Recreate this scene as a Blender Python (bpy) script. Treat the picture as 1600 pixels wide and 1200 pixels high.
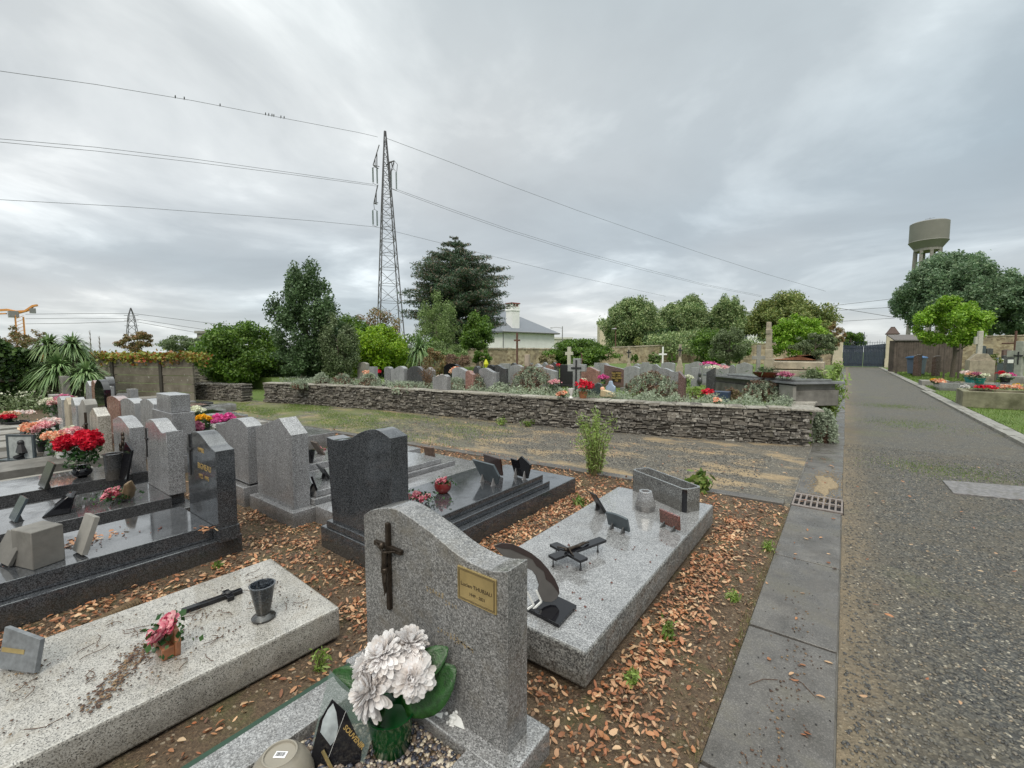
import bpy, bmesh, math, random
import numpy as np
from mathutils import Vector, Matrix, Euler
for o in list(bpy.data.objects): bpy.data.objects.remove(o, do_unlink=True)
S = bpy.context.scene; COL = S.collection
R = math.radians; PI = math.pi
rng = np.random.default_rng(7); random.seed(7)

# ---------------------------------------------------------------- camera
FPX, HOR, VPX, EYE = 690.0, 549.0, 1322.0, 1.6
PITCH = math.atan((600-HOR)/FPX)
def _ray(px, py):
    x = (px-800)/FPX; y = (py-600)/FPX
    return (x, math.cos(PITCH)-y*math.sin(PITCH), -(y*math.cos(PITCH)+math.sin(PITCH)))
_v = _ray(VPX, HOR); YAW = math.atan2(_v[0], _v[1])
def _w(px, py):
    d = _ray(px, py); c, s = math.cos(YAW), math.sin(YAW)
    return Vector((c*d[0]-s*d[1], s*d[0]+c*d[1], d[2]))
EYEV = Vector((0, 0, EYE))
def at(px, py, z=0.0):                       # a point at height z seen at a photo pixel
    d = _w(px, py); t = (z-EYE)/d.z; return EYEV+d*t
def onY(px, py, Y):
    d = _w(px, py); return EYEV+d*(Y/d.y)
def onX(px, py, X):
    d = _w(px, py); return EYEV+d*(X/d.x)
def far(px, py, dep):                        # a point at forward distance dep
    d = _w(px, py); f = _ray(px, py)[1]; return EYEV+d*(dep/f)
def depth(p):
    return -math.sin(YAW)*p.x+math.cos(YAW)*p.y
cd = bpy.data.cameras.new('camera'); cam = bpy.data.objects.new('camera', cd); COL.objects.link(cam)
cam.location = EYEV; cam.rotation_euler = (PI/2-PITCH, 0, YAW)
cd.sensor_width = 36; cd.lens = FPX/1600*36; cd.clip_start = 0.05; cd.clip_end = 3000
S.camera = cam

# ---------------------------------------------------------------- sky, sun, exposure
SUN_EL, SUN_AZ = 48, 150       # overcast: the sun is a wide soft lobe behind the camera
W = bpy.data.worlds.new('World'); S.world = W; W.use_nodes = True
nt = W.node_tree; N = nt.nodes; L = nt.links; N.clear()
def nd(t, **k):
    n = N.new(t)
    for a, b in k.items():
        if a in n.inputs: n.inputs[a].default_value = b
        else: setattr(n, a, b)
    return n
out = nd('ShaderNodeOutputWorld'); bg = nd('ShaderNodeBackground'); bg.inputs[1].default_value = 1.14
tc = nd('ShaderNodeTexCoord'); sep = nd('ShaderNodeSeparateXYZ'); L.new(tc.outputs['Generated'], sep.inputs[0])
zc = nd('ShaderNodeMath', operation='MAXIMUM'); L.new(sep.outputs[2], zc.inputs[0]); zc.inputs[1].default_value = 0.0
za = nd('ShaderNodeMath', operation='ADD'); L.new(zc.outputs[0], za.inputs[0]); za.inputs[1].default_value = 0.14
dx = nd('ShaderNodeMath', operation='DIVIDE'); L.new(sep.outputs[0], dx.inputs[0]); L.new(za.outputs[0], dx.inputs[1])
dy = nd('ShaderNodeMath', operation='DIVIDE'); L.new(sep.outputs[1], dy.inputs[0]); L.new(za.outputs[0], dy.inputs[1])
cv = nd('ShaderNodeCombineXYZ'); L.new(dx.outputs[0], cv.inputs[0]); L.new(dy.outputs[0], cv.inputs[1])
n1 = nd('ShaderNodeTexNoise', Scale=0.85, Detail=7.0, Roughness=0.55, Distortion=0.35); L.new(cv.outputs[0], n1.inputs['Vector'])
mp = nd('ShaderNodeMapping'); mp.inputs['Location'].default_value = (11.3, 4.1, 0.0); mp.inputs['Scale'].default_value = (0.35, 0.35, 1); L.new(cv.outputs[0], mp.inputs[0])
n2 = nd('ShaderNodeTexNoise', Scale=0.9, Detail=3.0, Roughness=0.45); L.new(mp.outputs[0], n2.inputs['Vector'])
cr = nd('ShaderNodeValToRGB'); L.new(n1.outputs[0], cr.inputs[0])
e = cr.color_ramp.elements
e[0].position = 0.31; e[0].color = (0.41, 0.435, 0.45, 1); e[1].position = 0.70; e[1].color = (0.84, 0.87, 0.87, 1)
m_ = cr.color_ramp.elements.new(0.5); m_.color = (0.475, 0.505, 0.52, 1)
m2 = cr.color_ramp.elements.new(0.6); m2.color = (0.60, 0.63, 0.64, 1)
cr2 = nd('ShaderNodeValToRGB'); L.new(n2.outputs[0], cr2.inputs[0])
e = cr2.color_ramp.elements
e[0].position = 0.3; e[0].color = (0.75, 0.83, 0.88, 1); e[1].position = 0.7; e[1].color = (1.14, 1.11, 1.08, 1)
mx = nd('ShaderNodeMix', data_type='RGBA', blend_type='MULTIPLY'); mx.inputs[0].default_value = 1.0
L.new(cr.outputs[0], mx.inputs[6]); L.new(cr2.outputs[0], mx.inputs[7])
# brightness climbs towards the zenith as under any overcast sky, and a pale band lies low over the horizon
zr = nd('ShaderNodeValToRGB'); L.new(sep.outputs[2], zr.inputs[0]); e = zr.color_ramp.elements
e[0].position = 0.0; e[0].color = (1.04, 1.02, 0.99, 1); e[1].position = 1.0; e[1].color = (4.6, 4.35, 4.0, 1)
for p_, c_ in ((0.10, (1.0, 0.99, 0.99)), (0.22, (0.92, 0.925, 0.94)), (0.66, (0.99, 1.0, 1.0)), (0.80, (2.7, 2.6, 2.45))):
    q = zr.color_ramp.elements.new(p_); q.color = (*c_, 1)
mx2 = nd('ShaderNodeMix', data_type='RGBA', blend_type='MULTIPLY'); mx2.inputs[0].default_value = 1.0
L.new(mx.outputs[2], mx2.inputs[6]); L.new(zr.outputs[0], mx2.inputs[7])
sky = nd('ShaderNodeTexSky', sky_type='NISHITA'); sky.sun_disc = False; sky.sun_elevation = R(SUN_EL); sky.sun_rotation = R(SUN_AZ)
sc = nd('ShaderNodeMix', data_type='RGBA', blend_type='MULTIPLY'); sc.inputs[0].default_value = 1.0
L.new(sky.outputs[0], sc.inputs[6]); sc.inputs[7].default_value = (0.08, 0.08, 0.08, 1)
mx3 = nd('ShaderNodeMix', data_type='RGBA'); mx3.inputs[0].default_value = 0.94
L.new(sc.outputs[2], mx3.inputs[6]); L.new(mx2.outputs[2], mx3.inputs[7])
L.new(mx3.outputs[2], bg.inputs[0]); L.new(bg.outputs[0], out.inputs[0])
sd = bpy.data.lights.new('sun', 'SUN'); sd.energy = 1.35; sd.angle = R(22); sd.color = (1, 0.92, 0.80)
so = bpy.data.objects.new('sun', sd); COL.objects.link(so)
so.rotation_euler = (R(90-SUN_EL), 0, R(180-SUN_AZ)); so.location = (0, 0, 30)
S.view_settings.view_transform = 'Standard'; S.view_settings.look = 'None'
S.view_settings.exposure = 0.27; S.view_settings.gamma = 1
S.render.engine = 'CYCLES'; S.cycles.max_bounces = 6; S.cycles.transparent_max_bounces = 12

# ---------------------------------------------------------------- materials
class NT:
    def __init__(s, name):
        s.m = bpy.data.materials.new(name); s.m.use_nodes = True; s.t = s.m.node_tree; s.t.nodes.clear()
        s.o = s.n('ShaderNodeOutputMaterial'); s.b = s.n('ShaderNodeBsdfPrincipled'); s.l(s.b.outputs[0], s.o.inputs[0])
        s.c = s.n('ShaderNodeTexCoord').outputs['Object']
    def n(s, t, **k):
        n = s.t.nodes.new(t)
        for a, b in k.items():
            if a in n.inputs: n.inputs[a].default_value = b
            else: setattr(n, a, b)
        return n
    def l(s, a, b): s.t.links.new(a, b)
    def noise(s, scale, detail=4, rough=0.55, vec=None, dist=0.0):
        n = s.n('ShaderNodeTexNoise', Scale=scale, Detail=detail, Roughness=rough, Distortion=dist); s.l(vec or s.c, n.inputs['Vector']); return n.outputs[0]
    def voro(s, scale, feature='F1', outp='Color', vec=None, rand=1.0):
        n = s.n('ShaderNodeTexVoronoi', feature=feature); n.inputs['Scale'].default_value = scale; n.inputs['Randomness'].default_value = rand
        s.l(vec or s.c, n.inputs['Vector']); return n.outputs[outp]
    def mapv(s, scale=(1, 1, 1), rot=(0, 0, 0), vec=None):
        n = s.n('ShaderNodeMapping'); n.inputs['Scale'].default_value = scale; n.inputs['Rotation'].default_value = rot; s.l(vec or s.c, n.inputs[0]); return n.outputs[0]
    def ramp(s, f, stops, interp='LINEAR'):
        n = s.n('ShaderNodeValToRGB'); s.l(f, n.inputs[0]); n.color_ramp.interpolation = interp; e = n.color_ramp.elements
        while len(e) < len(stops): e.new(0.5)
        for q, (p, c) in zip(e, stops):
            q.position = p; q.color = (*c, 1) if hasattr(c, '__len__') else (c, c, c, 1)
        return n.outputs[0]
    def mix(s, f, a, b, mode='MIX'):
        n = s.n('ShaderNodeMix', data_type='RGBA', blend_type=mode)
        for i, x in ((0, f), (6, a), (7, b)):
            if isinstance(x, (int, float)): n.inputs[i].default_value = x if i == 0 else (x, x, x, 1)
            elif isinstance(x, tuple): n.inputs[i].default_value = (*x, 1)
            else: s.l(x, n.inputs[i])
        return n.outputs[2]
    def sepx(s, v, i=0):
        n = s.n('ShaderNodeSeparateXYZ'); s.l(v, n.inputs[0]); return n.outputs[i]
    def bump(s, h, strength=0.3, dist=0.01, nrm=None):
        n = s.n('ShaderNodeBump', Strength=strength, Distance=dist); s.l(h, n.inputs['Height'])
        if nrm: s.l(nrm, n.inputs['Normal'])
        s.l(n.outputs[0], s.b.inputs['Normal']); return n.outputs[0]
    def base(s, c):
        if isinstance(c, tuple): s.b.inputs[0].default_value = (*c, 1)
        else: s.l(c, s.b.inputs[0])
    def rough(s, r):
        if isinstance(r, (int, float)): s.b.inputs['Roughness'].default_value = r
        else: s.l(r, s.b.inputs['Roughness'])
    def geo(s, o): return s.n('ShaderNodeNewGeometry').outputs[o]

def granite(name, stops, scale=170, rough=0.14, stain=(0.85, 1.08), grime=None, bump=0.0):
    m = NT(name)
    a = m.sepx(m.voro(scale)); b = m.noise(scale*0.6, 3, 0.7)
    f = m.n('ShaderNodeMath', operation='MULTIPLY_ADD'); m.l(a, f.inputs[0]); f.inputs[1].default_value = 0.62
    g = m.n('ShaderNodeMath', operation='MULTIPLY'); m.l(b, g.inputs[0]); g.inputs[1].default_value = 0.38; m.l(g.outputs[0], f.inputs[2])
    c = m.ramp(f.outputs[0], stops)
    c = m.mix(1.0, c, m.ramp(m.noise(3.1, 5, 0.6), [(0.3, stain[0]), (0.7, stain[1])]), 'MULTIPLY')
    c = m.mix(1.0, c, m.ramp(m.noise(1.0, 5, 0.6, m.mapv((9, 9, 1.3))), [(0.34, 0.84), (0.56, 1.03)]), 'MULTIPLY')
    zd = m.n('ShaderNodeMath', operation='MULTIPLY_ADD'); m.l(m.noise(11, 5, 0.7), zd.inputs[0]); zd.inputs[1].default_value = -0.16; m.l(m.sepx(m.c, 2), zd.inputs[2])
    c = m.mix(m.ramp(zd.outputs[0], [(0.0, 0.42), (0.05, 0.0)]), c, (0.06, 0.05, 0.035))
    if grime:
        c = m.mix(m.ramp(m.noise(7, 6, 0.7), [(0.52, 0.0), (0.72, 0.75)]), c, grime)
    m.base(c)
    m.rough(m.ramp(m.noise(9, 5, 0.65), [(0.35, rough*0.7), (0.7, min(1, rough*1.9))]))
    m.b.inputs['Coat Roughness'].default_value = 0.06; m.b.inputs['Coat IOR'].default_value = 1.6
    wz = m.sepx(m.geo('Normal'), 2); wet = m.mix(1.0, m.ramp(wz, [(0.6, 0.0), (0.9, 1.0)]), m.ramp(m.noise(2.6, 5, 0.6), [(0.36, 0.15), (0.52, 1.0)]), 'MULTIPLY'); m.l(wet, m.b.inputs['Coat Weight'])
    if bump: m.bump(m.noise(scale*0.5, 4, 0.7), bump, 0.002)
    else: m.bump(m.noise(14, 3, 0.6), 0.04, 0.01)
    return m.m
G_GREY = granite('grey_granite', [(0.2, 0.10), (0.38, (0.19, 0.19, 0.192)), (0.58, (0.27, 0.27, 0.272)), (0.8, (0.43, 0.43, 0.43))], 210, 0.17)
G_FACE = granite('grey_granite_wet', [(0.2, 0.085), (0.38, (0.16, 0.158, 0.155)), (0.6, (0.235, 0.23, 0.225)), (0.8, (0.39, 0.385, 0.38))], 210, 0.22, (0.75, 1.05), (0.16, 0.145, 0.12))
G_FINE = granite('fine_grey_granite', [(0.2, 0.08), (0.4, (0.17, 0.17, 0.175)), (0.6, (0.27, 0.27, 0.28)), (0.8, (0.42, 0.42, 0.43))], 260, 0.16)
G_DARK = granite('dark_blue_granite', [(0.25, (0.018, 0.020, 0.023)), (0.5, (0.046, 0.050, 0.056)), (0.8, (0.105, 0.11, 0.12))], 220, 0.10)
G_CHAR = granite('charcoal_granite', [(0.25, 0.03), (0.5, (0.062, 0.063, 0.067)), (0.8, (0.13, 0.13, 0.135))], 220, 0.2)
G_ROUGH = granite('rough_pale_granite', [(0.22, (0.06, 0.056, 0.05)), (0.33, (0.27, 0.255, 0.23)), (0.5, (0.37, 0.35, 0.315)), (0.8, (0.50, 0.48, 0.44))], 260, 0.5, (0.8, 1.05), (0.27, 0.24, 0.19), 0.5)
G_PINK = granite('pink_granite', [(0.25, (0.09, 0.05, 0.045)), (0.5, (0.30, 0.155, 0.125)), (0.8, (0.46, 0.29, 0.24))], 180, 0.2)
G_BROWN = granite('brown_granite', [(0.25, (0.05, 0.03, 0.028)), (0.5, (0.15, 0.09, 0.08)), (0.8, (0.26, 0.17, 0.15))], 180, 0.2)
G_RED = granite('red_granite', [(0.3, (0.03, 0.012, 0.012)), (0.5, (0.19, 0.055, 0.045)), (0.8, (0.38, 0.17, 0.14))], 260, 0.14)
G_BEIGE = granite('beige_granite', [(0.25, (0.12, 0.10, 0.08)), (0.5, (0.36, 0.33, 0.28)), (0.8, (0.55, 0.51, 0.45))], 170, 0.25)
G_PALE = granite('pale_granite', [(0.25, 0.21), (0.5, (0.285, 0.29, 0.295)), (0.8, (0.39, 0.395, 0.40))], 200, 0.22)
G_HAM = granite('hammered_granite', [(0.25, 0.045), (0.42, (0.13, 0.13, 0.125)), (0.6, (0.22, 0.22, 0.21)), (0.8, (0.36, 0.36, 0.345))], 150, 0.5, (0.7, 1.05), (0.10, 0.09, 0.075), 0.9)

def simple(name, col, rough=0.5, var=0.15, scale=12, metal=0.0, bump=0.0, spec=None, grime=None):
    m = NT(name); lo = tuple(x*(1-var) for x in col); hi = tuple(min(1, x*(1+var)) for x in col)
    c = m.ramp(m.noise(scale, 5, 0.6), [(0.3, lo), (0.7, hi)])
    if grime: c = m.mix(m.ramp(m.noise(scale*0.4, 6, 0.7), [(0.48, 0.0), (0.68, 0.9)]), c, grime)
    m.base(c); m.rough(rough); m.b.inputs['Metallic'].default_value = metal
    if bump: m.bump(m.noise(scale*4, 4), bump, 0.004)
    return m.m
BLACK = simple('black_polished_stone', (0.008, 0.008, 0.01), 0.08)
BLACKM = simple('black_matt', (0.02, 0.02, 0.022), 0.45)
SLATE = simple('slate_blue_granite', (0.06, 0.075, 0.085), 0.18)
STEELM = simple('dark_steel', (0.10, 0.10, 0.10), 0.4, metal=0.6)
BRONZE = simple('old_bronze', (0.055, 0.042, 0.032), 0.42, 0.4, 40, metal=0.7)
BRASS = simple('brass', (0.56, 0.43, 0.20), 0.34, 0.14, 14, metal=0.75)
GOLD = simple('gold_lettering', (0.50, 0.34, 0.12), 0.4, 0.2, 60, metal=0.5)
FADED = simple('faded_gold_lettering', (0.27, 0.215, 0.14), 0.5, 0.3, 60)
INK = simple('engraved_ink', (0.05, 0.035, 0.02), 0.6)
WHITE = simple('white_paint', (0.78, 0.78, 0.78), 0.45, 0.06)
PORC = simple('white_porcelain', (0.70, 0.70, 0.68), 0.25, 0.08, 40)
TERRA = simple('terracotta', (0.30, 0.12, 0.055), 0.3, 0.25, 30)
SAND = simple('weathered_sandstone', (0.36, 0.31, 0.235), 0.85, 0.25, 5, bump=0.4, grime=(0.17, 0.15, 0.12))
CONC = simple('weathered_concrete', (0.25, 0.24, 0.22), 0.85, 0.25, 4, bump=0.4, grime=(0.16, 0.145, 0.12))
CONCD = simple('damp_concrete', (0.17, 0.16, 0.145), 0.6, 0.3, 5, bump=0.4, grime=(0.07, 0.065, 0.055))
def kerbm():
    m = NT('wet_concrete_slab'); c = m.ramp(m.noise(4, 6, 0.65), [(0.3, (0.072, 0.066, 0.059)), (0.5, (0.11, 0.102, 0.094)), (0.72, (0.165, 0.155, 0.142))])
    c = m.mix(1.0, c, m.ramp(m.sepx(m.voro(230)), [(0.0, 0.72), (0.8, 1.08), (0.97, 1.5)]), 'MULTIPLY'); c = m.mix(m.ramp(m.noise(2.0, 6, 0.7), [(0.52, 0.0), (0.64, 0.55)]), c, (0.085, 0.075, 0.05)); m.base(c)
    m.rough(m.ramp(m.noise(3, 5, 0.6), [(0.4, 0.22), (0.6, 0.55)])); m.bump(m.noise(90, 5, 0.7), 0.5, 0.004); return m.m
KERB = kerbm()
CREAM = simple('cream_stone', (0.56, 0.50, 0.38), 0.75, 0.12, 3, bump=0.2)
LEAD = simple('galvanised_steel', (0.26, 0.255, 0.26), 0.45, 0.15, 3, metal=0.3)
WIREM = simple('wire', (0.10, 0.10, 0.11), 0.6)
GLASSG = simple('green_glass_insulator', (0.10, 0.17, 0.15), 0.2)
ORANGE = simple('orange_crane_paint', (0.62, 0.27, 0.07), 0.5)
BARK = simple('bark', (0.11, 0.09, 0.07), 0.9, 0.35, 20, bump=0.6)
ROOFS = simple('slate_roof', (0.17, 0.185, 0.21), 0.4, 0.1, 6)
RENDER = simple('white_render', (0.82, 0.82, 0.81), 0.8, 0.05, 2)
WINDOW = simple('window_glass', (0.05, 0.06, 0.08), 0.08)
GATEB = simple('dark_blue_gate', (0.03, 0.042, 0.065), 0.5, 0.3, 4)
PLBLUE = simple('blue_plastic', (0.09, 0.22, 0.46), 0.4)
PLGREY = simple('blue_grey_plastic', (0.12, 0.15, 0.21), 0.45)
GREENP = simple('dark_green_pot', (0.004, 0.055, 0.012), 0.12, 0.3, 8)
TEAL = simple('teal_plastic', (0.02, 0.20, 0.18), 0.35)
BEIGEP = simple('taupe_plastic_bowl', (0.27, 0.245, 0.20), 0.22, 0.06)
RUST = simple('rusty_iron', (0.12, 0.06, 0.045), 0.8, 0.3, 30)
FENCEW = simple('old_tarred_wood', (0.095, 0.075, 0.062), 0.8, 0.4, 3, bump=0.4)
PAPER = simple('paper_label', (0.8, 0.8, 0.82), 0.6, 0.02)
LIME = simple('yellow_green', (0.55, 0.56, 0.02), 0.5)
LANT = simple('orange_lantern_plastic', (0.75, 0.13, 0.02), 0.3)
BIRDM = simple('bird_dark', (0.03, 0.03, 0.03), 0.7)
PHOTO = simple('greyed_engraving', (0.30, 0.33, 0.34), 0.25, 0.6, 9)
GREENK = simple('green_edging', (0.012, 0.045, 0.024), 0.4)

def glassm():
    m = NT('tinted_glass'); m.base((0.20, 0.26, 0.24)); m.rough(0.03); m.b.inputs['Alpha'].default_value = 0.30; return m.m
GLASS = glassm()
def leafm(name, cols, rough=0.5, trans=0.25, clump=0.9):
    m = NT(name); r = m.geo('Random Per Island')
    c = m.ramp(r, [(i/(len(cols)-1), q) for i, q in enumerate(cols)])
    c = m.mix(1.0, c, m.ramp(m.noise(clump, 3, 0.6), [(0.32, 0.72), (0.68, 1.28)]), 'MULTIPLY')
    m.base(c); m.rough(rough)
    t = m.n('ShaderNodeBsdfTranslucent'); m.l(c, t.inputs[0]); x = m.n('ShaderNodeMixShader'); x.inputs[0].default_value = trans
    m.l(m.b.outputs[0], x.inputs[1]); m.l(t.outputs[0], x.inputs[2]); m.l(x.outputs[0], m.o.inputs[0])
    return m.m
LF = {
 'holly': leafm('holly_leaves', [(0.043, 0.085, 0.034), (0.085, 0.147, 0.054), (0.139, 0.217, 0.101)]),
 'laurel': leafm('laurel_leaves', [(0.043, 0.096, 0.014), (0.093, 0.181, 0.022), (0.161, 0.261, 0.037)]),
 'bright': leafm('bright_shrub_leaves', [(0.103, 0.218, 0.009), (0.218, 0.379, 0.014), (0.344, 0.482, 0.035)]),
 'olive': leafm('olive_leaves', [(0.087, 0.123, 0.051), (0.145, 0.196, 0.087), (0.225, 0.275, 0.145)]),
 'cedar': leafm('cedar_needles', [(0.035, 0.085, 0.040), (0.05, 0.11, 0.05), (0.07, 0.13, 0.06), (0.045, 0.095, 0.045), (0.048, 0.076, 0.054), (0.085, 0.119, 0.082), (0.170, 0.145, 0.099), (0.238, 0.162, 0.111)]),
 'birch': leafm('light_leaves', [(0.108, 0.176, 0.047), (0.176, 0.257, 0.081), (0.243, 0.324, 0.121)]),
 'linden': leafm('linden_leaves', [(0.074, 0.140, 0.046), (0.140, 0.223, 0.074), (0.281, 0.363, 0.148), (0.396, 0.446, 0.214)], clump=0.5),
 'linden_yellow': leafm('yellowing_linden_leaves', [(0.09, 0.15, 0.035), (0.16, 0.22, 0.055), (0.25, 0.30, 0.09), (0.33, 0.33, 0.11)]),
 'maple': leafm('bright_maple_leaves', [(0.108, 0.241, 0.015), (0.205, 0.373, 0.024), (0.313, 0.458, 0.060)]),
 'big': leafm('haze_paled_leaves', [(0.098, 0.173, 0.090), (0.150, 0.240, 0.128), (0.225, 0.300, 0.165)], clump=0.4),  # haze over the far trees is put into these paler, greyer greens
 'yucca': leafm('cordyline_blades', [(0.09, 0.17, 0.06), (0.16, 0.26, 0.09), (0.28, 0.38, 0.17)], 0.4, 0.15),
 'ivy': leafm('dark_ivy', [(0.017, 0.039, 0.014), (0.042, 0.084, 0.020), (0.077, 0.140, 0.028)]),
 'creeper': leafm('virginia_creeper', [(0.12, 0.17, 0.02), (0.20, 0.24, 0.03), (0.26, 0.28, 0.05), (0.34, 0.20, 0.04), (0.34, 0.07, 0.03)]),
 'rusty': leafm('rusty_leaves', [(0.120, 0.156, 0.060), (0.240, 0.180, 0.072), (0.288, 0.144, 0.072)]),
 'silver': leafm('silver_foliage', [(0.218, 0.265, 0.184), (0.345, 0.402, 0.287), (0.460, 0.517, 0.391)], 0.7),
 'brownstem': leafm('dry_flower_stalks', [(0.120, 0.075, 0.050), (0.200, 0.120, 0.085), (0.260, 0.180, 0.120)], 0.8),
 'weed': leafm('weed_leaves', [(0.143, 0.247, 0.039), (0.260, 0.377, 0.078), (0.364, 0.468, 0.143)]),
 'grass': leafm('grass_blades', [(0.069, 0.138, 0.017), (0.138, 0.230, 0.034), (0.230, 0.276, 0.081)]),
 'drygrass': leafm('dry_grass', [(0.160, 0.130, 0.060), (0.280, 0.220, 0.120), (0.130, 0.170, 0.040)]),
 'litter': leafm('fallen_leaves', [(0.10, 0.042, 0.022), (0.28, 0.115, 0.05), (0.42, 0.19, 0.085), (0.46, 0.27, 0.15), (0.56, 0.40, 0.24), (0.36, 0.13, 0.055), (0.18, 0.07, 0.03)], 0.5, 0.1, 5.0),
 'mulch': leafm('rotten_leaves', [(0.045, 0.025, 0.014), (0.12, 0.06, 0.03), (0.25, 0.14, 0.075), (0.08, 0.045, 0.022), (0.34, 0.22, 0.12)], 0.6, 0.0, 5.0),
 'potgreen': leafm('flower_foliage', [(0.012, 0.050, 0.010), (0.030, 0.100, 0.020), (0.080, 0.160, 0.050)], 0.35),
}
def petal(name, cols): return leafm(name, cols, 0.6, 0.25, 6.0)
PT = {
 'white': leafm('white_petals', [(0.76, 0.70, 0.66), (0.86, 0.83, 0.82), (0.88, 0.86, 0.86), (0.91, 0.90, 0.91)], 0.6, 0.42, 6.0),
 'red': petal('red_petals', [(0.40, 0.0, 0.015), (0.62, 0.005, 0.03), (0.75, 0.02, 0.06)]),
 'pink': petal('pink_petals', [(0.70, 0.20, 0.28), (0.80, 0.42, 0.45), (0.80, 0.62, 0.55), (0.55, 0.06, 0.14)]),
 'magenta': petal('magenta_petals', [(0.62, 0.05, 0.26), (0.80, 0.14, 0.42)]),
 'mauve': petal('mauve_petals', [(0.30, 0.05, 0.12), (0.50, 0.14, 0.24), (0.58, 0.30, 0.36)]),
 'yellow': petal('yellow_petals', [(0.80, 0.30, 0.0), (0.85, 0.50, 0.01), (0.85, 0.6, 0.05)]),
 'salmon': petal('salmon_petals', [(0.78, 0.25, 0.15), (0.82, 0.45, 0.28), (0.80, 0.70, 0.52)]),
 'palepink': petal('pale_pink_petals', [(0.78, 0.50, 0.48), (0.84, 0.74, 0.70), (0.82, 0.80, 0.76)]),
 'rose': petal('glazed_rose', [(0.42, 0.03, 0.08), (0.66, 0.22, 0.28), (0.76, 0.48, 0.48)]),
 'cream': petal('cream_petals', [(0.66, 0.68, 0.52), (0.78, 0.78, 0.62)]),
}

def ground_mat(name, kind):
    m = NT(name); fine = m.noise(60, 6, 0.7); mid = m.noise(5, 5, 0.65); big = m.noise(0.7, 4, 0.6)
    peb = m.sepx(m.voro(90)); pd = m.voro(90, outp='Distance')
    if kind == 'soil':
        c = m.ramp(fine, [(0.25, (0.03, 0.019, 0.012)), (0.5, (0.085, 0.056, 0.033)), (0.75, (0.18, 0.125, 0.075))])
        c = m.mix(m.ramp(mid, [(0.5, 0.0), (0.7, 0.55)]), c, (0.075, 0.085, 0.025))
        c = m.mix(m.ramp(peb, [(0.965, 0.0), (0.975, 0.6)]), c, (0.36, 0.30, 0.22)); m.rough(0.85); bs, bd = 0.8, 0.02
    elif kind == 'path':
        c = m.ramp(peb, [(0.0, (0.026, 0.0255, 0.024)), (0.35, (0.054, 0.053, 0.049)), (0.7, (0.098, 0.095, 0.084)), (0.97, (0.19, 0.17, 0.13)), (0.99, (0.42, 0.38, 0.30))])
        c = m.mix(m.ramp(m.noise(2.2, 6, 0.7), [(0.44, 0.0), (0.70, 0.7)]), c, m.ramp(fine, [(0.3, (0.060, 0.050, 0.032)), (0.7, (0.160, 0.128, 0.078))]))
        c = m.mix(m.ramp(big, [(0.56, 0.0), (0.70, 0.5)]), c, (0.12, 0.12, 0.045))
        sx = m.sepx(m.c, 0); e_ = m.mix(1.0, m.ramp(sx, [(0.06, 0.8), (0.30, 0.15), (0.5, 0.0)]), m.ramp(m.noise(3, 4), [(0.3, 0.3), (0.6, 1.0)]), 'MULTIPLY'); c = m.mix(e_, c, m.ramp(fine, [(0.3, (0.13, 0.10, 0.06)), (0.7, (0.27, 0.20, 0.12))])); m.rough(0.6); bs, bd = 1.0, 0.016
    elif kind == 'cross':
        c = m.ramp(peb, [(0.0, (0.045, 0.043, 0.04)), (0.5, (0.10, 0.092, 0.08)), (0.97, (0.19, 0.17, 0.13)), (0.99, (0.5, 0.46, 0.38))])
        mv = m.mapv((0.7, 1.3, 1))
        c = m.mix(m.ramp(m.noise(1.6, 6, 0.65, mv), [(0.48, 0.0), (0.62, 0.8)]), c, m.ramp(fine, [(0.3, (0.22, 0.155, 0.085)), (0.7, (0.44, 0.33, 0.19))]))
        sx = m.sepx(m.c, 0)
        gm = m.mix(1.0, m.ramp(m.noise(1.1, 5, 0.7), [(0.36, 0.0), (0.6, 1.0)]), m.ramp(m.n('ShaderNodeMapRange').outputs[0], [(0, 0), (1, 1)]), 'MULTIPLY')
        mr = [q for q in m.t.nodes if q.bl_idname == 'ShaderNodeMapRange'][0]; m.l(sx, mr.inputs[0])
        mr.inputs[1].default_value = -4.5; mr.inputs[2].default_value = -11
        c = m.mix(gm, c, m.ramp(fine, [(0.3, (0.07, 0.085, 0.022)), (0.7, (0.17, 0.19, 0.06))])); m.rough(0.85); bs, bd = 0.8, 0.015
    elif kind == 'lawn':
        c = m.ramp(fine, [(0.3, (0.05, 0.085, 0.015)), (0.7, (0.13, 0.20, 0.035))])
        c = m.mix(m.ramp(mid, [(0.55, 0.0), (0.75, 0.7)]), c, (0.15, 0.12, 0.06)); m.rough(0.9); bs, bd = 0.6, 0.02
    m.base(c)
    n = m.bump(fine, bs*0.5, bd); m.bump(pd, bs*0.6, bd*0.6, n)
    return m.m
SOIL = ground_mat('leafy_soil', 'soil'); PATHM = ground_mat('dark_gravel', 'path'); CROSSM = ground_mat('sandy_gravel_and_grass', 'cross'); LAWNM = ground_mat('lawn', 'lawn')
def drystone(name, cols, spec=False):
    m = NT(name); r = m.geo('Random Per Island')
    c = m.ramp(r, [(i/(len(cols)-1), q) for i, q in enumerate(cols)])
    c = m.mix(1.0, c, m.ramp(m.noise(22, 6, 0.7), [(0.3, 0.45), (0.7, 1.5)]), 'MULTIPLY')
    c = m.mix(m.ramp(m.noise(13, 6, 0.8), [(0.54, 0.0), (0.62, 0.9)]), c, (0.42, 0.40, 0.36))
    c = m.mix(m.ramp(m.noise(3, 4, 0.7), [(0.6, 0.0), (0.75, 0.5)]), c, (0.09, 0.085, 0.035))
    m.base(c); m.rough(0.8); m.bump(m.noise(45, 6, 0.7), 0.9, 0.012); return m.m
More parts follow.
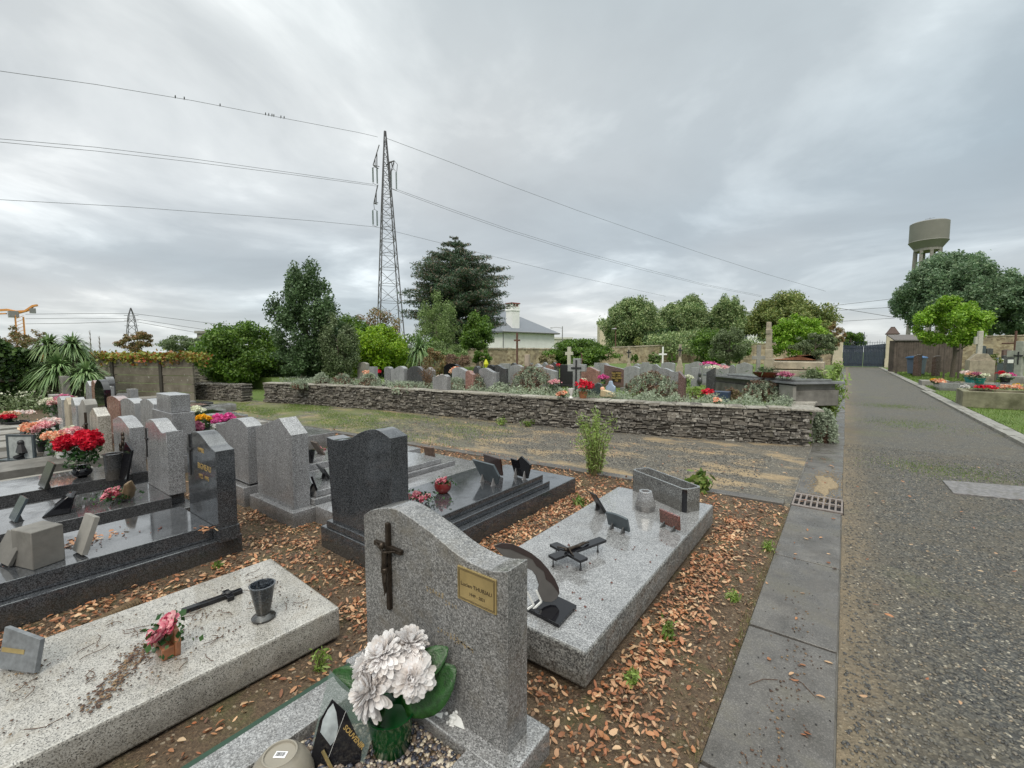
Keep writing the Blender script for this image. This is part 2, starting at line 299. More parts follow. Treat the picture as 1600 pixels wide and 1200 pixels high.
SCHIST = drystone('schist_stones', [(0.065, 0.058, 0.049), (0.11, 0.097, 0.08), (0.16, 0.142, 0.12), (0.085, 0.076, 0.066), (0.25, 0.225, 0.19)])
def rubble():
    m = NT('rubble_masonry'); v = m.mapv((1, 1, 1.5)); c = m.ramp(m.sepx(m.voro(3.6, vec=v)), [(0.0, (0.22, 0.165, 0.105)), (0.5, (0.36, 0.285, 0.185)), (1.0, (0.50, 0.42, 0.29))])
    d = m.voro(3.6, 'DISTANCE_TO_EDGE', 'Distance', v); c = m.mix(m.ramp(d, [(0.02, 0.8), (0.09, 0.0)]), c, (0.42, 0.35, 0.24))
    c = m.mix(m.ramp(m.noise(1.3, 6, 0.7), [(0.45, 0.0), (0.7, 0.75)]), c, (0.16, 0.13, 0.10))
    m.base(c); m.rough(0.9); m.bump(m.noise(12, 5), 0.6, 0.03); return m.m
RUBBLE = rubble()
def panelm():
    m = NT('stained_concrete_panels'); c = m.ramp(m.noise(2.2, 6, 0.65), [(0.3, (0.115, 0.10, 0.075)), (0.55, (0.19, 0.17, 0.135)), (0.8, (0.28, 0.26, 0.21))])
    c = m.mix(m.ramp(m.noise(8, 6, 0.8), [(0.60, 0.0), (0.66, 0.8)]), c, (0.50, 0.50, 0.45)); m.base(c); m.rough(0.9); m.bump(m.noise(30, 5), 0.5, 0.01); return m.m
PANEL = panelm()
def pebm():
    m = NT('mixed_pebbles'); m.base(m.ramp(m.geo('Random Per Island'), [(0.0, (0.03, 0.03, 0.04)), (0.3, (0.07, 0.075, 0.10)), (0.5, (0.24, 0.17, 0.11)), (0.65, (0.16, 0.13, 0.12)), (0.8, (0.55, 0.46, 0.33)), (1.0, (0.62, 0.56, 0.46))])); m.rough(0.25); return m.m
PEB = pebm()
def chipm():
    m = NT('gravel_chips'); m.base(m.ramp(m.geo('Random Per Island'), [(0.0, (0.03, 0.03, 0.032)), (0.5, (0.075, 0.072, 0.064)), (0.85, (0.14, 0.125, 0.10)), (0.97, (0.24, 0.19, 0.13)), (1.0, (0.45, 0.40, 0.32))])); m.rough(0.4); return m.m
CHIP = chipm()

# ---------------------------------------------------------------- mesh builders
class M:
    def __init__(s): s.v = []; s.f = []
    def add(s, v, f):
        k = len(s.v); s.v += [tuple(q) for q in v]; s.f += [tuple(i+k for i in q) for q in f]; return s
    def box(s, x0, x1, y0, y1, z0, z1, t=0.0, jit=0.0):
        v = [(x0, y0, z0), (x1, y0, z0), (x1, y1, z0), (x0, y1, z0), (x0+t, y0+t, z1), (x1-t, y0+t, z1), (x1-t, y1-t, z1), (x0+t, y1-t, z1)]
        if jit: v = [tuple(c+random.uniform(-jit, jit) for c in q) for q in v]
        return s.add(v, [(0, 3, 2, 1), (4, 5, 6, 7), (0, 1, 5, 4), (1, 2, 6, 5), (2, 3, 7, 6), (3, 0, 4, 7)])
    def xf(s, mat, k=0):
        s.v[k:] = [tuple(mat @ Vector(q)) for q in s.v[k:]]; return s
    def prism(s, pts, a, b, axis='y'):
        n = len(pts)
        if axis == 'y': v = [(x, a, z) for x, z in pts]+[(x, b, z) for x, z in pts]
        elif axis == 'z': v = [(x, y, a) for x, y in pts]+[(x, y, b) for x, y in pts]
        else: v = [(a, x, z) for x, z in pts]+[(b, x, z) for x, z in pts]
        return s.add(v, [tuple(range(n)), tuple(range(2*n-1, n-1, -1))]+[((i+1) % n, i, n+i, n+(i+1) % n) for i in range(n)])
    def lathe(s, prof, n=24, c=(0, 0, 0), sq=1.0):
        v = []; f = []; m = len(prof)
        for r, z in prof:
            for k in range(n):
                a = 2*PI*k/n; v.append((c[0]+r*math.cos(a), c[1]+r*math.sin(a)*sq, c[2]+z))
        for i in range(m-1):
            for k in range(n):
                f.append((i*n+k, i*n+(k+1) % n, (i+1)*n+(k+1) % n, (i+1)*n+k))
        f.append(tuple(range(n-1, -1, -1))); f.append(tuple((m-1)*n+k for k in range(n)))
        return s.add(v, f)
    def tube(s, pts, r, n=6):
        pts = [Vector(p) for p in pts]; rr = r if hasattr(r, '__len__') else [r]*len(pts); v = []; f = []
        for i, p in enumerate(pts):
            t = (pts[min(i+1, len(pts)-1)]-pts[max(i-1, 0)]).normalized()
            u = t.cross(Vector((0, 0, 1)) if abs(t.z) < 0.95 else Vector((1, 0, 0))).normalized(); w = t.cross(u)
            for k in range(n):
                a = 2*PI*k/n+PI/4; v.append(p+(u*math.cos(a)+w*math.sin(a))*rr[i])
        for i in range(len(pts)-1):
            for k in range(n): f.append((i*n+k, i*n+(k+1) % n, (i+1)*n+(k+1) % n, (i+1)*n+k))
        f.append(tuple(range(n-1, -1, -1))); f.append(tuple((len(pts)-1)*n+k for k in range(n)))
        return s.add(v, f)
    def ball(s, c, r, n=10, sz=(1, 1, 1)):
        prof = [(max(1e-4, math.sin(PI*i/n))*1.0, -math.cos(PI*i/n)) for i in range(n+1)]; k = len(s.v)
        s.lathe(prof, n+4); s.v[k:] = [(c[0]+q[0]*r*sz[0], c[1]+q[1]*r*sz[1], c[2]+q[2]*r*sz[2]) for q in s.v[k:]]; return s
def tag(o, label=None, cat=None, group=None, kind=None):
    if label: o['label'] = label
    if cat: o['category'] = cat
    if group: o['group'] = group
    if kind: o['kind'] = kind
    return o
def thing(name, label, cat, loc=(0, 0, 0), group=None, rz=0.0):
    o = bpy.data.objects.new(name, None); COL.objects.link(o); o.location = loc; o.rotation_euler = (0, 0, rz); o.empty_display_size = 0.1
    o['wp'] = tuple(loc); return tag(o, label, cat, group)
def wloc(o):
    p = Vector((0, 0, 0))
    while o: p += o.location; o = o.parent
    return p
def mk(name, mb, mat, parent=None, world=True, bevel=0.0, smooth=35, loc=None):
    me = bpy.data.meshes.new(name); off = wloc(parent) if (parent and world) else Vector((0, 0, 0))
    if loc is not None: off = Vector(loc)
    if isinstance(mb, M): me.from_pydata([(q[0]-off.x, q[1]-off.y, q[2]-off.z) for q in mb.v], [], mb.f)
    else:
        v, f = mb; v = v-np.array(off)[None, :]; k = f.shape[1]
        me.vertices.add(len(v)); me.vertices.foreach_set('co', v.astype(np.float32).ravel())
        me.loops.add(f.size); me.loops.foreach_set('vertex_index', f.astype(np.int32).ravel())
        me.polygons.add(len(f)); me.polygons.foreach_set('loop_start', np.arange(0, f.size, k, dtype=np.int32)); me.update(calc_edges=True)
    if isinstance(mb, M):
        bm = bmesh.new(); bm.from_mesh(me); bmesh.ops.recalc_face_normals(bm, faces=bm.faces); bm.to_mesh(me); bm.free()
        if smooth:
            me.polygons.foreach_set('use_smooth', [True]*len(me.polygons)); me.set_sharp_from_angle(angle=R(smooth))
    me.materials.append(mat); o = bpy.data.objects.new(name, me); COL.objects.link(o)
    if parent: o.parent = parent
    if loc is not None: o.location = loc
    if bevel:
        b = o.modifiers.new('bevel', 'BEVEL'); b.width = bevel; b.segments = 2; b.limit_method = 'ANGLE'; b.angle_limit = R(40)
    return o
def solo(name, mb, mat, label, cat, loc, group=None, **k): return tag(mk(name, mb, mat, None, loc=loc, **k), label, cat, group)
def struct(name, mb, mat, **k): return tag(mk(name, mb, mat, **k), kind='structure')
def copy_tree(o, parent=None, loc=None, rz=None):
    c = o.copy(); COL.objects.link(c); c.parent = parent
    if loc is not None: c.location = loc
    if rz is not None: c.rotation_euler = (0, 0, rz)
    for ch in list(o.children): copy_tree(ch, c)
    return c
def text(body, size, mat, parent, mtx, name='lettering', ext=0.0006, sx=1.0, bold=0.0):
    cu = bpy.data.curves.new('t', 'FONT'); cu.body = body; cu.size = size; cu.extrude = ext; cu.align_x = 'CENTER'; cu.align_y = 'CENTER'; cu.offset = bold; cu.resolution_u = 3
    ob = bpy.data.objects.new('t', cu); me = bpy.data.meshes.new_from_object(ob); bpy.data.objects.remove(ob); bpy.data.curves.remove(cu)
    mt = mtx @ Matrix.Diagonal((sx, 1, 1, 1)); off = wloc(parent); me.transform(Matrix.Translation(-off) @ mt)
    me.materials.clear(); me.materials.append(mat); o = bpy.data.objects.new(name, me); COL.objects.link(o); o.parent = parent; return o
def face_mtx(p, yaw=0.0, tilt=0.0):           # text standing upright, read from -Y
    return Matrix.Translation(p) @ Matrix.Rotation(yaw, 4, 'Z') @ Matrix.Rotation(PI/2-tilt, 4, 'X')

# ---- clouds of leaf faces
def leaves(P, size, rg, aspect=0.5, up=None, jit=0.5):
    n = len(P); d = rg.normal(size=(n, 3)); d /= np.linalg.norm(d, axis=1)[:, None]
    if up is not None: d = d*(1-up)+np.array([0, 0, up]); d /= np.linalg.norm(d, axis=1)[:, None]
    e = rg.normal(size=(n, 3)); e -= (e*d).sum(1)[:, None]*d; e /= np.linalg.norm(e, axis=1)[:, None]
    s = size*(1+rg.uniform(-jit, jit, n))[:, None]; a = P-d*s*0.5; b = P+d*s*0.5; mid = P-d*s*0.08
    v = np.stack([a, mid+e*s*aspect*0.5, b, mid-e*s*aspect*0.5], 1).reshape(-1, 3)
    return v, np.arange(4*n).reshape(n, 4)
def merge(parts):
    V = []; F = []; k = 0
    for v, f in parts: V.append(v); F.append(f+k); k += len(v)
    return np.concatenate(V), np.concatenate(F)
def clumps(C, Rr, n, rg, shell=0.55):          # n points spread through the clumps centred at C with radii Rr (k,3)
    k = len(C); w = Rr.prod(1)**(2/3); idx = rg.choice(k, n, p=w/w.sum()); d = rg.normal(size=(n, 3)); d /= np.linalg.norm(d, axis=1)[:, None]
    r = rg.uniform(0, 1, n)**shell*(1+np.maximum(0, rg.normal(size=n)-1.3)*.35); return C[idx]+d*r[:, None]*Rr[idx]
def crown_pts(c, rad, n, rg, k=60, cr=0.26, prof=None, fill=0.5):
    d = rg.normal(size=(k, 3)); d /= np.linalg.norm(d, axis=1)[:, None]; r = rg.uniform(fill**3, 1, k)**(1/3)
    C = d*r[:, None]*(1-cr*0.75)
    if prof is not None: s = prof((C[:, 2]+1)/2); C[:, 0] *= s; C[:, 1] *= s
    rad = np.array(rad); C *= rg.normal(1, .07, (k, 1)); C = C*rad+np.array(c); q = cr*rg.uniform(0.6, 1.25, k)[:, None]*rad[None, :]
    return clumps(C, q, n, rg)
def trunk_mb(base, top, r, rg, limbs=5, spread=1.0):
    m = M(); b = Vector(base); t = Vector(top); p = [b]
    for i in range(1, 6): p.append(b.lerp(t, i/5)+Vector((rg.normal()*r*0.6, rg.normal()*r*0.6, 0)))
    m.tube(p, [r*(1.25-0.95*i/5) for i in range(6)], 8)
    for i in range(limbs):
        s = p[2+i % 3]; a = rg.uniform(0, 2*PI); ln = spread*rg.uniform(0.5, 1.0); h = (t.z-b.z)
        ln *= .6; e = s+Vector((math.cos(a)*ln, math.sin(a)*ln, h*rg.uniform(0.1, 0.28))); md = s.lerp(e, 0.5)+Vector((0, 0, -0.05*ln))
        m.tube([s, md, e], [r*0.5, r*0.33, r*0.12], 6)
    return m
def tree(name, label, cat, pl, pr, pt, pb, dep, leaf, n, size, gz=0.0, group=None, k=60, cr=0.26, prof=None, tr=0.12, kind='tree', aspect=0.5, fill=0.5, yscale=1.0, base_px=None, up=None, limbs=5):
    a = far((pl+pr)/2, pt, dep); b = far((pl+pr)/2, pb, dep); hw = (pr-pl)/2*dep/FPX*(1.16 if 'linden' in name or 'large' in name else 1.2)
    al = math.atan(((pl+pr)/2-800)/FPX); hw *= math.cos(al)**1.0
    c = ((a.x+b.x)/2, (a.y+b.y)/2, (a.z+b.z)/2); hz = (a.z-b.z)/2
    bx = far(base_px, pb, dep) if base_px else Vector(c)
    t = thing(name, label, cat, (bx.x, bx.y, gz), group)
    rg = np.random.default_rng(int(abs(pl*7+pt*3+dep))); P = crown_pts(c, (hw, hw*yscale, hz), n, rg, k, cr, prof, fill)
    P = P[P[:, 2] > gz+0.05]
    mk('crown' if kind == 'tree' else 'foliage', leaves(P, size, rg, aspect, up), LF[leaf], t)
    mk('trunk' if kind == 'tree' else 'stem', trunk_mb((bx.x, bx.y, gz), (c[0], c[1], c[2]+hz*0.35), tr, rg, limbs, hw*0.8), BARK, t)
    return t
cone = lambda z: np.clip(1.15-z*0.95, 0.05, 1.0)
egg = lambda z: np.clip(np.sin(np.clip(z, 0.02, 1)**0.75*PI)**0.5, 0.1, 1)*1.05
fulld = lambda z: np.clip(1.32-0.5*z, 0.5, 1.12)
dome = lambda z: np.clip(1.25-0.55*z, 0.3, 1.15)

# ================================================================ SETTING
def sheet(name, pts, z, mat):
    m = M(); m.add([(x, y, z) for x, y in pts], [tuple(range(len(pts)))]); return struct(name, m, mat, smooth=0)
sheet('ground', [(-900, -900), (900, -900), (900, 1200), (-900, 1200)], -0.02, LAWNM)
WALLP = [(-14.6, 6.38), (-12.4, 6.95), (-10.09, 7.45), (-7.5, 7.72), (-4.94, 7.95), (-2.9, 8.3), (-0.47, 8.93)]
sheet('cross_path', [(-17.3, 3.0), (-0.4, 3.0), (-0.4, 9.3), (-2.9, 8.6), (-7.5, 8.0), (-15.6, 6.4), (-17.3, 5.7)], -0.010, CROSSM)
sheet('path', [(0.04, -6), (2.62, -6), (2.62, 14), (2.62, 57.6), (0.04, 57.6)], -0.006, PATHM)
# uneven leafy soil between the graves
gx, gy = np.meshgrid(np.linspace(-17.5, -0.385, 246), np.arange(-6, 5.32, 0.07), indexing='ij')
hz_ = 0.008+0.010*np.sin(gx*3.1+np.sin(gy*2.3)*2)*np.cos(gy*2.7+gx)+rng.normal(size=gx.shape)*0.0022
cl = 5.05+(gx+5.86)*0.075                         # the soil ends at the cross kerb
gy2 = np.minimum(gy, cl+0.02)
sv = np.stack([gx, gy2, np.maximum(hz_, 0.0)], -1).reshape(-1, 3); na, nb = gx.shape
ii = (np.arange(na-1)[:, None]*nb+np.arange(nb-1)[None, :]).ravel()
o = mk('soil', (sv, np.stack([ii, ii+nb, ii+nb+1, ii+1], 1)), SOIL); tag(o, kind='structure'); o.data.polygons.foreach_set('use_smooth', [True]*len(o.data.polygons))
# terrace above the dry stone wall
tp = [(x+0.05, y+0.22) for x, y in WALLP]+[(-0.62, 13.0), (-0.62, 44), (-60, 44), (-60, 9), (-19, 8.6)]
m = M(); m.prism(tp, -0.01, 0.50, 'z'); struct('terrace', m, LAWNM, smooth=0)
# kerb of broad slabs along the path, each slab a real plate
m = M()
js = [-1.5, -0.55, 0.62, 1.72, 2.80, 3.93, 5.30]
for a, b in zip(js[:-1], js[1:]): m.box(-0.385, 0.035, a+0.006, b-0.006, -0.03, 0.014, 0.004, 0.002)
js = [5.86, 7.15, 8.3, 9.3]
for a, b in zip(js[:-1], js[1:]): m.box(-0.385, 0.04, a+0.006, b-0.006, -0.03, 0.012, 0.004, 0.003)
y = 9.3
while y < 57: m.box(-0.17, 0.05, y+0.008, y+0.99, -0.03, 0.012, 0.004, 0.004); y += 1.0
struct('kerb', m, KERB, bevel=0.004)
m = M(); m.box(-0.40, 0.04, -6, 57, -0.05, -0.012); struct('kerb_bed', m, CONCD)
m = M()                                            # thin kerb across to the left
x = -0.44
while x > -16:
    w_ = 0.98; y0 = 5.42+(x+0.44)*0.075; y1 = 5.42+(x-w_+0.44)*0.075
    m.add([(x-w_, y1-0.17, -0.02), (x-0.008, y0-0.17, -0.02), (x-0.008, y0, -0.02), (x-w_, y1, -0.02), (x-w_, y1-0.17, 0.035), (x-0.008, y0-0.17, 0.035), (x-0.008, y0-0.0, 0.028), (x-w_, y1-0.0, 0.028)],
          [(0, 3, 2, 1), (4, 5, 6, 7), (0, 1, 5, 4), (1, 2, 6, 5), (2, 3, 7, 6), (3, 0, 4, 7)]); x -= w_
struct('cross_kerb', m, KERB, bevel=0.006)
m = M(); y = -4
while y < 57:
    xx = 2.46 if y < 24 else 2.62
    m.box(xx, xx+0.10, y+0.01, y+0.98, -0.02, 0.05, 0.004, 0.004)
    m.box(xx+0.13, xx+0.30, y+0.01, y+0.98, -0.02, 0.03, 0.004, 0.004); y += 1
struct('right_kerb', m, simple('pale_kerb', (0.27, 0.26, 0.235), 0.5, 0.25, 6, bump=0.4, grime=(0.15, 0.14, 0.11)))
# lawn to the right
m = M(); m.add([(2.78, -6, -0.004), (60, -6, -0.004), (60, 57, -0.004), (2.95, 57, -0.004)], [(0, 1, 2, 3)]); struct('lawn', m, LAWNM, smooth=0)

# drain grate
g = thing('drain_grate', 'cast concrete drain grate with two rows of square holes set in the kerb', 'grate', (-0.17, 5.58, 0.012))
m = M(); gx0, gx1, gy0, gy1 = -0.385, 0.045, 5.33, 5.83; n_ = 8; bw = 0.016
m.box(gx0, gx1, gy0, gy0+0.05, -0.02, 0.016); m.box(gx0, gx1, gy1-0.05, gy1, -0.02, 0.016); m.box(gx0+0.001, gx1-0.001, 5.565, 5.60, -0.02, 0.0155)
for i in range(n_+1):
    cx = gx0+bw/2+(gx1-gx0-bw)*i/n_; m.box(cx-bw/2, cx+bw/2, gy0+0.05, 5.565, -0.02, 0.015); m.box(cx-bw/2, cx+bw/2, 5.60, gy1-0.05, -0.02, 0.015)
mk('grating', m, simple('grate_concrete', (0.20, 0.17, 0.155), 0.6, 0.25, 30), g)
m = M(); m.box(gx0-0.01, gx1+0.008, gy0, gy1, -0.011, -0.006); mk('pit_shade', m, simple('pit_shade_black', (0.004, 0.003, 0.004), 0.9), g)  # thin black sheet, the shade below the holes put in as colour
# sandy silt heaped on the slabs
def patch(name, cx, cy, rx, ry, z, h, mat, label, cat):
    m = M(); n = 22; v = [(cx, cy, z+h)]
    for k in range(n):
        a = 2*PI*k/n; q = 1+0.22*math.sin(3*a+1)+random.uniform(-.1, .1); v.append((cx+rx*q*0.6*math.cos(a), cy+ry*q*0.6*math.sin(a), z+h*0.8))
    for k in range(n):
        a = 2*PI*k/n; q = 1+0.22*math.sin(3*a+1)+random.uniform(-.3, .25); v.append((cx+rx*q*math.cos(a), cy+ry*q*math.sin(a), z-0.003))
    f = [(0, 1+k, 1+(k+1) % n) for k in range(n)]+[(1+k, n+1+k, n+1+(k+1) % n, 1+(k+1) % n) for k in range(n)]
    m.add(v, f); o = mk(name, m, mat); tag(o, kind='stuff', label=label, cat=cat); return o
SANDM = simple('wet_sand', (0.25, 0.19, 0.115), 0.8, 0.45, 60, bump=0.8)
patch('sand', -0.13, 6.42, 0.12, 0.52, 0.012, 0.012, SANDM, 'patch of yellow sand washed onto the kerb slabs above the drain', 'sand')
# service cover in the path
g = thing('manhole_cover', 'flat grey metal cover let into the gravel path', 'cover', (1.45, 7.3, 0.0))
m = M(); q = [at(1472, 751), at(1490, 771), at(1606, 783), at(1640, 764)]
m.prism([(p.x, p.y) for p in q], -0.02, 0.008, 'z'); mk('plate', m, simple('worn_steel_plate', (0.19, 0.18, 0.18), 0.42, 0.5, 26, bump=0.8, grime=(0.10, 0.09, 0.07)), g, bevel=0.003)

# ---- dry stone wall: real courses of flat stones
def drywall(label, P, h, th, name='dry_stone_wall', z0=0.0, step=0.145, cap=True, seed=3, mat=None, ch=(0.022, 0.060)):
    rg = random.Random(seed); seg = []; L0 = 0
    for a, b in zip(P[:-1], P[1:]):
        l = math.hypot(b[0]-a[0], b[1]-a[1]); seg.append((L0, l, a, b)); L0 += l
    def pos(s):
        for q0, l, a, b in seg:
            if s <= q0+l or (q0, l, a, b) == seg[-1]:
                t = min(1, (s-q0)/l); return (a[0]+(b[0]-a[0])*t, a[1]+(b[1]-a[1])*t, math.atan2(b[1]-a[1], b[0]-a[0]))
    g = thing(name, label, 'stone wall', (P[0][0], P[0][1], z0)); m = M(); z = z0-0.01
    while z < z0+h-0.03:
        hh = rg.uniform(*ch); s = -rg.uniform(0, 0.2)
        while s < L0:
            w = step*rg.uniform(0.4, 1.7); x, y, a = pos(max(0, min(L0, s+w/2))); k = len(m.v); d = rg.choice((0, 0, .015))+rg.uniform(-0.024, 0.018)
            j = 0.010; m.box(-w/2+0.004, w/2-0.004, d, th+d*0, -hh/2+0.002+rg.uniform(-.008, .006), hh/2-0.002+rg.uniform(-.016, .010), rg.uniform(0, 0.012))
            for i in range(k, len(m.v)): m.v[i] = tuple(c+rg.uniform(-j, j) for c in m.v[i])
            m.xf(Matrix.Translation((x, y, z+hh/2)) @ Matrix.Rotation(a+rg.uniform(-.04, .04), 4, 'Z') @ Matrix.Rotation(rg.uniform(-.09, .09), 4, 'Y'), k); s += w
        z += hh
    mk('stones', m, mat or SCHIST, g, smooth=0, bevel=0.004 if name == 'dry_stone_wall' else 0)
    m = M(); n = 60
    for i in range(n):                           # dark earth core behind the face
        x, y, a = pos(L0*(i+0.5)/n); k = len(m.v); m.box(-L0/n/2-0.01, L0/n/2+0.01, 0.032, th-0.03, 0, h-0.035); m.xf(Matrix.Translation((x, y, z0)) @ Matrix.Rotation(a, 4, 'Z'), k)
    mk('core', m, simple('wall_core', (0.055, 0.047, 0.038), 0.95), g)
    if cap:
        m = M(); s = 0
        while s < L0:
            w = rg.uniform(0.22, 0.6); x, y, a = pos(s+w/2); k = len(m.v)
            m.box(-w/2+0.003, w/2-0.003, -0.02+rg.uniform(-.012, .012), th+0.02, 0, rg.uniform(0.018, 0.04), 0.008)
            for i in range(k, len(m.v)): m.v[i] = tuple(c+rg.uniform(-.006, .006) for c in m.v[i])
            m.xf(Matrix.Translation((x, y, z0+h-0.03)) @ Matrix.Rotation(a, 4, 'Z'), k); s += w
        mk('capping', m, drystone('lichened_cap', [(0.22, 0.20, 0.16), (0.33, 0.31, 0.27), (0.15, 0.135, 0.11)]), g, smooth=0, bevel=0.004)
    return g
drywall('long low retaining wall of dark flat schist stones holding up the raised graves', WALLP+[(-0.455, 8.945)], 0.62, 0.36)
drywall('short return of the schist retaining wall running along the path', [(-0.455, 9.34), (-0.455, 17.5)], 0.58, 0.34, seed=9, step=0.22)
drywall('low broken schist wall in front of the laurel at the far left', [(-17.55, 5.35), (-16.3, 5.72), (-15.45, 5.98)], 0.52, 0.4, seed=5, cap=False)
drywall('taller dark schist wall rising between the concrete fence and the laurel', [(lambda a: (a.x, a.y))(far(303, 600, 19.5)), (lambda a: (a.x, a.y))(far(352, 600, 19.3))], 1.42, 0.35, seed=6, cap=False, step=0.25)

# ---- concrete panel fence at the left with a creeper along its top
A_ = at(160, 622); B_ = at(305, 627)
dv = (B_-A_); Lf = dv.length; dn = dv.normalized(); A2 = A_-dn*9.0
g = thing('concrete_panel_fence', 'stained concrete panel fence of five stacked boards with one dark post showing', 'fence', (A2.x, A2.y, 0))
ang = math.atan2(dn.y, dn.x); T = Matrix.Translation((A2.x, A2.y, 0)) @ Matrix.Rotation(ang, 4, 'Z'); tot = (B_-A2).length
m = M(); mp_ = M(); pp = (at(249, 626)-A2).length
post = [pp-6.3, pp-4.2, pp-2.1, pp]; hh = 0.27
for a, b in zip([post[0]]+post[1:], post[1:]+[tot]):
    for k in range(5):
        m.box(a+0.05, b-0.0, -0.03+random.uniform(-.006, .006), 0.03, 0.01+k*hh, (k+1)*hh-0.004, 0.006)
DPOST = simple('dark_post', (0.055, 0.05, 0.04), 0.9)
for q in post: mp_ = M(); mp_.box(q-0.055, q+0.055, -0.07, 0.07, 0, 5*hh+0.03); mp_.xf(T); mk('post', mp_, DPOST, g)
m.xf(T); mk('panels', m, PANEL, g, bevel=0.006)
rg = np.random.default_rng(5); n = 7000; s = rg.uniform(1.0, tot+0.5, n); P = np.array(A2)[None, :]+np.outer(s, np.array(dn)); nr = np.array([-dn.y, dn.x, 0])
P += nr[None, :]*rg.normal(0, 0.13, n)[:, None]; P[:, 2] = 5*hh+0.03+np.abs(rg.normal(0, 0.09, n))-(rg.uniform(0, 1, n)**4)*0.35*(0.4+0.6*np.sin(s*2.2)**2)
solo('creeper', leaves(P, 0.085, rg, 0.9), LF['creeper'], 'virginia creeper turning red along the top of the concrete fence', 'creeper', (A2.x, A2.y, 1.3))
# dark ivy hedge further left
a = at(150, 628); b = at(-260, 660); n = 60000; t = rg.uniform(-0.02, 1.0, n); P = np.outer(1-t, np.array(a))+np.outer(t, np.array(b)); dd = (b-a).normalized(); nr = np.array([-dd.y, dd.x, 0])
P += nr*((rg.uniform(0, 1, n)**0.5)*0.7-0.15)[:, None]*-1; P[:, 2] = rg.uniform(0, 1, n)**0.8*((1.25+.42*np.clip(t*3, 0, 1))+0.22*np.sin(t*19)+0.12*np.sin(t*47))
h_ = thing('ivy_hedge', 'tall dark ivy hedge closing the cemetery at the far left', 'hedge', (a.x, a.y, 0))
mk('foliage', leaves(P, 0.10, rg, 0.8), LF['ivy'], h_)
m = M(); k_ = [(a.x, a.y), (b.x, b.y)]; m.tube([(a.x, a.y, 0.02), (b.x, b.y, 0.02)], 0.05, 6); m.tube([(a.x, a.y, 0.7), (b.x, b.y, 0.9)], 0.04, 6); mk('stem', m, BARK, h_)

# ---- boundary wall of tan rubble at the back, and its return to the right
def rubwall(label, P, h0, h1, name='rubble_wall'):
    g = thing(name, label, 'stone wall', (P[0][0], P[0][1], 0)); m = M(); c = M()
    for i, (a, b) in enumerate(zip(P[:-1], P[1:])):
        l = math.hypot(b[0]-a[0], b[1]-a[1]); an = math.atan2(b[1]-a[1], b[0]-a[0]); n = max(2, int(l/0.5)); s0 = i/(len(P)-1); s1 = (i+1)/(len(P)-1)
        for j in range(n):
            z = h0+(h1-h0)*(s0+(s1-s0)*(j/n)); k = len(m.v); m.box(l*j/n, l*(j+1)/n+0.002, random.uniform(-.01, .01), 0.4, -0.05, z+random.uniform(-.015, .015)); m.xf(Matrix.Translation((a[0], a[1], 0)) @ Matrix.Rotation(an, 4, 'Z'), k)
            k = len(c.v); c.box(l*j/n, l*(j+1)/n-0.01, -0.05, 0.45, z-0.01, z+random.uniform(0.05, 0.10), 0.02, 0.012); c.xf(Matrix.Translation((a[0], a[1], 0)) @ Matrix.Rotation(an, 4, 'Z'), k)
    mk('masonry', m, RUBBLE, g, smooth=0); mk('coping', c, SAND, g, smooth=0); return g
def W2(px, py, Y):
    p = onY(px, py, Y); return (p.x, p.y)
p0 = far(600, 549, 27); p1 = far(868, 546, 38); p2 = far(960, 549, 40); p3 = far(1082, 540, 46)
rubwall('tan rubble boundary wall in front of the white house', [(p0.x, p0.y), (p1.x, p1.y)], 1.72, 1.80)
rubwall('tan rubble wall behind the row of stone crosses', [(p1.x, p1.y), (p2.x, p2.y), (p3.x, p3.y)], 1.6, 2.3)
rubwall('tan rubble wall running up to the left gate pillar', [(p3.x, p3.y), (-0.95, 57.3)], 2.2, 2.6)
q0 = far(1480, 530, 42); q1 = far(1760, 521, 34)
rubwall('pale rubble boundary wall behind the graves on the right', [(q0.x, q0.y), (q1.x, q1.y)], 2.95, 2.95)

# ---- gate and pillars
def pillar(label, x0, x1, y, h, cap):
    g = thing('gate_pillar', label, 'gate pillar', ((x0+x1)/2, y, 0), 'cream stone gate pillars')
    m = M(); m.box(x0-0.05, x1+0.05, y-0.05, y+0.6, 0, 0.9); m.box(x0, x1, y, y+0.55, 0.9, h)
    mk('shaft', m, CREAM, g, bevel=0.02)
    m = M()
    if cap: m.box(x0-0.1, x1+0.1, y-0.1, y+0.65, h, h+0.1); m.box(x0-0.06, x1+0.06, y-0.06, y+0.61, h+0.1, h+0.75, 0.36)
    else: m.box(x0-0.08, x1+0.08, y-0.08, y+0.63, h, h+0.13, 0.03); m.box(x0+0.05, x1-0.05, y+0.05, y+0.5, h+0.13, h+0.3, 0.08)
    mk('cap', m, simple('pillar_cap', (0.10, 0.07, 0.06), 0.8) if cap else CREAM, g, bevel=0.01)
pillar('cream stone gate pillar on the left of the gate with a flat cap', -1.15, -0.28, 57, 3.05, False)
pillar('cream stone gate pillar on the right of the gate with a dark pointed cap', 3.12, 4.0, 57, 3.25, True)
g = thing('cemetery_gate', 'dark blue double sheet metal gate with a railing and small cross on top', 'gate', (1.4, 57.2, 0))
